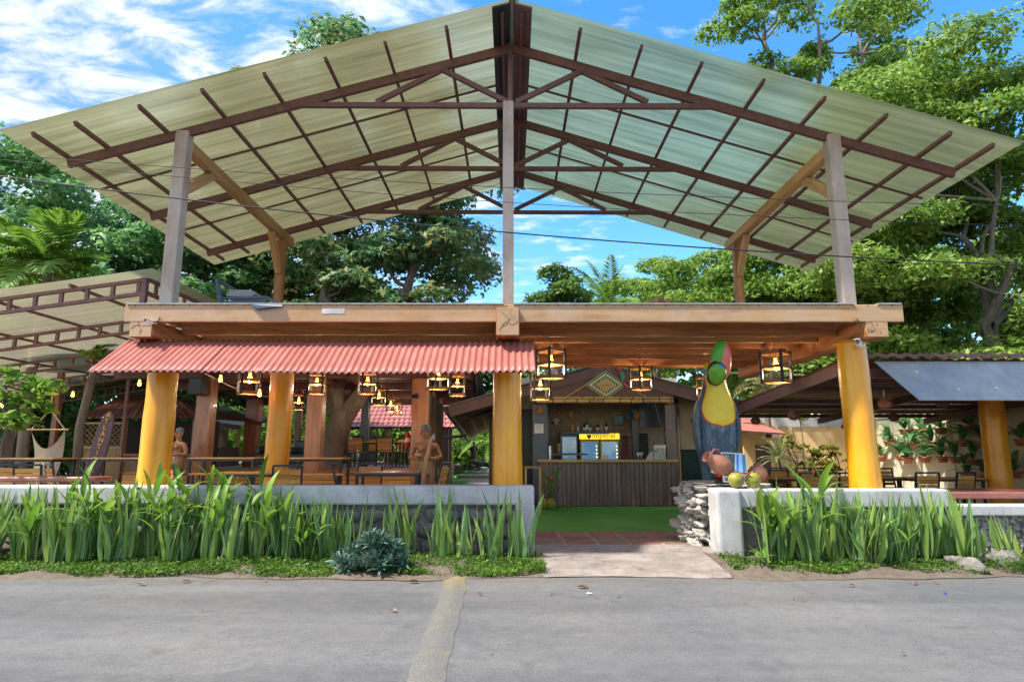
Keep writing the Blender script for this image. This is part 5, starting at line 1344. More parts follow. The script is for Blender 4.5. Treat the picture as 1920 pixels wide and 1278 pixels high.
sh0, sh1 = PX(1052, 810, 17.7), PX(1140, 810, 17.7); zs = PZ(1100, 808, 17.7)
timber('shelf', (sh0, 17.7, zs - 0.05), (sh1, 17.7, zs - 0.05), 0.35, 0.06, M['blueblack'], bar, bevel=0)
zh = PZ(1030, 851, 16.9); timber('work_shelf', (PX(1020, 850, 16.9), 16.9, zh), (PX(1100, 850, 16.9), 16.9, zh), 0.4, 0.05, M['blueblack'], bar, bevel=0)
# fridges
def glassy(name, c=(0.05, 0.13, 0.2), em=0.0):
    t = NT(name); v = t.coords(rnd=False); n = t.noise(v, 4, 6, 0.6); t.col(t.ramp(n, [(0.42, (0.008, 0.03, 0.05)), (0.56, c), (0.75, tuple(min(1, 4 * x) for x in c))])); t.set(0.06, coat=1.0)
    t.b.inputs['Emission Color'].default_value = (0.25, 0.6, 1.0, 1); t.b.inputs['Emission Strength'].default_value = em; return t.m
GLS = glassy('fridge_glass', (0.05, 0.15, 0.24), 0.07)
YFr = 17.75
fr = thing('beer_fridge', 'yellow double-door drinks fridge with lit header in the bar', 'fridge', P(1125, 900, YFr))
f0 = P(1086, 812, YFr); f1 = P(1163, 882, YFr)
b = MB(); b.box(f0.x, f1.x, YFr, YFr + 0.6, 0.2, f0.z + 0.02); b.build('cabinet', M['black'], fr)
hd = P(1125, 823, YFr); b = MB(); b.box(f0.x, f1.x, YFr - 0.02, YFr, hd.z, f0.z); b.build('header', plain('header_lit', (0.75, 0.5, 0.01), 0.4, var=0.1, emit=((1.0, 0.68, 0.03), 0.3)), fr)
FY = plain('fridge_yellow', (0.50, 0.40, 0.02), 0.4, var=0.15)
w2 = (f1.x - f0.x) / 2
for s_ in range(2):
    x0 = f0.x + s_ * w2 + 0.015; x1 = x0 + w2 - 0.03
    dz0, dz1 = 0.3, hd.z - 0.02
    d = bpy.data.objects.new('fridge_door', None); put(d, fr, Matrix.Translation((x0, YFr, 0.3)))
    b = MB(); b.box(x0, x0 + 0.045, YFr - 0.03, YFr, dz0, dz1); b.box(x1 - 0.045, x1, YFr - 0.03, YFr, dz0, dz1); b.box(x0 + 0.045, x1 - 0.045, YFr - 0.03, YFr, dz1 - 0.05, dz1); b.box(x0 + 0.045, x1 - 0.045, YFr - 0.03, YFr, dz0, dz0 + 0.05); b.build('frame', FY, d)
    b = MB(); b.box(x0 + 0.045, x1 - 0.045, YFr - 0.018, YFr - 0.01, dz0 + 0.05, dz1 - 0.05); b.build('pane', GLS, d)
    for k in range(7):
        b = MB(); z = dz1 - 0.18 - 0.10 * k; b.box(x1 - 0.08, x1 - 0.062, YFr - 0.022, YFr - 0.018, z, z + 0.02); b.build('led', plain('led', (0.7, 0.8, 1), 0.3, emit=((0.6, 0.8, 1.0), 3.0)) if 'led' not in bpy.data.materials else bpy.data.materials['led'], d)
text_mesh('lettering', 'Imperial', 0.20, M['black'], fr, Matrix.Translation(((f0.x + f1.x) / 2 + 0.12, YFr - 0.024, (hd.z + f0.z) / 2 + 0.02)) @ FACE, 0.001)
b = MB(); b.prism([(-0.07, 0.06), (-0.02, 0.03), (0, 0.06), (0.02, 0.03), (0.07, 0.06), (0.05, -0.03), (0.0, -0.08), (-0.05, -0.03)], 0.003); b.build('eagle_emblem', M['black'], fr, Matrix.Translation(((f0.x + f1.x) / 2 - 0.29, YFr - 0.025, (hd.z + f0.z) / 2 + 0.0)))
fr2 = thing('glass_fridge', 'narrow glass-door fridge left of the yellow fridge', 'fridge', P(1068, 900, YFr))
g0 = P(1050, 812, YFr); g1 = P(1084, 880, YFr); b = MB(); b.box(g0.x, g1.x, YFr, YFr + 0.5, 0.2, g0.z); b.build('cabinet', M['blueblack'], fr2)
b = MB(); b.box(g0.x + 0.06, g1.x - 0.04, YFr - 0.02, YFr - 0.002, 0.4, g0.z - 0.1); b.build('pane', glassy('fridge_glass_pale', (0.16, 0.24, 0.2), 0.05), fr2)
# bottles and bar clutter
def bottle(px, py0, Y, h, r, mat, lab, name='bottle', lm=None):
    p = P(px, py0, Y); t = thing(name, lab, 'bottle', (p.x, Y, p.z), 0, 'bottles in the bar')
    b = MB(); b.lathe([(r, 0), (r, h * 0.58), (r * 0.38, h * 0.74), (r * 0.34, h * 0.97), (r * 0.4, h)], 12); b.build('body', mat, t, wm(t), smooth=True)
    b = MB(); b.lathe([(r * 1.03, h * 0.15), (r * 1.03, h * 0.48)], 12, cap=False); b.build('paper_label', lm or M['white'], t, wm(t), smooth=True)
GB = plain('bottle_green', (0.02, 0.16, 0.14), 0.1, coat=1.0); DBt = plain('bottle_dark', (0.01, 0.014, 0.018), 0.1, coat=1.0); CB = plain('bottle_clear', (0.4, 0.45, 0.6), 0.1, coat=1.0)
for px, h, r, m_, lab in ((1084, 0.26, 0.035, CB, 'blue-white bottle on the bar shelf'), (1096, 0.22, 0.05, DBt, 'dark bottle with round white seal left of the green bottle'), (1101, 0.36, 0.045, GB, 'tall green bottle on the bar shelf'), (1107, 0.22, 0.045, GB, 'short green bottle with pale label on the bar shelf'), (1120.5, 0.22, 0.05, DBt, 'dark bottle left of the tan box on the shelf'), (1137, 0.28, 0.045, DBt, 'white-capped dark bottle at the right of the shelf')):
    bottle(px, 808, 17.62, h, r, m_, lab)
def small_box(name, lab, cat, px0, py0, px1, py1, Y, mat, d=0.12):
    p = P(px0, py0, Y); q = P(px1, py1, Y); t = thing(name, lab, cat, ((p.x + q.x) / 2, Y, q.z)); b = MB(); b.box(p.x, q.x, Y, Y + d, q.z, p.z); b.build('box', mat, t, bevel=0.006); return t
small_box('liquor_box', 'tan cardboard bottle box on the bar shelf', 'box', 1124, 794, 1131, 808, 17.65, plain('tan_box', (0.45, 0.30, 0.16), 0.6))
small_box('spice_tin', 'orange and white tin at the left of the shelf', 'tin', 1071, 795, 1076, 808, 17.65, plain('tin', (0.55, 0.25, 0.12), 0.5, var=0.5, scale=20))
small_box('napkin_box', 'tan napkin box on the bar counter', 'box', 1127, 853, 1141, 860, YC + 0.15, plain('napkin', (0.55, 0.44, 0.30), 0.7))
# steel urn, blender jug, glasses
p = P(1030, 861, 16.2); t = thing('drinks_urn', 'steel drinks urn with blue water jug behind the left of the counter', 'urn', (p.x, 16.2, p.z))
b = MB(); b.lathe([(0.07, 0), (0.075, 0.30), (0.07, 0.34)], 14); b.build('body', plain('steel', (0.5, 0.5, 0.5), 0.25, 0.9, var=0.1), t, wm(t), smooth=True)
b = MB(); b.lathe([(0.10, 0), (0.10, 0.36), (0.05, 0.44)], 14, (-0.08, 0.16, 0)); b.build('water_jug', plain('waterjug', (0.05, 0.22, 0.3), 0.1), t, wm(t), smooth=True)
p = P(1048, 851, 16.7); t = thing('wooden_beaker', 'tapered wooden beaker on the work shelf', 'beaker', (p.x, 16.7, p.z + 0.03)); b = MB(); b.lathe([(0.03, 0), (0.055, 0.24), (0.045, 0.24), (0.02, 0.05)], 10); b.build('cup', M['bamboo'], t, wm(t), smooth=True)
p = P(1200, 862, YC + 0.2); t = thing('cocktail_glasses', 'cluster of upturned stemmed glasses at the right of the counter', 'glasses', (p.x, YC + 0.2, zt + 0.045))
for k, dx in enumerate((-0.04, 0.04)):
    b = MB(); b.lathe([(0.035, 0), (0.006, 0.01), (0.006, 0.09), (0.04, 0.13), (0.045, 0.19)], 10, (dx, 0, 0)); b.build('glass', plain('glassware', (0.45, 0.55, 0.55), 0.1, coat=1), t, wm(t), smooth=True)
t = thing('menu_screen', 'white tilted till screen on the right of the counter', 'till', P(1220, 860, YC + 0.2)); b = MB(); b.prism([(-0.12, 0), (0.16, 0), (0.16, 0.20), (0.0, 0.20)], 0.03); b.build('screen', plain('till', (0.45, 0.5, 0.5), 0.4), t, Matrix.Translation((PX(1220, 860, YC + .2), YC + 0.25, zt + 0.045)))
t = thing('display_case', 'small clear display case with white lettered top at the right counter end', 'display', P(1238, 860, YC + 0.1))
d0 = P(1226, 834, YC + 0.15); d1 = P(1249, 861, YC + 0.15)
b = MB(); b.box(d0.x, d1.x, YC + 0.15, YC + 0.35, zt + 0.045, d0.z - 0.05); b.build('case', plain('case', (0.30, 0.38, 0.36), 0.2, var=0.7, scale=18), t)
b = MB(); b.box(d0.x, d1.x, YC + 0.13, YC + 0.15, d0.z - 0.07, d0.z); b.build('header', M['white'], t); strokes('lettering', 0.2, 0.025, 9, M['black'], t, Matrix.Translation(((d0.x + d1.x) / 2, YC + 0.128, d0.z - 0.035)), 5)['kind'] = 'stuff'
def picture(px0, py0, px1, py1, Y, rot, mat, lab):
    p = P((px0 + px1) / 2, (py0 + py1) / 2, Y); w_ = PX(px1, py0, Y) - PX(px0, py0, Y); h = PZ(px0, py0, Y) - PZ(px0, py1, Y)
    t = thing('sea_picture', lab, 'picture', p, 0, 'sea pictures in the bar'); b = MB(); b.box(-w_ / 2, w_ / 2, 0, 0.02, -h / 2, h / 2); b.build('print', mat, t, wm(t) @ Matrix.Rotation(R(rot), 4, 'Y'))
SEA = plain('seaprint', (0.03, 0.22, 0.28), 0.4, var=0.9, scale=9); picture(1151, 780, 1170, 795, 18.2, -3, SEA, 'flat turquoise sea picture on the bar back wall'); picture(1175, 772, 1192, 787, 17.9, 12, plain('seaprint2', (0.02, 0.2, 0.38), 0.4, var=0.8, scale=7), 'tilted turquoise sea picture beside the bar post')
p = P(1011, 807, YC + 0.15); t = thing('paper_notice', 'white printed notice taped on the left bar post', 'notice', p)
n0 = P(1002, 794, YC + 0.17); n1 = P(1019, 812, YC + 0.17); b = MB(); b.box(n0.x, n1.x, YC + 0.17, YC + 0.176, n1.z, n0.z); b.build('sheet', M['white'], t)
for k in range(3): b = MB(); b.box(n0.x + 0.03, n1.x - 0.03 - 0.03 * k, YC + 0.166, YC + 0.17, n0.z - 0.05 - 0.05 * k, n0.z - 0.04 - 0.05 * k); b.build('print_line', plain('inkline', (0.2, 0.2, 0.25), 0.6), t)
# woven lamps in the bar
for px, py, lab in ((1071, 780, 'woven ball lamp over the bar shelf'), (1194, 780, 'woven bell lamp by the sea pictures'), (1013, 770, 'woven square basket lamp on the left bar post')):
    p = P(px, py, 17.3 if px > 1050 else YC + 0.1); t = thing('woven_lamp', lab, 'lamp', p)
    b = MB(); b.lathe([(0.02, 0.14), (0.06, 0.12), (0.095, 0.04), (0.09, -0.05), (0.05, -0.09)], 12); b.build('shade', plain('weave', (0.35, 0.18, 0.08), 0.8, var=0.4, scale=30), t, wm(t), smooth=True)
    b = MB(); b.tube([(0, 0, 0.13), (0, 0, 0.6)], 0.006, 5); b.build('cord', M['cable'], t, wm(t))
t = thing('wall_fish', 'white carved fish on the bar back wall', 'ornament', P(1037, 790, 18.4)); p = P(1037, 790, 18.4)
flat(t, 'fish_body', [(-0.2, -0.12), (-0.12, -0.1), (0.02, 0.10), (0.16, 0.11), (0.2, 0.05), (0.08, -0.14), (0.02, 0.0), (-0.1, 0.06)], plain('fishwhite', (0.55, 0.55, 0.52), 0.6), 0, 0.03, Matrix.Translation(p))
# right flank of the bar: yellow post, cream wall, green shuttered front
x = PX(1270, 850, 15.9); log_column('log_post', x, 16.4, 0.15, 2.7, 0.10, bar, 77)
b = MB(); b.box(PX(1275, 800, 17.6), PX(1322, 800, 17.6) + 0.05, 17.6, 17.7, 0.15, 3.2); b.build('side_wall', M['creamwall'], bar)
p = P(1276, 842, 17.55); b = MB(); b.box(p.x, PX(1319, 842, 17.55), 17.52, 17.58, 0.15, p.z); b.build('green_panel', plain('greenpanel', (0.012, 0.055, 0.045), 0.6, var=0.5, scale=4), bar)
t = thing('toilet_sign', 'small carved brown sign boards on the cream wall beside the bar', 'sign', P(1305, 790, 17.5))
for a_, c_ in (((1296, 784), (1313, 794)), ((1299, 796), (1311, 805))):
    p = P(*a_, 17.55); q = P(*c_, 17.55); b = MB(); b.box(p.x, q.x, 17.54, 17.575, q.z, p.z); b.build('board', M['brownpaint'], t)
for k, py in enumerate((787, 792)):
    p = P(1304.5, py, 17.53); strokes('lettering', 0.18, 0.045, 6, M['gold'], t, Matrix.Translation(p), 8 + k)['kind'] = 'stuff'

# ---------------------------------------------------------------- house along the corridor with reed eave
ho = thing('corridor_house', 'cream side house with reed-lined eave along the corridor', 'house', P(930, 900, 17))
b = MB(); xw = PX(923, 850, 17.5); b.add([(xw, 17.5, 0.14), (PX(1000, 850, 18.5) , 17.5, 0.14), (PX(1000, 850, 18.5), 18.0, 3.2), (xw, 17.5, 3.2)], [(0, 1, 2, 3)])
b.box(xw, 1.0, 17.5, 17.7, 0.14, 3.1); b.box(xw, xw + 0.15, 17.7, 34, 0.14, 2.6); b.build('wall', M['creamwall'], ho)
b = MB(); p = P(917, 850, 19.0); b.box(p.x, p.x + 0.16, 18.9, 19.1, 0.14, 2.45); b.build('porch_post', M['creamwall'], ho)
x0 = PX(984, 850, 16.6); b = MB(); b.box(PX(975, 850, 17.4), PX(1000, 850, 17.4), 17.42, 17.48, 0.14, 2.6); b.build('dark_doorway', M['darkbar'], ho)
e0_ = P(845, 768, 15.9); i0_ = P(925, 738, 15.9); e1_ = P(880, 822, 27.0); i1_ = P(930, 800, 27.0)
b = MB(); b.add([e0_, i0_, i1_, e1_], [(0, 1, 2, 3)]); o = b.build('eave_sheet', M['zinc'], ho, Matrix.Translation((0, 0, 0.06))); sm = o.modifiers.new('t', 'SOLIDIFY'); sm.thickness = 0.03
for k in range(6):
    for j in range(3):
        def ep(u, v): return (e0_.lerp(e1_, u)).lerp(i0_.lerp(i1_, u), v)
        b = MB(); b.add([ep(k / 6 + .01, j / 3 + .02), ep(k / 6 + .01, (j + 1) / 3 - .02), ep((k + 1) / 6 - .01, (j + 1) / 3 - .02), ep((k + 1) / 6 - .01, j / 3 + .02)], [(0, 1, 2, 3)]); b.build('reed_panel', M['reed'], ho)
b = MB(); b.tube([e0_ + Vector((-0.08, -0.1, 0)), e1_ + Vector((-0.08, 0, 0))], 0.10, 12); b.build('gutter', M['zinc'], ho, smooth=True)
b = MB(); b.tube([P(874, 815, 22), P(868, 817, 22), P(820, 821, 22)], 0.05, 8); b.build('downpipe', M['zinc'], ho, smooth=True)
b = MB(); q0 = P(840, 872, 26); q1 = P(912, 876, 26); b.box(q0.x, q1.x, 30, 31, 0.13, 0.30); b.build('step', M['tile_gray'], ho)

# ---------------------------------------------------------------- lattice kiosk at the far left
ki = thing('lattice_kiosk', 'small kiosk with ribbed red roof and lattice front behind the surfboard sign', 'kiosk', P(250, 880, 17))
KY = 17.0
M['kiosk_pale'] = plain('kiosk_pale', (0.62, 0.42, 0.36), 0.45, var=0.2)
a0 = P(152, 784, KY); a1 = P(372, 783, KY); r0 = P(235, 741, 20); r1 = P(325, 741, 20)
nk = 22
for k in range(nk):
    u0, u1 = k / nk, (k + 1) / nk
    b = MB(); b.add([a0.lerp(a1, u0), a0.lerp(a1, u1), r0.lerp(r1, u1), r0.lerp(r1, u0)], [(0, 1, 2, 3)]); b.build('roof_strip', M['kiosk_pale'] if k % 2 else M['tilered'], ki)
    b = MB(); b.bar(a0.lerp(a1, u0) + Vector((0, -.02, .02)), r0.lerp(r1, u0) + Vector((0, 0, .02)), 0.05, 0.04); b.build('roof_rib', M['roofmaroon'], ki)
b = MB(); b.add([a1, a1 + Vector((1.0, 4.5, -0.05)), r1 + Vector((0.0, 1.2, 0)), r1], [(0, 1, 2, 3)]); b.build('roof_hip', M['roofmaroon'], ki)
kz = P(200, 786, KY).z
for px in (150, 232, 300, 365):
    p = P(px, 820, KY); timber('post', (p.x, KY, 0.5), (p.x, KY, kz), 0.11, 0.11, M['bamboo'] if px < 240 else M['darkpost'], ki, up=(0, 1, 0), bevel=0)
zl0, zl1 = PZ(180, 838, KY), PZ(180, 793, KY); xl0, xl1 = PX(150, 820, KY), PX(230, 820, KY)
b = MB(); b.box(xl0, xl1, KY, KY + 0.06, 0.5, zl0); b.build('reed_base', M['reed'], ki)
timber('rail', (xl0, KY, zl1), (xl1, KY, zl1), 0.05, 0.05, M['bamboo'], ki, bevel=0); timber('rail', (xl0, KY, zl0), (xl1, KY, zl0), 0.05, 0.05, M['bamboo'], ki, bevel=0)
hh = zl1 - zl0
for i in range(-6, 16):
    for s_ in (1, -1):
        x = xl0 + i * 0.14; c = []
        for u in (0.0, 1.0):
            c.append(Vector((x + (u if s_ > 0 else 1 - u) * hh, KY + 0.01 * s_, zl0 + u * hh)))
        lo, hi = c
        def clipx(p, q):
            if p.x < xl0: p = p.lerp(q, (xl0 - p.x) / (q.x - p.x))
            if p.x > xl1: p = p.lerp(q, (xl1 - p.x) / (q.x - p.x))
            return p
        if max(lo.x, hi.x) <= xl0 or min(lo.x, hi.x) >= xl1: continue
        l2 = clipx(lo, hi); h2 = clipx(hi, lo)
        if (h2 - l2).length > 0.06: timber('lattice_slat', l2, h2, 0.012, 0.018, M['reed'], ki, up=(0, -1, 0), bevel=0)
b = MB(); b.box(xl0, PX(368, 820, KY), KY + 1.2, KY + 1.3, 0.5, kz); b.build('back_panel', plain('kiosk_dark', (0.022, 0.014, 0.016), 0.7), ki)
p = P(240, 852, KY); timber('counter', (xl1, KY, p.z), (PX(365, 850, KY), KY, p.z), 0.3, 0.05, M['darkpost'], ki, bevel=0)
b = MB(); b.box(xl1, PX(365, 850, KY), KY + 0.02, KY + 0.06, 0.5, p.z - 0.03); b.build('reed_front', M['reed'], ki)
# small reed shed right of it
rs = thing('reed_shed', 'low reed-walled shed with rusty lean-to roof beyond the dining tables', 'shed', P(425, 870, 24))
a0 = P(396, 790, 23.5); a1 = P(452, 797, 23.5); b = MB(); b.add([a0, a1, a1 + Vector((0, 2.5, 0.35)), a0 + Vector((0, 2.5, 0.35))], [(0, 1, 2, 3)]); b.add([a0, a1, a1 + Vector((0, 0, -0.18)), a0 + Vector((0, 0, -0.18))], [(0, 1, 2, 3)]); b.build('roof', M['roofmaroon'], rs)
p0 = P(385, 803, 25); p1 = P(424, 842, 25); b = MB(); b.box(p0.x, p1.x, 25, 25.1, 0.5, p0.z); b.build('reed_wall', M['reed'], rs)
p = P(447, 820, 23.6); timber('post', (p.x, 23.6, 0.5), (p.x, 23.6, P(447, 798, 23.6).z), 0.09, 0.09, M['bamboo'], rs, up=(0, 1, 0), bevel=0)
p0 = P(388, 838, 22.8); p1 = P(447, 850, 22.8); b = MB(); b.box(p0.x, p1.x, 22.8, 22.9, 0.5, p0.z); b.build('low_wall', M['brownpaint'], rs)

# ---------------------------------------------------------------- right dining shelter
ri = thing('right_shelter', 'dark metal-roofed dining shelter on the right with a grey drop sheet', 'shelter', (8, 12, 0.14))
fa = P(1640, 690, 10.6); fb = Vector((15.5, 10.6, fa.z)); ba = Vector((5.6, 15.2, 2.66)); 
vs, fs = corrugated(0, 10.0, 0, 0, 1, 0, 0.20, 0.03)
b = MB()
nn = 60
zr0, zr1 = fa.z + 0.10, 2.46
YR1 = 17.2
for k in range(5):
    x0 = 5.55 + 2.0 * k; x1 = x0 + 2.0; vs, fs = corrugated(x0, x1, 10.3, zr0, YR1, zr1, 0.22, 0.03); b = MB(); b.add(vs, fs); o = b.build('roof_sheet', M['roofmaroon'], ri, smooth=True)
for k in range(8):
    y = 10.8 + 0.88 * k; z = zr0 + (zr1 - zr0) * (y - 10.3) / (YR1 - 10.3) - 0.09
    timber('purlin', (5.55, y, z), (15.4, y, z), 0.05, 0.09, M['brownpaint'] if k % 3 else M['bamboo'], ri, bevel=0)
timber('edge_beam', (5.52, 10.3, zr0 - 0.14), (5.52, YR1, zr1 - 0.14), 0.06, 0.20, M['brownpaint'], ri, bevel=0)
for x in (8.4, 11.3): timber('rafter', (x, 10.3, zr0 - 0.2), (x, YR1, zr1 - 0.2), 0.08, 0.15, M['brownpaint'], ri, bevel=0)
timber('front_beam', (5.55, 10.55, zr0 - 0.2), (15, 10.55, zr0 - 0.2), 0.08, 0.16, M['brownpaint'], ri, bevel=0)
vs, fs = corrugated(5.75, 15.4, 10.62, zr0 + 0.15, 10.22, zr0 + 0.03, 0.24, 0.022); b = MB(); b.add(vs, fs); b.build('ridge_flashing', M['roofmaroon'], ri, smooth=True)
for k in range(4):
    x0 = 6.02 + 2.0 * k; b = MB(); zb_ = PZ(1800, 750, 9.72)
    q = [(x0, 10.28, zr0 - 0.03), (x0 + 2.0, 10.28, zr0 - 0.03), (x0 + 2.0, 9.72, zb_), (x0 + (0.32 if k == 0 else 0), 9.72, zb_)]
    nn = 80; vs = []
    for j in range(2):
        for i in range(nn + 1):
            u = i / nn; e = Vector(q[0]).lerp(Vector(q[1]), u) if j == 0 else Vector(q[3]).lerp(Vector(q[2]), u); vs.append(e + Vector((0, 0, 0.005 * (i % 2))))
    b.add(vs, [(i, nn + 1 + i, nn + 2 + i, i + 1) for i in range(nn)]); o = b.build('drop_sheet', M['dropsheet'], ri); sm = o.modifiers.new('t', 'SOLIDIFY'); sm.thickness = 0.012
    for (u, v) in ((0.25, 0.3), (0.8, 0.72), (0.45, 0.75)):
        pa = Vector(q[0]).lerp(Vector(q[1]), u); pb = Vector(q[3]).lerp(Vector(q[2]), u); c = pa.lerp(pb, v)
        b = MB(); b.lathe([(0.022, 0), (0.012, 0.012)], 8); b.build('screw_cap', M['white'], ri, Matrix.Translation(c + Vector((0, -0.015, 0.01))) @ Matrix.Rotation(R(50), 4, 'X'))
for (px, Y, r_) in ((1873, 13.6, 0.24),):
    p = P(px, 880, Y); log_column('log_column', p.x - 0.0, Y, 0.14, 2.6, r_, ri, 91)
p = P(1383, 850, 17.5); log_column('log_column', p.x, 17.5, 0.14, 2.6, 0.15, ri, 92)
# walls
cw = thing('pot_wall', 'cream plastered side wall hung with rows of terracotta pots', 'wall', (11.9, 16, 0.14))
WX = 12.0
b = MB(); b.box(WX, WX + 0.2, 9.5, 21.6, 0.13, 2.48); b.build('plaster_face', M['creamwall'], cw)
b = MB(); b.box(WX - 0.04, WX + 0.24, 9.5, 21.6, 2.48, 2.72); b.build('coping', M['graywall'], cw)
for y in (12.0, 14.6, 17.2, 19.8): b = MB(); b.box(WX - 0.03, WX, y, y + 0.16, 0.14, 2.478); b.build('pilaster', M['creamwall'], cw)
ow = thing('orange_wall', 'orange rendered back wall with weathered white coping on the right', 'wall', (9, 21.7, 0.14))
b = MB(); b.box(5.5, 14, 21.7, 21.9, 0.13, PZ(1550, 800, 21.7)); b.build('rendered_face', M['orangewall'], ow)
b = MB(); b.box(5.5, 14, 21.66, 21.94, PZ(1550, 800, 21.7), PZ(1550, 783, 21.7)); b.build('coping', M['graywall'], ow)
for px in (1558, 1480): x = PX(px, 850, 21.7); b = MB(); b.box(x, x + 0.12, 21.64, 21.70, 0.14, PZ(1550, 801, 21.7)); b.build('pilaster', M['orangewall'], ow)
sh = thing('small_outbuilding', 'small orange outbuilding with tiled lean-to behind the toucan', 'building', P(1430, 890, 20))
p0 = P(1393, 820, 19.8); p1 = P(1468, 890, 19.8)
b = MB(); b.box(p0.x, p1.x, 19.8, 21.6, 0.14, p0.z); b.build('wall', M['orangewall'], sh)
p2 = P(1398, 830, 19.78); p3 = P(1416, 890, 19.78); b = MB(); b.box(p2.x + 0.3, p3.x + 0.5, 19.74, 19.79, 0.14, p2.z - 0.05); b.build('doorway', M['brownpaint'], sh)
q0 = P(1385, 806, 19.2); q1 = P(1475, 812, 19.2); b = MB(); b.add([q0, q1, q1 + Vector((0, 2.4, 0.55)), q0 + Vector((0, 2.4, 0.55))], [(0, 1, 2, 3)]); o = b.build('lean_to_roof', M['tilered'], sh); sm = o.modifiers.new('t', 'SOLIDIFY'); sm.thickness = 0.05
# leaning surfboards
def surfboard(name, lab, base, length, w, mat, tilt_y, tilt_x, group=None):
    t = thing(name, lab, 'surfboard', base); n = 16; pts = []
    for i in range(n + 1):
        u = i / n; ww = w * 0.5 * (math.sin(math.pi * (0.05 + 0.93 * u)) ** 0.30 if u < 1 else 0.12); pts.append((ww, u * length))
    poly = [(a, z) for a, z in pts] + [(-a, z) for a, z in reversed(pts)]
    Mx = wm(t) @ Matrix.Rotation(tilt_y, 4, 'Y') @ Matrix.Rotation(tilt_x, 4, 'X')
    b = MB(); b.prism(poly, 0.06); b.build('board', mat, t, Mx, bevel=0.02, seg=2)
    return t, Mx
surfboard('surfboard', 'cream surfboard leaning on the orange wall', (P(1465, 890, 21).x, 21.0, 0.15), 2.45, 0.62, plain('board_cream', (0.50, 0.36, 0.20), 0.4), R(-2), R(-12))
# ---------------------------------------------------------------- chairs and tables
def make_chair(label):
    t = thing('slat_chair', label, 'chair', (0, 0, 0)); I = Matrix.Identity(4)
    w, d, sh_, bh = 0.23, 0.22, 0.45, 0.90
    for sx in (-1, 1):
        b = MB(); b.bar((sx * w, -d, 0), (sx * w, -d, sh_), 0.03, 0.03, up=(0, 1, 0)); b.build('front_leg', M['blacksteel'], t, I)
        b = MB(); b.bar((sx * w, d + 0.03, 0), (sx * w, d, sh_), 0.03, 0.03, up=(0, 1, 0)); b.bar((sx * w, d, sh_ - 0.005), (sx * w, d + 0.09, bh), 0.03, 0.03, up=(0, 1, 0)); b.build('rear_leg', M['blacksteel'], t, I)
    b = MB(); b.bar((-w, d + 0.09, bh), (w, d + 0.09, bh), 0.03, 0.035); b.build('top_rail', M['blacksteel'], t, I)
    b = MB(); b.bar((-w, -d, sh_ - 0.02), (w, -d, sh_ - 0.02), 0.03, 0.03); b.bar((-w, d, sh_ - 0.02), (w, d, sh_ - 0.02), 0.03, 0.03); b.bar((-w, -d, sh_ - 0.02), (-w, d, sh_ - 0.02), 0.03, 0.03); b.bar((w, -d, sh_ - 0.02), (w, d, sh_ - 0.02), 0.03, 0.03); b.build('seat_frame', M['blacksteel'], t, I)
    me = None
    for k in range(4):
        z = 0.545 + 0.085 * k; y = d + 0.09 * (z - sh_) / (bh - sh_)
        if me is None: bb = MB(); bb.box(-w + 0.012, w - 0.012, -0.01, 0.01, -0.037, 0.037); me = bb.build('back_slat', M['slat'], t, Matrix.Translation((0, y, z)) @ Matrix.Rotation(R(-11), 4, 'X'), bevel=0.004).data
        else: put(bpy.data.objects.new('back_slat', me), t, Matrix.Translation((0, y, z)) @ Matrix.Rotation(R(-11), 4, 'X'))
    me = None
    for k in range(4):
        y = -d + 0.06 + 0.11 * k
        if me is None: bb = MB(); bb.box(-w, w, -0.05, 0.05, 0, 0.02); me = bb.build('seat_slat', M['slat'], t, Matrix.Translation((0, y, sh_)), bevel=0.004).data
        else: put(bpy.data.objects.new('seat_slat', me), t, Matrix.Translation((0, y, sh_)))
    return t
def make_table(label, L=1.2, Wd=0.72, H=0.76, top='slat'):
    t = thing('plank_table', label, 'table', (0, 0, 0)); I = Matrix.Identity(4); n = 5
    me = None
    for k in range(n):
        y = -Wd / 2 + Wd / n * (k + 0.5)
        if me is None: bb = MB(); bb.box(-L / 2, L / 2, -Wd / n / 2 + 0.003, Wd / n / 2 - 0.003, 0, 0.025); me = bb.build('top_plank', M[top], t, Matrix.Translation((0, y, H - 0.025)), bevel=0.003).data
        else: put(bpy.data.objects.new('top_plank', me), t, Matrix.Translation((0, y, H - 0.025)))
    b = MB()
    for s_ in (-1, 1): b.bar((-L / 2 + .01, s_ * (Wd / 2 - 0.02), H - 0.05), (L / 2 - .01, s_ * (Wd / 2 - 0.02), H - 0.05), 0.035, 0.045); b.bar((s_ * (L / 2 - 0.03), -Wd / 2 + 0.04, H - 0.05), (s_ * (L / 2 - 0.03), Wd / 2 - 0.04, H - 0.05), 0.035, 0.045)
    b.build('apron', M['blacksteel'], t, I)
    for sx in (-1, 1):
        for sy in (-1, 1):
            b = MB(); b.bar((sx * (L / 2 - 0.04), sy * (Wd / 2 - 0.045), 0), (sx * (L / 2 - 0.04), sy * (Wd / 2 - 0.045), H - 0.07), 0.05, 0.05, up=(0, 1, 0)); b.build('leg', M['blacksteel'], t, I)
    b = MB(); b.bar((-L / 2 + 0.05, 0, 0.2), (L / 2 - 0.05, 0, 0.2), 0.03, 0.03)
    for s_ in (-1, 1): b.bar((s_ * (L / 2 - 0.04), -Wd / 2 + 0.07, 0.2), (s_ * (L / 2 - 0.04), Wd / 2 - 0.07, 0.2), 0.03, 0.03)
    b.build('stretcher', M['blacksteel'], t, I)
    return t
CH = None; TB = {}
def chair(px, Y, z, rz, label, group):
    global CH
    loc = (PX(px, 885, Y), Y, z)
    if CH is None:
        CH = make_chair(label); CH.matrix_local = Matrix.Translation(loc) @ Matrix.Rotation(rz, 4, 'Z'); CH['group'] = group; return CH
    return copy_thing(CH, loc, rz, label, group)
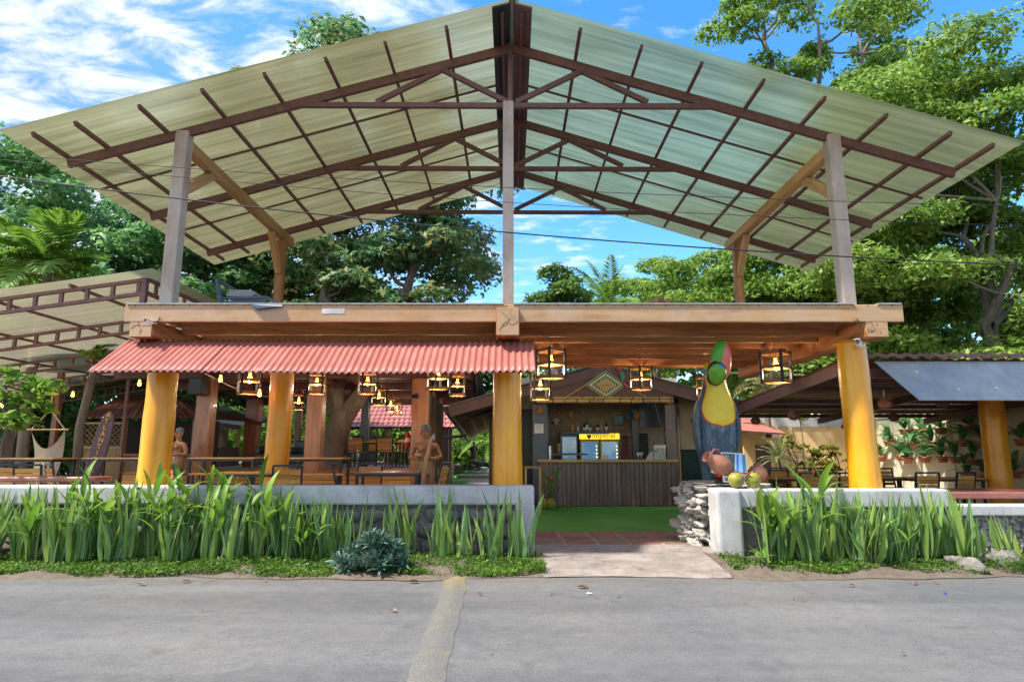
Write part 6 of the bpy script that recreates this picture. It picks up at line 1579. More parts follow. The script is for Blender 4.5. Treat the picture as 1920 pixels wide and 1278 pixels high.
def table(px, Y, z, rz, label, group, L=1.2, top='slat'):
    loc = (PX(px, 885, Y), Y, z); key = (L, top)
    if key not in TB:
        t = make_table(label, L=L, top=top); TB[key] = t; t.matrix_local = Matrix.Translation(loc) @ Matrix.Rotation(rz, 4, 'Z'); t['group'] = group; return t
    return copy_thing(TB[key], loc, rz, label, group)
GA, GB_, GC_ = 'front terrace chairs', 'deck chairs', 'right shelter chairs'
TA = 'front terrace tables'
# chair faces -Y at rz=0 (its back towards +Y); rz=pi turns the back to the road
PI = math.pi
table(730, 11.9, 0.33, 0.06, 'red-brown plank table nearest the wall, left of the entrance column', TA, 1.15, 'redtop')
chair(806, 11.95, 0.33, -PI / 2 - 0.25, 'slat chair seen from the side, right end of the red-brown table', GA)
chair(655, 11.95, 0.33, PI / 2 + 0.3, 'slat chair at the left end of the red-brown table', GA)
chair(690, 12.25, 0.33, 0.1, 'slat chair tucked behind the red-brown table', GA)
table(470, 11.7, 0.33, 0.0, 'plank table before the second yellow column, behind the lime plants', TA, 1.2)
chair(541, 11.0, 0.33, PI + 0.28, 'slat chair with its back to the road beside the second column', GA)
chair(328, 11.1, 0.33, PI - 0.2, 'slat chair with its back to the road right of the left column', GA)
table(596, 13.35, 0.57, 0.0, 'plank table on the middle step before the wide tree trunk', TA, 1.18)
table(426, 13.6, 0.57, 0.0, 'plank table on the middle step below the reed shed', TA, 1.4)
table(225, 13.2, 0.57, 0.0, 'plank table on the middle step half hidden by the left column', TA, 1.2)
table(50, 12.8, 0.57, 0.0, 'plank table at the far left below the hammock chair', TA, 1.5)
chair(30, 11.9, 0.33, PI, 'slat chair back at the far left edge below the hammock', GA)
chair(73, 11.5, 0.33, PI + 0.05, 'slat chair back below the hammock, nearer the surfboard sign', GA)
chair(128, 11.7, 0.33, PI - 0.7, 'turned slat chair at the foot of the surfboard sign', GA)
# benches at the middle tables
def bench(px, Y, z, L, label):
    t = thing('plank_bench', label, 'bench', (PX(px, 885, Y), Y, z), 0, 'benches on the middle step'); I = wm(t)
    for k in range(2): b = MB(); b.box(-L / 2, L / 2, -0.16 + 0.165 * k, -0.005 + 0.165 * k, 0.42, 0.45); b.build('seat_plank', M['slat'], t, I, bevel=0.003)
    for sx in (-1, 1):
        for sy in (-1, 1): b = MB(); b.bar((sx * (L / 2 - 0.08), sy * 0.12, 0), (sx * (L / 2 - 0.08), sy * 0.12, 0.42), 0.04, 0.04, up=(0, 1, 0)); b.build('leg', M['blacksteel'], t, I)
bench(590, 12.75, 0.57, 1.15, 'plank bench in front of the middle-step table by the trunk')
bench(420, 13.0, 0.57, 1.3, 'plank bench in front of the middle-step table below the reed shed')
# raised deck
DZ = 0.972
table(706, 19.6, DZ, 0, 'dark plank table on the raised deck among the deck chairs', 'deck tables', 1.6)
for px, Y, rz, lab in ((668, 18.9, PI, 'slat chair on the deck with its back to the road, left one'), (723, 18.9, PI, 'slat chair on the deck with its back to the road, right one'), (690, 20.4, 0, 'slat chair behind the deck table, left'), (716, 20.4, 0.1, 'slat chair behind the deck table, middle'), (742, 20.3, -0.6, 'slat chair behind the deck table, right'), (752, 19.3, -PI / 2, 'slat chair at the right end of the deck table')):
    chair(px, Y, DZ, rz, lab, GB_)
def sofa(px0, px1, Y, lab):
    x0, x1 = PX(px0, 850, Y), PX(px1, 850, Y); t = thing('lounge_sofa', lab, 'sofa', ((x0 + x1) / 2, Y, DZ), 0, 'dark sofas on the deck'); w_ = x1 - x0
    I = wm(t); MBl = M['blueblack']
    b = MB(); b.box(-w_ / 2, w_ / 2, -0.4, 0.35, 0.12, 0.40); b.build('seat', MBl, t, I, bevel=0.04, seg=2)
    b = MB(); b.box(-w_ / 2, w_ / 2, 0.22, 0.42, 0.402, 0.80); b.build('backrest', MBl, t, I, bevel=0.04, seg=2)
    for s_ in (-1, 1): b = MB(); b.box(s_ * w_ / 2 - (0.12 if s_ > 0 else 0), s_ * w_ / 2 + (0.12 if s_ < 0 else 0), -0.38, 0.2, 0.402, 0.6); b.build('armrest', MBl, t, I, bevel=0.03, seg=2)
sofa(488, 520, 19, 'dark sofa on the deck left of the second yellow column'); sofa(548, 582, 19.5, 'dark blue sofa on the deck right of the second yellow column'); sofa(640, 660, 20.5, 'dark sofa behind the tree trunk on the deck')
# right shelter
TR = 'right shelter tables'
table(1760, 13.9, 0.14, 0, 'plank table in the right shelter before the pot wall', TR, 1.5)
table(1610, 14.2, 0.14, 0, 'plank table behind the right yellow column', TR, 1.5)
table(1500, 14.0, 0.14, 0, 'plank table in the right shelter before the yellow shrubs', TR, 1.5)
table(1425, 16.2, 0.14, 0, 'plank table right of the toucan', TR, 1.2)
for px, Y, rz, lab in ((1720, 13.0, PI, 'slat chair with its back to the road under the wall pots'), (1785, 13.1, PI + 0.25, 'slat chair with its back to the road, left of the far log column'), (1577, 12.9, PI + 0.1, 'slat chair just left of the right yellow column'), (1508, 12.8, PI, 'slat chair with its back to the road below the yellow shrubs'), (1538, 12.9, PI - 0.05, 'slat chair between two others below the yellow shrubs'),
                       (1413, 14.2, PI, 'slat chair right of the clay pot'), (1445, 14.6, PI + 0.2, 'slat chair below the pale spiky plant'), (1672, 15.2, 0.1, 'slat chair beyond the table behind the right column'), (1640, 15.0, -0.1, 'slat chair beyond the table, hidden partly by the right column'), (1470, 15.6, 0.0, 'slat chair facing the road before the leaning surfboard'), (1548, 15.6, 0.1, 'slat chair facing the road before the orange wall, right one'), (1520, 15.4, 0, 'slat chair facing the road before the orange wall, left one')):
    chair(px, Y, 0.14, rz, lab, GC_)

# ---------------------------------------------------------------- lanterns and bulbs
def make_lantern(label):
    t = thing('crate_lantern', label, 'lantern', (0, 0, 0), 0, 'wooden crate lanterns'); I = Matrix.Identity(4); s_ = 0.16; h = 0.44
    for zc in (-h, -h / 2, 0):
        for k in range(4):
            b = MB(); b.box(-s_, s_, -0.012, 0.012, -0.026, 0.026); b.build('frame_slat', M['lanternwood'], t, Matrix.Translation((0, 0, zc)) @ Matrix.Rotation(k * PI / 2, 4, 'Z') @ Matrix.Translation((0, -s_, 0)))
    for sx in (-1, 1):
        for sy in (-1, 1):
            b = MB(); b.box(sx * s_ - 0.018, sx * s_ + 0.018, sy * s_ - 0.018, sy * s_ + 0.018, -h - 0.035, 0.035); b.build('corner_bar', M['black'], t, I)
            b = MB(); b.tube([(sx * s_, sy * s_, 0.03), (0, 0, 0.26)], 0.004, 4); b.build('sling', M['rope'], t, I)
    b = MB(); b.tube([(0, 0, 0.26), (0, 0, 0.42)], 0.005, 4); b.tube([(0, 0, 0.26), (0, 0, -0.08)], 0.004, 4); b.build('cord', M['cable'], t, I)
    b = MB(); b.lathe([(0.02, -0.08), (0.022, -0.13), (0.045, -0.18), (0.05, -0.22), (0.03, -0.26), (0.001, -0.27)], 12); b.build('bulb', M['bulb'], t, I, smooth=True)
    ld = bpy.data.lights.new('lantern_light', 'POINT'); ld.energy = 5.0; ld.color = (1.0, 0.78, 0.55); ld.shadow_soft_size = 0.03
    put(bpy.data.objects.new('lantern_light', ld), t, Matrix.Translation((0, 0, -0.32)))
    return t
LT = None
for px, py, Y, sc_, rz, lab in ((1033, 657, 10.2, 1.0, 0.6, 'big crate lantern just right of the centre column'), (1013, 706, 11.9, 0.95, 0.2, 'crate lantern below and behind the big centre one'), (1201, 690, 12.6, 0.95, 0.5, 'crate lantern over the diamond sign'),
                                (1322, 708, 13.0, 0.85, 0.2, 'crate lantern left of the toucan head'), (1453, 662, 10.4, 1.08, 0.75, 'crate lantern right of the toucan'), (690, 700, 12.6, 0.9, 0.5, 'crate lantern under the awning left of the tree fork'),
                                (595, 702, 12.6, 0.85, 0.1, 'crate lantern hanging before the middle red post'), (561, 740, 17.5, 0.9, 0.3, 'small dark crate lantern left of the middle red post'), (711, 730, 16.0, 0.85, 0.6, 'crate lantern in the shelter right of the tree fork'),
                                (733, 748, 19, 0.8, 0.3, 'far crate lantern before the tiled roof, left'), (744, 757, 20, 0.8, 0.5, 'far crate lantern before the tiled roof, right'), (858, 704, 13.5, 0.95, 0.2, 'crate lantern left of the centre column'),
                                (822, 688, 12.2, 0.95, 0.7, 'crate lantern mostly hidden by the awning edge, right'), (470, 690, 12.2, 1.1, 0.6, 'crate lantern mostly hidden by the awning edge, left')):
    p = P(px, py, Y)
    if LT is None: LT = make_lantern(lab); LT.matrix_local = Matrix.Translation(p) @ Matrix.Rotation(rz, 4, 'Z')
    else: copy_thing(LT, p, rz, lab, 'wooden crate lanterns', sc_)
for px, py, Y, lab in ((262, 712, 12.8, 'bare bulb on the canopy left of the left column'), (137, 734, 15.2, 'bare bulb under the far canopy truss'), (414, 703, 11.5, 'bare bulb under the awning right of the left column'), (487, 730, 11.2, 'bare bulb on a looped cord before the second column'), (3, 753, 12.5, 'bare bulb at the far left edge')):
    p = P(px, py, Y); t = thing('string_bulb', lab, 'bulb', p, 0, 'bare string bulbs')
    b = MB(); b.lathe([(0.018, 0.0), (0.02, -0.04), (0.034, -0.08), (0.03, -0.115), (0.001, -0.13)], 10); b.build('glass', M['bulb'], t, wm(t), smooth=True)
    b = MB(); b.lathe([(0.016, 0.04), (0.02, 0.0)], 8); b.tube([(0, 0, 0.03), (0, 0, 0.22)], 0.004, 4); b.build('socket', M['black'], t, wm(t))
# light cord with the loop
t = thing('light_cord', 'pale light cord sagging between the shelter posts', 'cord', P(430, 705, 12.5))
b = MB(); pts = []
for i in range(15): u = i / 14; p = P(385, 700, 12.0).lerp(P(520, 745, 14.5), u); pts.append(p + Vector((0, 0, -0.10 * math.sin(math.pi * u))))
b.tube(pts, 0.008, 5); b.build('cord_run', M['rope'], t)

# ---------------------------------------------------------------- small fittings
def cctv(name, lab, loc, yaw, pitch_, s_=1.0):
    t = thing(name, lab, 'camera', loc); Mx = wm(t) @ Matrix.Rotation(yaw, 4, 'Z') @ Matrix.Rotation(pitch_, 4, 'X') @ Matrix.Scale(s_, 4)
    b = MB(); b.lathe([(0.036, 0), (0.036, 0.17), (0.03, 0.175)], 14, M=Matrix.Rotation(R(90), 4, 'X')); b.build('body', M['white'], t, Mx, smooth=True)
    b = MB(); b.lathe([(0.031, 0.176), (0.03, 0.182), (0.02, 0.184)], 14, M=Matrix.Rotation(R(90), 4, 'X')); b.build('lens', M['black'], t, Mx, smooth=True)
    b = MB(); b.box(-0.042, 0.042, -0.21, 0.0, 0.036, 0.042); b.build('sun_hood', M['white'], t, Mx)
    b = MB(); b.tube([(0, 0.0, 0.0), (0.03, 0.06, 0.02), (0.04, 0.12, 0.05)], 0.015, 8); b.build('bracket', M['white'], t, Mx)
p = P(1612, 648, 9.02); cctv('security_camera', 'white bullet camera on the right column top', p, R(-38), R(-10))
p = P(283, 606, 8.80); cctv('security_camera', 'small white camera on the left beam end', p, R(-15), R(-12), 0.62)
t = thing('camera_cable', 'black cable looped over the left beam end', 'cable', P(295, 610, 8.8)); b = MB()
pts = [P(300, 594, 8.81), P(297, 602, 8.80), P(306, 607, 8.80), P(318, 618, 8.9), P(345, 628, 9.1), P(362, 630, 9.3)]; b.tube(pts, 0.007, 6); b.tube([P(284, 612, 8.8), P(292, 604, 8.8), P(300, 598, 8.8)], 0.005, 6); b.build('cable_run', M['cable'], t, smooth=True)
t = thing('camera_cable', 'black cable hanging down the right beam end', 'cable', P(1615, 610, 8.8)); b = MB(); b.tube([P(1606, 597, 8.8), P(1613, 604, 8.79), P(1612, 612, 8.79), P(1620, 620, 8.79), P(1617, 632, 8.8)], 0.006, 6); b.tube([P(1600, 600, 8.8), P(1630, 607, 8.8)], 0.004, 5); b.build('cable_run', M['cable'], t, smooth=True)
p = P(376, 722, 14.6); t = thing('loudspeaker', 'black loudspeaker fixed to the left red post', 'speaker', p)
p0 = P(364, 709, 14.6); p1 = P(387, 741, 14.6); b = MB(); b.box(p0.x, p1.x, 14.35, 14.69, p1.z, p0.z); b.build('cabinet', M['black'], t, bevel=0.02); b = MB(); b.box(p0.x + .02, p1.x - .02, 14.335, 14.35, p1.z + .03, p0.z - .03); b.build('grille', M['black'], t)
p = P(778, 742, 14.6); t = thing('wall_spotlight', 'small black spotlight on the right red post', 'spotlight', p); b = MB(); b.tube([(0, 0.1, 0), (-0.02, 0, 0)], 0.025, 8); b.build('arm', M['black'], t, wm(t)); b = MB(); b.lathe([(0.03, -0.08), (0.06, 0.06), (0.05, 0.07)], 10, M=Matrix.Rotation(R(80), 4, 'Y')); b.build('head', M['black'], t, wm(t), smooth=True)
p = P(764, 832, 16.5); t = thing('fire_extinguisher', 'red fire extinguisher on the shelter post', 'extinguisher', (p.x, 16.5, P(764, 837, 16.5).z)); b = MB(); b.lathe([(0.07, 0), (0.075, 0.02), (0.075, 0.30), (0.05, 0.36), (0.02, 0.38)], 14); b.build('cylinder', M['red'], t, wm(t), smooth=True)
b = MB(); b.lathe([(0.077, 0.12), (0.077, 0.22)], 14, cap=False); b.build('paper_label', M['white'], t, wm(t)); b = MB(); b.tube([(0, 0, 0.37), (0, 0, 0.42), (0.06, -0.02, 0.43)], 0.014, 6); b.tube([(0, 0, .4), (-.06, -.04, .36), (-.08, -.05, .15)], 0.01, 6); b.build('valve_hose', M['black'], t, wm(t))
# globe lamps in the right shelter
for px, py, Y, m_, lab in ((1659, 757, 11.3, 'clay', 'terracotta ball lamp right of the right column'), (1676, 783, 14.5, 'brownpaint', 'dark ball lamp before the pot wall'), (1767, 757, 12.5, 'brownpaint', 'dark ball lamp behind the grey drop sheet'), (1488, 779, 12.8, 'brownpaint', 'dark ball lamp left of the right column'), (1417, 789, 15.5, 'brownpaint', 'dark ball lamp right of the toucan'), (1583, 800, 14.0, 'clay', 'small brown ball lamp at the edge of the right column')):
    p = P(px, py, Y); t = thing('ball_lamp', lab, 'lamp', p, 0, 'ball lamps in the right shelter'); r_ = 0.115 if px != 1583 else 0.07
    b = MB(); b.lathe([(0.02, r_), (r_ * .6, r_ * .82), (r_ * 1.05, 0.01), (r_ * .8, -r_ * .55), (r_ * .3, -r_ * .75)], 16); b.build('shade', M[m_], t, wm(t), smooth=True)
    b = MB(); b.tube([(0, 0, r_), (0, 0, min(0.5, 2.55 - p.z))], 0.012 if px == 1659 else 0.006, 6); b.build('cord', M['rope'] if px == 1659 else M['cable'], t, wm(t))
# surfboard sign with lettering
base = P(166, 905, 13.6); top = P(203, 770, 13.6)
L_ = (top - base).length; tl = math.atan2(top.x - base.x, top.z - base.z)
st, SM = surfboard('surfboard_sign', 'dark purple surfboard lettered in yellow, standing before the kiosk', (base.x, 13.6, base.z), L_, 0.36, plain('board_purple', (0.095, 0.055, 0.075), 0.5, var=0.3), tl, R(-2))
for i, chx in enumerate('ATLANTID'):
    u = 0.94 - 0.088 * i; text_mesh('letter', chx, 0.15, M['gold'], st, SM @ Matrix.Translation((0.0, -0.006, u * L_)) @ Matrix.Rotation(-tl * 0.75, 4, 'Y') @ FACE, 0.004)
text_mesh('letter', 'O', 0.13, M['gold'], st, SM @ Matrix.Translation((-0.12, -0.006, 0.17 * L_)) @ Matrix.Rotation(-tl, 4, 'Y') @ FACE, 0.002)
text_mesh('letter', 'S', 0.13, M['gold'], st, SM @ Matrix.Translation((0.02, -0.006, 0.17 * L_)) @ Matrix.Rotation(-tl, 4, 'Y') @ FACE, 0.002)
# hammock chair
HY = 14.2; ap = P(95, 768, HY); bl = P(58, 805, HY); br = P(122, 805, HY)
t = thing('hammock_chair', 'cream rope hammock chair hanging under the canopy', 'hammock', (ap.x, HY, ap.z))
b = MB(); b.tube([ap, ap + Vector((0, 0, 0.5))], 0.02, 6); b.build('hanging_rope', M['gold'], t)
for e in (bl, br): b = MB(); b.tube([ap, e], 0.014, 6); b.build('rope', M['rope'], t)
b = MB(); b.tube([bl - Vector((0.08, 0, 0)), br + Vector((0.08, 0, 0))], 0.02, 8); b.build('spreader_bar', M['bamboo'], t)
vs = []; nu, nv = 20, 14
for j in range(nv + 1):
    v = j / nv
    for i in range(nu + 1):
        u = i / nu; x = bl.x + (br.x - bl.x) * (0.5 + (u - 0.5) * (1 - 0.35 * v))
        sag = 0.42 * (1 - (2 * u - 1) ** 2); z = bl.z - sag - v * (1.15 - sag) * 1.0
        vs.append((x, HY + 0.12 * math.sin(v * 3) - 0.3 * v * (1 - abs(2 * u - 1)), z))
b = MB(); b.add(vs, [(j * (nu + 1) + i, j * (nu + 1) + i + 1, (j + 1) * (nu + 1) + i + 1, (j + 1) * (nu + 1) + i) for j in range(nv) for i in range(nu)]); b.build('seat_net', M['rope'], t, smooth=True)
# bar stool and pot by the centre column
x0 = PX(983, 900, 13.5); x1 = PX(1015, 900, 13.5); zt_ = PZ(1000, 876, 13.3)
t = thing('bar_stool', 'tall bamboo stool right of the centre column', 'stool', ((x0 + x1) / 2, 13.5, 0.15))
timber('seat', (x0, 13.5, zt_), (x1, 13.5, zt_), 0.36, 0.04, M['bamboo'], t, bevel=0.005)
for x in (x0 + .03, x1 - .03):
    for y in (13.35, 13.65): timber('leg', (x, y, 0.15), (x, y, zt_ - 0.02), 0.04, 0.04, M['bamboo'], t, up=(0, 1, 0), bevel=0)
for x in (x0 + .03, x1 - .03): timber('rung', (x, 13.35, 0.45), (x, 13.65, 0.45), 0.03, 0.03, M['bamboo'], t, bevel=0)
g = G(1036, 955, 0.15); hp = heliconia(g.x - 0.02, g.y + 0.3, 0.15, 4, 0.95, 'narrow-leaved plant with a red flower standing behind the coconuts', None, 0.9, 0.2); b = MB(); b.lathe([(0.001, -.05), (0.05, 0), (0.001, 0.05)], 8); b.build('flower', plain('torch', (0.5, 0.01, 0.03), 0.4), hp, Matrix.Translation((g.x, g.y + .2, 0.82)))
for i, (px, lab) in enumerate(((1018, 'green coconut by the wall end, left'), (1034, 'green coconut by the wall end, right'))):
    g = G(px, 954, 0.15); t = thing('coconut', lab, 'coconut', (g.x, g.y, 0.15), 0, 'green coconuts on the turf'); b = MB(); b.lathe([(0.001, 0), (0.06, 0.005), (0.105, 0.06), (0.12, 0.13), (0.10, 0.2), (0.05, 0.25), (0.001, 0.26)], 16); b.build('husk', M['coconut'], t, wm(t), smooth=True)
    b = MB(); b.lathe([(0.03, 0.25), (0.025, 0.28)], 8); b.build('stem_cap', M['dryleaf'], t, wm(t))
# wall pots with plants
HP = [lance_mesh('leaf', 200 + s_, 0.32 + 0.04 * (s_ % 3), 0.026 + 0.006 * (s_ % 3), M['leaf_dark'], 0.5 + 0.25 * (s_ % 3), 0.1 + 0.1 * (s_ % 6)) for s_ in range(9)]
pot_b = MB(); pot_b.lathe([(0.10, 0), (0.15, 0.13), (0.165, 0.135), (0.165, 0.17), (0.14, 0.17), (0.12, 0.1)], 14); pot_me = pot_b.mesh('pot'); pot_me.materials.append(M['terracotta']); pot_me.polygons.foreach_set('use_smooth', [True] * len(pot_me.polygons))
def wall_pot(y, z, lab, size=1.0, nl=12, seed=0):
    rr = random.Random(seed); x = WX - 0.20; t = thing('wall_pot', lab, 'potted plant', (x, y, z), 0, 'terracotta pots on the cream wall')
    put(bpy.data.objects.new('pot', pot_me), t, wm(t) @ Matrix.Scale(size, 4))
    for i in range(nl):
        put(bpy.data.objects.new('leaf', HP[rr.randrange(9)]), t, wm(t) @ Matrix.Translation((0, 0, 0.16 * size)) @ Matrix.Rotation(R(90) + rr.uniform(0.1, 3.0) + (0 if rr.random() < .8 else PI), 4, 'Z') @ Matrix.Rotation(R(-rr.uniform(10, 75)), 4, 'Y') @ Matrix.Scale(size * rr.uniform(1.0, 2.2), 4))
def wall_y(px): return WX * FPX * _c / (px - 960) if False else None
def on_wall(px, py):
    a = (px - 960) / FPX; b_ = (639 - py) / FPX; t_ = (WX - 0.2) / a
    return (_c - _s * b_) * t_, EYE + (_c * b_ + _s) * t_
k = 0
for r_, (row, pts) in enumerate((('top row', [(1697, 812), (1726, 811), (1764, 810), (1820, 806)]), ('second row', [(1667, 833), (1716, 836), (1748, 835), (1808, 833), (1845, 834), (1917, 832)]),
                                 ('third row', [(1652, 862), (1702, 865), (1735, 864), (1768, 863), (1792, 864), (1826, 868), (1690, 860)]), ('bottom row', [(1815, 896), (1850, 898), (1905, 892)]))):
    for i, (px, py) in enumerate(sorted(pts)):
        y, z = on_wall(px, py); wall_pot(y, z - 0.05, f'terracotta wall pot with dark leafy plant, {ORD[i]} from the left in the {row}', 1.0, 11 + (k % 5), 500 + k); k += 1
# things on the upper deck
t = thing('deck_rack', 'black steel rack with a grey case lying on the upper deck', 'rack', P(450, 570, 10.2)); RY = 10.2
def dk(px, py, Y=RY): return P(px, py, Y)
timber('upright', dk(416, 572), dk(407, 524), 0.05, 0.07, M['blueblack'], t, up=(0, 1, 0), bevel=0); timber('diagonal', dk(409, 526), dk(445, 545, 10.6), 0.03, 0.04, M['blueblack'], t, bevel=0)
timber('rail', dk(415, 559), dk(500, 557), 0.05, 0.03, M['blueblack'], t, bevel=0); timber('rail', dk(500, 557), dk(522, 568, 10.0), 0.05, 0.03, M['blueblack'], t, bevel=0)
timber('lower_rail', dk(418, 567), dk(498, 567), 0.05, 0.04, M['blueblack'], t, bevel=0)
b = MB(); a0 = dk(424, 556); a1 = dk(478, 545); b.prism([(a0.x, a0.z), (a1.x - 0.05, a0.z), (a1.x + 0.02, a0.z + 0.05), (a1.x - 0.06, a1.z + 0.02), (a0.x + 0.05, a1.z + 0.02), (a0.x - 0.01, a0.z + 0.05)], 0.5, Matrix.Translation((0, RY, 0))); b.build('gray_case', M['grayplastic'], t, bevel=0.01)
t = thing('black_tarp', 'folded black plastic sheet hanging over the deck edge', 'tarp', P(500, 572, 8.79)); b = MB()
q = [P(468, 569, 8.795), P(531, 570, 8.795), P(529, 575, 8.78), P(482, 581, 8.78)]; b.add(q + [v + Vector((0, 0.02, 0)) for v in q], [(0, 1, 2, 3), (7, 6, 5, 4), (0, 4, 5, 1), (1, 5, 6, 2), (2, 6, 7, 3), (3, 7, 4, 0)])
q = [P(474, 571, 8.775), P(528, 572, 8.775), P(528, 574, 8.765), P(482, 578, 8.765)]; b.add(q, [(0, 1, 2, 3)]); b.build('fold', M['blueblack'], t)
def adirondack(px, Y, lab, rz):
    x = PX(px, 565, Y); t = thing('deck_chair', lab, 'chair', (x, Y, 3.585), rz, 'wooden chairs on the upper deck'); I = wm(t)
    for k in range(5):
        dx = (k - 2) * 0.13; h = 0.98 - 0.06 * abs(k - 2); pts = [(dx - 0.055, 0.30), (dx + 0.055, 0.30), (dx + 0.055, h - 0.03), (dx + 0.03, h + 0.015), (dx - 0.03, h + 0.015), (dx - 0.055, h - 0.03)]
        b = MB(); b.prism(pts, 0.022); b.build('back_slat', M['timber_red'], t, I @ Matrix.Rotation(R(-14), 4, 'X'))
    for s_ in (-1, 1):
        b = MB(); b.box(s_ * 0.40 - 0.07, s_ * 0.40 + 0.07, -0.45, 0.32, 0.60, 0.625); b.build('armrest', M['timber_red'], t, I)
        b = MB(); b.box(s_ * 0.38 - 0.012, s_ * 0.38 + 0.012, -0.42, -0.30, 0, 0.60); b.build('leg', M['timber_red'], t, I)
    b = MB(); b.box(-0.34, 0.34, -0.42, 0.1, 0.33, 0.355); b.build('seat', M['timber_red'], t, I)
adirondack(1249, 12.0, 'wooden deck chair on the upper deck, left of the pair', 0.15); adirondack(1352, 12.4, 'wooden deck chair on the upper deck beside the rear post', -0.2)
# overhead wires
def wire(p0, p1, sag, r_, lab):
    t = thing('overhead_wire', lab, 'wire', p0, 0, 'overhead wires'); pts = []
    for i in range(25): u = i / 24; p = Vector(p0).lerp(Vector(p1), u); pts.append(p + Vector((0, 0, -sag * 4 * u * (1 - u))))
    b = MB(); b.tube(pts, r_, 5); b.build('wire_run', M['cable'], t)
wire(P(-60, 322, 7.4), P(1990, 500, 7.4), 0.18, 0.009, 'thickest and lowest overhead wire across the front'); wire(P(-60, 284, 7.6), P(1990, 388, 7.6), 0.12, 0.0045, 'upper thin overhead wire across the front'); wire(P(-60, 293, 7.9), P(1990, 425, 7.9), 0.16, 0.0045, 'middle thin overhead wire across the front')
# ---------------------------------------------------------------- figures
def skin_figure(name, joints, bones, mat, parent, Mx, sub=2):
    """joints: name -> (x, y, z, rx, ry); one continuous skinned body"""
    names = list(joints); me = bpy.data.meshes.new(name)
    me.from_pydata([joints[n][:3] for n in names], [(names.index(a), names.index(c)) for a, c in bones], [])
    o = bpy.data.objects.new(name + '_tmp', me); COL.objects.link(o)
    o.modifiers.new('skin', 'SKIN'); ss = o.modifiers.new('sub', 'SUBSURF'); ss.levels = sub; ss.render_levels = sub
    sv = me.skin_vertices[0].data
    for i, n in enumerate(names): sv[i].radius = (joints[n][3], joints[n][4]); sv[i].use_root = (i == 0)
    dg = bpy.context.evaluated_depsgraph_get(); dg.update()
    m2 = bpy.data.meshes.new_from_object(o.evaluated_get(dg)); bpy.data.objects.remove(o)
    m2.materials.clear(); m2.materials.append(mat); m2.polygons.foreach_set('use_smooth', [True] * len(m2.polygons))
    return put(bpy.data.objects.new(name, m2), parent, Mx)
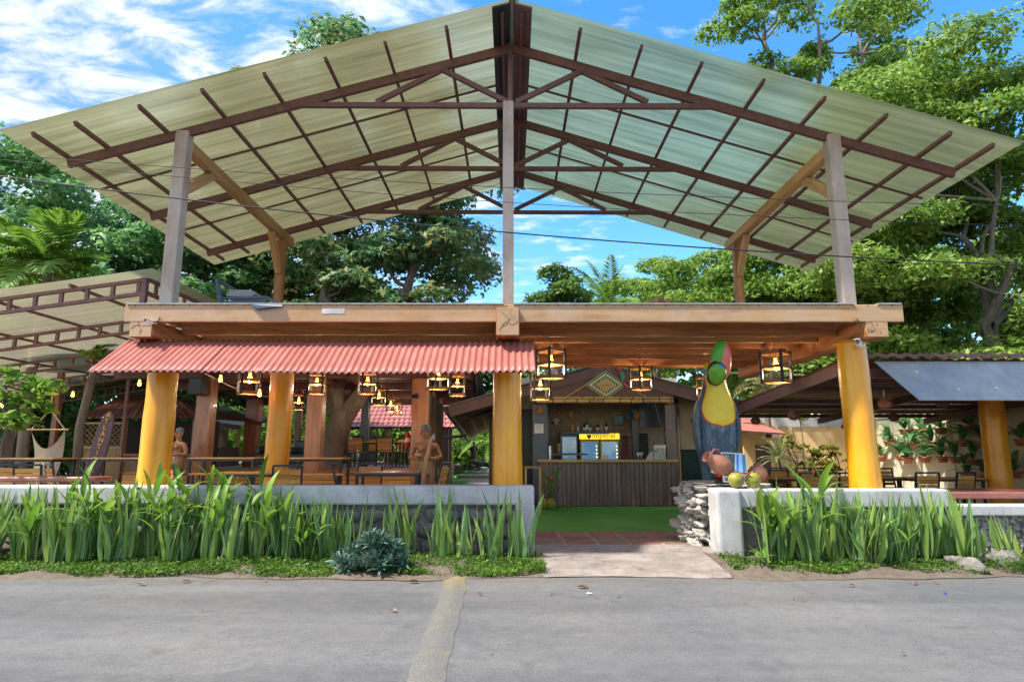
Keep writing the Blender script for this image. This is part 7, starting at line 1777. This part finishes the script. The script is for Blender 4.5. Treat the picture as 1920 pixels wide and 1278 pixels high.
def carved_warrior(px, Y, z0, lab, rz, spear, height=1.62):
    p = P(px, 880, Y); t = thing('carved_figure', lab, 'statue', (p.x, Y, z0), rz, 'carved wooden figures'); s_ = height / 1.62; Mx = wm(t) @ Matrix.Scale(s_, 4)
    J = {'pelvis': (0, 0, .80, .15, .12), 'belly': (0, 0, .95, .14, .11), 'chest': (0, 0, 1.13, .18, .125), 'neckb': (0, 0, 1.27, .085, .08), 'neck': (0, -.01, 1.33, .058, .06), 'jaw': (0, -.025, 1.40, .075, .085), 'head': (0, -.015, 1.50, .088, .10), 'crown': (0, 0, 1.58, .07, .08)}
    for s2, n in ((-1, 'l'), (1, 'r')):
        J.update({n + 'sh': (s2 * .22, 0, 1.21, .075, .075), n + 'el': (s2 * .31, .03, .96, .055, .055), n + 'wr': (s2 * .17, -.20, .93, .042, .042), n + 'ha': (s2 * .09, -.23, .95, .048, .045),
                  n + 'hip': (s2 * .10, 0, .70, .105, .11), n + 'kn': (s2 * .12, -.02, .42, .075, .08), n + 'an': (s2 * .12, .02, .09, .05, .055), n + 'ft': (s2 * .13, -.12, .04, .045, .035)})
    B = [('pelvis', 'belly'), ('belly', 'chest'), ('chest', 'neckb'), ('neckb', 'neck'), ('neck', 'jaw'), ('jaw', 'head'), ('head', 'crown')]
    for n in 'lr': B += [('chest', n + 'sh'), (n + 'sh', n + 'el'), (n + 'el', n + 'wr'), (n + 'wr', n + 'ha'), ('pelvis', n + 'hip'), (n + 'hip', n + 'kn'), (n + 'kn', n + 'an'), (n + 'an', n + 'ft')]
    skin_figure('body', J, B, M['carved'], t, Mx)
    b = MB(); b.lathe([(0.102, 1.52), (0.106, 1.56), (0.085, 1.62), (0.03, 1.645)], 14); b.build('cap', plain('capblue2', (0.12, 0.17, 0.20), 0.6) if 'capblue2' not in bpy.data.materials else bpy.data.materials['capblue2'], t, Mx, smooth=True)
    vs, fs = bill((0, -.105, 1.50), (0, -.125, 1.425), (0, -.02, 0), .018, .014, 6); b = MB(); b.add(vs, fs); b.build('nose', M['carved'], t, Mx, smooth=True)
    for s2 in (-1, 1):
        b = MB(); b.lathe([(.001, -.012), (.018, 0), (.001, .012)], 8); b.build('eye', M['brownpaint'], t, Mx @ Matrix.Translation((s2 * .036, -.102, 1.495)) @ Matrix.Rotation(R(90), 4, 'X'))
        vs, fs = bill((s2 * .02, -.115, 1.12), (s2 * .14, -.09, 1.15), (0, -.02, 0), .06, .045, 6); b = MB(); b.add(vs, fs); b.build('chest_muscle', M['carved'], t, Mx, smooth=True)
        vs, fs = bill((s2 * .095, 0, 1.52), (s2 * .098, .01, 1.43), (0, 0, 0), .016, .03, 6); b = MB(); b.add(vs, fs); b.build('ear', M['carved'], t, Mx, smooth=True)
        for f_ in range(4): b = MB(); b.tube([(s2 * (.085 - .0), -.25, .975 - .024 * f_), (s2 * .05, -.275, .975 - .024 * f_), (s2 * .03, -.255, .975 - .024 * f_)], [.013, .012, .009], 6); b.build('finger', M['carved'], t, Mx, smooth=True)
        b = MB(); b.tube([(s2 * .10, -.24, .98), (s2 * .075, -.265, 1.015), (s2 * .05, -.27, 1.02)], [.014, .013, .009], 6); b.build('thumb', M['carved'], t, Mx, smooth=True)
    b = MB(); b.tube([(-.03, -.115, 1.40), (.03, -.115, 1.40)], .008, 6); b.build('mouth', M['brownpaint'], t, Mx)
    b = MB(); b.lathe([(.165, .86), (.17, .80), (.175, .62), (.15, .60)], 16); b.build('loincloth', plain('loin', (0.40, 0.28, 0.16), 0.7) if 'loin' not in bpy.data.materials else bpy.data.materials['loin'], t, Mx @ Matrix.Diagonal((1, .85, 1, 1)), smooth=True)
    if spear:
        b = MB(); b.tube([(-.02, -.36, .30), (.05, -.30, .95), (.14, -.22, 1.33)], [.055, .045, .03], 10); b.build('spear_shaft', plain('shaft', (0.42, 0.27, 0.16), 0.6), t, Mx, smooth=True)
        b = MB(); b.prism([(.07, 1.30), (.215, 1.33), (.185, 1.46)], 0.03, Matrix.Translation((0, -.235, 0))); b.build('spear_head', plain('spearhead', (0.35, 0.40, 0.40), 0.5), t, Mx)
        b = MB(); b.lathe([(.02, .0), (.07, .03), (.075, .07), (.055, .075)], 12, (-.13, -.28, .96)); b.build('bowl', plain('shellbowl', (0.45, 0.38, 0.22), 0.5), t, Mx, smooth=True)
    b = MB(); b.lathe([(.26, -.02), (.26, .03), (.24, .035)], 14); b.build('plinth', M['darkpost'], t, Mx)
carved_warrior(797, 13.4, 0.37, 'carved wooden warrior holding a spear and bowl beside the right red post', 0.05, True, 1.63)
carved_warrior(331, 14.0, 0.60, 'carved wooden figure half hidden behind the left log column', -0.5, False, 1.36)
# person far down the corridor
p = P(888, 874, 30); PYD = 30.0; t = thing('person', 'person in a dark knee-length outfit standing far down the corridor', 'person', (p.x, PYD, 0.146)); ht = P(888, 828, PYD).z - 0.146
z0 = P(888, 874, PYD).z; t.matrix_local = Matrix.Translation((p.x, PYD, z0)); WORLD[t.name] = t.matrix_local.copy(); s_ = (P(888, 828, PYD).z - z0) / 1.66; Mx = wm(t) @ Matrix.Scale(s_, 4)
J = {'pelvis': (0, 0, .88, .15, .11), 'chest': (0, 0, 1.20, .15, .11), 'neckb': (0, 0, 1.36, .07, .06), 'neck': (0, 0, 1.42, .05, .05), 'head': (0, 0, 1.52, .08, .09), 'crown': (0, 0, 1.61, .07, .08)}
for s2, n in ((-1, 'l'), (1, 'r')): J.update({n + 'sh': (s2 * .18, 0, 1.31, .055, .055), n + 'el': (s2 * .24, .02, 1.06, .045, .045), n + 'wr': (s2 * .20, -.12, .88, .033, .033), n + 'ha': (s2 * .19, -.16, .82, .038, .025), n + 'hip': (s2 * .09, 0, .80, .09, .09), n + 'kn': (s2 * .10, 0, .46, .06, .06), n + 'an': (s2 * .10, .01, .08, .04, .04), n + 'ft': (s2 * .10, -.10, .035, .04, .03)})
B = [('pelvis', 'chest'), ('chest', 'neckb'), ('neckb', 'neck'), ('neck', 'head'), ('head', 'crown')]
for n in 'lr': B += [('chest', n + 'sh'), (n + 'sh', n + 'el'), (n + 'el', n + 'wr'), (n + 'wr', n + 'ha'), ('pelvis', n + 'hip'), (n + 'hip', n + 'kn'), (n + 'kn', n + 'an'), (n + 'an', n + 'ft')]
skin_figure('body', J, B, M['skin'], t, Mx)
b = MB(); b.lathe([(.20, .52), (.19, .85), (.17, 1.05), (.19, 1.25), (.16, 1.36), (.07, 1.42)], 16); b.build('dress', M['black'], t, Mx @ Matrix.Diagonal((1.1, .8, 1, 1)), smooth=True)
for s2 in (-1, 1): b = MB(); b.tube([(s2 * .16, 0, 1.34), (s2 * .22, 0, 1.20), (s2 * .245, .02, 1.08)], [.075, .068, .06], 10); b.build('sleeve', M['black'], t, Mx, smooth=True)
b = MB(); b.lathe([(.095, 1.46), (.105, 1.55), (.085, 1.64), (.02, 1.675)], 12, (0, .02, 0)); b.build('hair', M['black'], t, Mx, smooth=True)
# resting dog
p = P(905, 873, 29); t = thing('dog', 'dark dog lying on the ground beside the far person', 'dog', (p.x, 29, P(905, 877, 29).z)); 
J = {'hip': (.35, 0, .16, .13, .13), 'belly': (.1, 0, .17, .13, .13), 'chest': (-.18, 0, .18, .15, .15), 'neck': (-.36, -.03, .25, .09, .09), 'head': (-.48, -.06, .28, .085, .085), 'muzzle': (-.60, -.08, .25, .045, .045), 'tailb': (.48, .02, .12, .04, .04), 'tail': (.72, .06, .05, .02, .02)}
B = [('hip', 'belly'), ('belly', 'chest'), ('chest', 'neck'), ('neck', 'head'), ('head', 'muzzle'), ('hip', 'tailb'), ('tailb', 'tail')]
for n, sx, z_ in (('a', -.2, -.12), ('b', -.2, .12)): J.update({n + 'e': (sx, z_, .07, .045, .045), n + 'p': (sx - .28, z_ * 1.2, .04, .035, .03)}); B += [('chest', n + 'e'), (n + 'e', n + 'p')]
for n, z_ in (('c', -.13), ('d', .13)): J.update({n + 'k': (.2, z_ * 1.3, .1, .06, .06), n + 'h': (.38, z_ * 1.4, .04, .035, .03), n + 'p': (.22, z_ * 1.5, .03, .03, .025)}); B += [('hip', n + 'k'), (n + 'k', n + 'h'), (n + 'h', n + 'p')]
skin_figure('body', J, B, M['black'], t, wm(t))
for s2 in (-1, 1): b = MB(); b.add([(0, 0, 0), (.05, 0, 0), (.02, .01, .09)], [(0, 1, 2)]); b.build('ear', M['black'], t, wm(t) @ Matrix.Translation((-.48, -.06 + s2 * .06, .34)))
# ---------------------------------------------------------------- trees and palms
def crown_mesh(name, blobs, nleaf, size, mat, parent, seed, aspect=0.75, up=0.55):
    rg = np.random.default_rng(seed); pts = []; outs = []
    vol = np.array([b_[1][0] * b_[1][1] + b_[1][0] * b_[1][2] for b_ in blobs]); cnt = np.maximum(20, (nleaf * vol / vol.sum())).astype(int)
    for (c, r), n in zip(blobs, cnt):
        d = rg.normal(size=(n, 3)); d /= np.linalg.norm(d, axis=1)[:, None]
        d[:, 2] = np.where(d[:, 2] < -0.35, -d[:, 2] * 0.6, d[:, 2])
        rad = (0.55 + 0.5 * rg.random(n) ** 0.6)[:, None]; lump = 1 + 0.16 * np.sin(5 * d[:, :1] + 3 * d[:, 1:2] + c[0]) + 0.12 * np.sin(7 * d[:, 2:3] + c[1])
        pts.append(np.array(c) + d * rad * lump * np.array(r)); outs.append(d)
    pts = np.vstack(pts); outs = np.vstack(outs)
    v, f, ti = leaf_quads(pts, outs, size, aspect, rg, up=up)
    o = np_mesh(name, v, f, mat, parent, tint=ti); return o
def limb(b, p0, p1, r0, r1, rr, wob=0.12, n=5):
    pts = []; L = (Vector(p1) - Vector(p0)).length
    for i in range(n + 1):
        u = i / n; p = Vector(p0).lerp(Vector(p1), u)
        if 0 < i < n: p += Vector((rr.gauss(0, 1), rr.gauss(0, 1), rr.gauss(0, 0.6) + 0.6 * math.sin(math.pi * u))) * wob * L * 0.35
        pts.append(p)
    b.tube(pts, [r0 + (r1 - r0) * (i / n) for i in range(n + 1)], 7, cap=False); return pts
def tree(name, label, base, top, crown_c, crown_r, nb, br, nleaf, leaf, mat, tr, seed, bark='bark', fork=0.45, group='trees behind the restaurant', hollow=0.35, zflat=0.6, limbs=12, extra=None, cut=None):
    rr = random.Random(seed); t = thing(name, label, 'tree', base, 0, group)
    blobs = []
    tries = 0
    while len(blobs) < nb and tries < 4000:
        tries += 1
        d = Vector((rr.uniform(-1, 1), rr.uniform(-1, 1), rr.uniform(-0.9, 1)))
        if d.length > 1 or d.length < hollow: continue
        c = Vector(crown_c) + Vector((d.x * crown_r[0], d.y * crown_r[1], d.z * crown_r[2]))
        if cut and cut(c): continue
        k = rr.uniform(0.65, 1.3) * br
        if any((c - Vector(o_[0])).length < 0.75 * (k + o_[1][0]) * 0.62 for o_ in blobs): continue
        blobs.append(((c.x, c.y, c.z), (k, k, k * zflat)))
    if extra: blobs += extra
    b = MB(); fk = Vector(base).lerp(Vector(top), fork)
    limb(b, base, fk, tr * 1.15, tr * 0.8, rr, 0.05, 5)
    ends = []
    main = [limb(b, fk, Vector(crown_c) + Vector((rr.uniform(-.5, .5) * crown_r[0], rr.uniform(-.4, .4) * crown_r[1], rr.uniform(-.2, .5) * crown_r[2])), tr * 0.62, tr * 0.2, rr, 0.12, 6) for _ in range(4)]
    sel = blobs if len(blobs) <= limbs * 2 else rr.sample(blobs, limbs * 2)
    for (c, r_) in sel:
        m_ = min((q for pts in main for q in pts[2:]), key=lambda q: (q - Vector(c)).length)
        limb(b, m_, c, tr * 0.2, tr * 0.05, rr, 0.16, 4)
    b.build('trunk', M[bark], t, smooth=True)
    crown_mesh('crown', blobs, nleaf, leaf, M[mat], t, seed + 5)
    return t
def frond_mesh(seed, L, n, leafl, droop, mat, w=0.022, vshape=0.5):
    rr = random.Random(seed); vs = []; fs = []; ti = []
    pts = []
    for i in range(n + 1): u = i / n; pts.append(Vector((L * u * (1 - 0.18 * droop * u), 0, L * (0.42 * u - droop * 0.75 * u * u))))
    for i in range(n + 1):
        d = (pts[min(i + 1, n)] - pts[max(i - 1, 0)]).normalized(); s_ = Vector((0, 1, 0)); up = s_.cross(d) * -1
        r_ = 0.02 * (1 - 0.85 * i / n); o = len(vs)
        vs += [pts[i] + s_ * r_, pts[i] - up * r_ * -1, pts[i] - s_ * r_]
        if i: fs += [(o - 3, o - 2, o + 1, o), (o - 2, o - 1, o + 2, o + 1)]; ti += [0.9, 0.9]
        if i < 2: continue
        u = i / n; ll = leafl * (math.sin(math.pi * (0.12 + 0.86 * u)) ** 0.7)
        for sd in (-1, 1):
            for k in range(2):
                q = pts[i] - d * (k * 0.5 * L / n); dirn = (d * rr.uniform(0.45, 0.75) + s_ * sd * rr.uniform(0.75, 1.0) + up * vshape * rr.uniform(0.2, 0.9)).normalized()
                if dirn.z > 0.9: dirn.z = 0.9
                e1_ = q + dirn * ll * 0.5; e2_ = q + dirn * ll + Vector((0, 0, -ll * rr.uniform(0.15, 0.45))); o = len(vs); wv = d * w
                vs += [q - wv * .5, q + wv * .5, e1_ + wv, e2_, e1_ - wv]; fs += [(o, o + 1, o + 2, o + 4), (o + 4, o + 2, o + 3)]; tt = rr.uniform(0.15, 0.85); ti += [tt, tt]
    me = bpy.data.meshes.new('frond'); me.from_pydata([tuple(v) for v in vs], [], fs); a = me.attributes.new('tint', 'FLOAT', 'FACE'); a.data.foreach_set('value', ti); me.materials.append(mat); return me
def palm(name, label, base, crown, L, nf, mat, tr, seed, group=None, leafl=0.55, w=0.022, low=-0.25, bark='bark_pale', n=22):
    rr = random.Random(seed); t = thing(name, label, 'palm', base, 0, group)
    b = MB(); mid = Vector(base).lerp(Vector(crown), .5) + Vector((rr.uniform(-.15, .15), 0, 0)); b.tube([Vector(base), mid, Vector(crown)], [tr * 1.2, tr, tr * .85], 10); b.build('trunk', M[bark], t, smooth=True)
    FM = [frond_mesh(seed * 10 + k, L, n, leafl, 0.45 + 0.22 * k, mat, w) for k in range(3)]
    for i in range(nf):
        a = i * 2.4 + rr.uniform(-.25, .25); u = i / nf
        el = R(62 - 75 * u + rr.uniform(-8, 8)); put(bpy.data.objects.new('frond', FM[min(2, int(u * 3))]), t, Matrix.Translation(Vector(crown)) @ Matrix.Rotation(a, 4, 'Z') @ Matrix.Rotation(-el, 4, 'Y') @ Matrix.Scale(rr.uniform(.85, 1.1), 4))
    return t
def bush(name, label, c, r, n, leaf, mat, seed, nb=7, group=None, z0=0.3):
    rr = random.Random(seed); t = thing(name, label, 'shrub', (c[0], c[1], z0), 0, group); blobs = []
    for _ in range(nb): blobs.append(((c[0] + rr.uniform(-.75, .75) * r[0], c[1] + rr.uniform(-.6, .6) * r[1], c[2] + rr.uniform(-.65, .75) * r[2]), (r[0] * rr.uniform(.3, .5), r[1] * .45, r[2] * rr.uniform(.3, .45))))
    b = MB()
    for q in blobs[:5]: limb(b, (c[0] + rr.uniform(-.2, .2), c[1], z0), q[0], 0.05, 0.012, rr, .15, 4)
    b.build('stems', M['bark'], t, smooth=True); crown_mesh('crown', blobs, n, leaf, M[mat], t, seed + 1, aspect=0.9); return t
GT = 'trees behind the restaurant'
# right edge: big bright tree (two leaders), tall open tree behind the roof
tree('broadleaf_tree', 'large bright green tree filling the right edge', (15.2, 19.5, 0), (15.4, 19.5, 13), (15.4, 19.5, 8.6), (5.8, 3.6, 6.8), 84, 1.2, 80000, 0.105, 'leaf_bright', 0.27, 401, 'bark_pale', 0.35, GT, 0.25)
tree('broadleaf_tree', 'lower spreading green tree behind the right shelter roof', (10.2, 24.0, 0), (10.2, 24, 9), (10.4, 24.0, 5.6), (5.4, 3.0, 4.2), 56, 1.1, 44000, 0.11, 'leaf_bright', 0.22, 402, 'bark_pale', 0.35, GT, 0.2)
tree('broadleaf_tree', 'dense mid-green tree between the right roof edge and the right shelter', (12.6, 23.0, 0), (12.6, 23, 10), (12.8, 23.0, 7.0), (4.8, 2.4, 4.6), 54, 1.05, 44000, 0.11, 'leaf_bright', 0.2, 407, 'bark_pale', 0.35, GT, 0.1)
tree('tall_open_tree', 'tall airy tree with pale branches above the right roof slope', (13.6, 27.0, 0), (14.0, 27, 20), (14.4, 27.0, 19.6), (5.4, 3.2, 4.6), 38, 1.1, 24000, 0.125, 'leaf_bright', 0.36, 403, 'bark_pale', 0.62, GT, 0.35, 0.55, 16)
tree('broadleaf_tree', 'rounded green tree behind the rear right post', (7.0, 30.0, 0), (7.0, 30, 10), (7.4, 30.0, 8.0), (3.6, 3.0, 2.9), 32, 1.0, 20000, 0.125, 'leaf_bright', 0.22, 404, 'bark_pale', 0.5, GT, 0.2)
tree('broadleaf_tree', 'pale green tree right of the rear right post above the deck', (12.0, 31.0, 0), (12.0, 31, 9), (12.2, 31.0, 7.2), (4.0, 3.0, 2.9), 32, 1.0, 20000, 0.125, 'leaf_bright', 0.3, 405, 'bark_pale', 0.5, GT, 0.2)
tree('broadleaf_tree', 'small round tree over the deck edge right of the centre post', (2.6, 36.0, 0), (2.6, 36, 11), (2.7, 36.0, 9.6), (2.0, 2.0, 2.2), 18, 0.9, 10000, 0.13, 'leaf_mid', 0.25, 406, 'bark', 0.5, GT, 0.2)
# the forked tree that grows through the shelter
fb = P(612, 874, 17.2); f1 = P(643, 770, 17.2)
t = thing('forked_tree', 'large dark rusty-leaved tree growing through the dining shelter', 'tree', (fb.x, 17.2, 0.95), 0, GT)
b = MB(); rr = random.Random(8)
b.tube([fb + Vector((0, 0, -0.1)), P(619, 848, 17.2), P(633, 812, 17.2), f1], [0.46, 0.36, 0.33, 0.30], 16, cap=False)
LLb = limb(b, P(640, 785, 17.2), P(622, 715, 17.2), 0.30, 0.24, rr, .0, 4); LLb += limb(b, P(622, 715, 17.2), Vector((-5.9, 19.0, 8.5)), 0.24, 0.11, rr, .05, 8); RLb = limb(b, P(641, 785, 17.2), P(695, 712, 17.2), 0.30, 0.21, rr, 0.0, 4); RL2 = limb(b, P(695, 712, 17.2), Vector((-2.9, 19.6, 9.0)), 0.21, 0.09, rr, .06, 6)
blobs = []
rr = random.Random(77)
while len(blobs) < 92:
    d = Vector((rr.uniform(-1, 1), rr.uniform(-1, 1), rr.uniform(-1, 1)))
    if d.length > 1 or d.length < 0.2: continue
    c = Vector((-5.1 + d.x * 5.3, 20.5 + d.y * 3.0, 10.4 + d.z * 6.0)); 
    if c.z < 5.0 or (c.z < 6.0 and c.x < -7.5): continue
    if c.z > 12.0 and c.x > -2.5: continue
    k = rr.uniform(.7, 1.35); blobs.append(((c.x, c.y, c.z), (k, k, k * .7)))
for _ in range(18): k = rr.uniform(.6, .95); blobs.append(((rr.uniform(-7.2, -0.9), rr.uniform(17.6, 18.8), rr.uniform(5.2, 8.0)), (k, k, k * .65)))
for q in rr.sample(blobs, 30):
    m_ = min(LLb[3:] + RL2[2:], key=lambda p: (p - Vector(q[0])).length); limb(b, m_, q[0], 0.07, 0.02, rr, .16, 4)
b.build('trunk', M['bark'], t, smooth=True); crown_mesh('crown', blobs, 60000, 0.115, M['leaf_rust'], t, 78)
# left trees
tree('broadleaf_tree', 'dark vine-hung tree at the left edge above the canopy', (-16.5, 21.0, 0), (-16.5, 21, 10), (-16.2, 21.0, 7.0), (4.6, 3.0, 5.0), 50, 1.25, 36000, 0.12, 'leaf_dark', 0.35, 411, 'bark', .4, GT, .15)
tree('broadleaf_tree', 'dark green creeper-covered tree left of the left upper post', (-11.2, 20.5, 0), (-11.2, 20.5, 8), (-11.4, 20.5, 6.2), (3.6, 2.4, 3.5), 38, 1.1, 28000, 0.12, 'leaf_dark', 0.35, 412, 'bark', .4, GT, .15)
tree('broadleaf_tree', 'golden-speckled tree behind the deck rack', (-8.6, 23.0, 0), (-8.6, 23, 7), (-8.4, 23.0, 6.4), (3.4, 2.4, 2.2), 28, 0.95, 15000, 0.12, 'leaf_gold', 0.2, 413, 'bark', .45, GT, .15)
tree('broadleaf_tree', 'shadowy tree behind the kiosk and hammock', (-18.0, 28.0, 0), (-18, 28, 6), (-18.0, 28.0, 3.4), (6.0, 2.4, 3.4), 40, 1.25, 16000, 0.19, 'leaf_dark', 0.4, 414, 'bark', .3, GT, .1)
# far backdrop trees behind everything
for i, (x, Y, z, rx, rz_, m_, lab) in enumerate(((-26, 34, 6, 7, 6, 'leaf_dark', 'far dark tree at the left behind the canopy'), (-6, 44, 4.5, 7, 4.5, 'leaf_mid', 'far green tree behind the tiled pavilion'), (3, 46, 4.8, 6, 4.2, 'leaf_mid', 'far green tree behind the bar roof'), (14, 42, 6.5, 7, 6, 'leaf_bright', 'far pale tree behind the right shelter'), (25, 34, 8, 6, 8, 'leaf_bright', 'far pale tree beyond the right edge'), (-16, 40, 6, 6, 5.5, 'leaf_dark', 'far dark tree behind the reed shed'))):
    tree('broadleaf_tree', lab, (x, Y, 0), (x, Y, z + rz_), (x, Y, z), (rx, 3.0, rz_), 46, 1.7, 13000, 0.25, m_, 0.4, 430 + i, 'bark', .4, GT, .1)
# near almond branch at the left edge
t = thing('almond_tree', 'leafy almond tree reaching in at the left edge before the canopy', 'tree', (-8.6, 9.9, 0.0)); b = MB(); rr = random.Random(4)
mp = limb(b, (-8.9, 9.9, 0), (-8.5, 9.9, 3.2), .10, .05, rr, .05, 5); bl_ = []
for px, py in ((5, 700), (40, 715), (70, 735), (15, 745), (50, 760), (90, 725), (25, 785), (75, 765), (5, 800), (45, 795)):
    c = P(px, py, 9.6 + rr.uniform(-.4, .4)); limb(b, mp[-2], c, .025, .008, rr, .12, 4); bl_.append((tuple(c), (.24, .24, .13)))
b.build('trunk', M['bark'], t, smooth=True); crown_mesh('crown', bl_, 420, 0.085, M['leaf_lime'], t, 9, aspect=0.9, up=0.9)
# slim pale trunk beside the hammock
p = P(150, 850, 15.0); palm('slim_palm', 'slim palm with lichen-pale trunk beside the hammock', (p.x, 15.0, .5), (P(160, 785, 15).x + .1, 15.0, 3.55), 0.8, 4, M['leaf_palm'], .10, 31, None, .3)
c = P(90, 512, 16.2); palm('coconut_palm', 'feathery palm above the left canopy', (c.x, 16.2, .3), c, 1.85, 24, M['leaf_lime'], .12, 32, None, .62, .032)
c = P(1143, 590, 24); palm('coconut_palm', 'palm top showing over the deck edge right of the centre post', (c.x, 24, .1), c, 2.6, 13, M['leaf_lime'], .16, 33, None, .5, .022, n=26)
c = P(1452, 725, 19.5); palm('screw_palm', 'pale spiky palm above the right shelter roof', (c.x, 20.2, .14), (c.x, 20.2, c.z), 1.5, 20, M['leaf_pale'], .10, 34, None, .35, .025, n=14)
# lush areca clumps behind the shelter
for i, (px, Y, h) in enumerate(sorted(((425, 27.5, 2.9), (455, 26.5, 2.6), (505, 27.5, 3.1), (560, 26.8, 3.0), (605, 28, 2.9), (345, 27, 2.4), (655, 30, 1.6), (850, 38, 2.2), (875, 40, 1.6), (900, 37, 2.0), (930, 34, 3.6), (840, 36, 2.6)))):
    p = P(px, 860, Y); palm('areca_palm', f'lush arching areca palm in the far garden, {ORD[i]} counting from the left', (p.x, Y, .3), (p.x, Y, .3 + h * .38), h * .95, 16, M['leaf_lime'] if i % 3 != 1 else M['leaf_palm'], .08, 50 + i, 'areca palms in the far garden', .42, .03, n=16)
for i, (px, py, Y, r, m_, lab) in enumerate(((420, 770, 31, (2.6, 1.2, 2.2), 'leaf_mid', 'mixed green shrub behind the reed shed'), (560, 790, 32, (3.5, 1.2, 2.4), 'leaf_mid', 'green shrub behind the middle red post'), (820, 830, 42, (2.5, 1, 2.0), 'leaf_lime', 'bright shrub at the end of the corridor'), (890, 840, 44, (2.6, 1, 2.0), 'leaf_lime', 'bright shrub behind the far person'), (60, 800, 22, (3.2, 1.0, 2.6), 'leaf_dark', 'dark shrub behind the hammock'), (140, 810, 23, (3, 1, 2.6), 'leaf_dark', 'dark shrub left of the kiosk'), (740, 835, 36, (4, 1, 1.4), 'leaf_lime', 'bright shrub under the tiled roof'))):
    p = P(px, py, Y); bush('garden_shrub', lab, (p.x, Y, p.z), r, 5200, 0.14 if Y < 35 else 0.18, m_, 600 + i, 9, 'shrubs behind the shelter')
# yellow-green crotons and spider plant in the right yard
for i, (px, Y, h, m_, lab) in enumerate(((1462, 18.6, 1.9, 'leaf_pale', 'pale striped spiky plant in the right yard'), (1510, 18.2, 1.5, 'leaf_gold', 'yellow croton shrub before the orange wall'), (1545, 18.6, 0.8, 'leaf_gold', 'small yellow croton right of the taller one'), (1570, 18.0, 1.3, 'leaf_gold', 'yellow croton by the right column'))):
    p = P(px, 890, Y)
    if m_ == 'leaf_pale': palm('striped_dracaena', lab, (p.x, Y, .14), (p.x, Y, .14 + h * .55), .9, 26, M[m_], .04, 70 + i, None, .10, .02, n=10)
    else:
        t = thing('croton_shrub', lab, 'shrub', (p.x, Y, .14), 0, 'yellow crotons in the right yard'); rr = random.Random(i); bl_ = []; b = MB()
        for k in range(9): c = Vector((p.x + rr.uniform(-.45, .45), Y + rr.uniform(-.2, .2), .14 + h * rr.uniform(.5, 1.15))); bl_.append((tuple(c), (.17, .17, .10))); limb(b, (p.x, Y, .14), c, .022, .01, rr, .1, 4)
        if i == 1: c = Vector((PX(1500, 790, Y), Y, PZ(1500, 785, Y))); bl_.append((tuple(c), (.22, .22, .15))); limb(b, (p.x, Y, .14), c, .03, .012, rr, .03, 4)
        b.build('stems', M['bark'], t, smooth=True); crown_mesh('crown', bl_, 420, 0.085, M[m_], t, 90 + i, .55, .8)
# distant woodland closing the view
rg = np.random.default_rng(5); N = 26000; X = rg.uniform(-95, 95, N); Z = rg.random(N) ** 1.2 * (7.0 + 2.5 * np.sin(X * .35) + 1.5 * np.sin(X * .9 + 1)); Yw = 62 + rg.uniform(0, 7, N)
v, f, ti = leaf_quads(np.stack([X, Yw, Z], 1), np.tile(np.array([[0, -1.0, .3]]), (N, 1)), .55, .9, rg, up=.3)
tag(np_mesh('treeline', v, f, M['leaf_mid'], tint=ti), 'distant belt of woodland behind everything', 'trees', None, 'stuff')
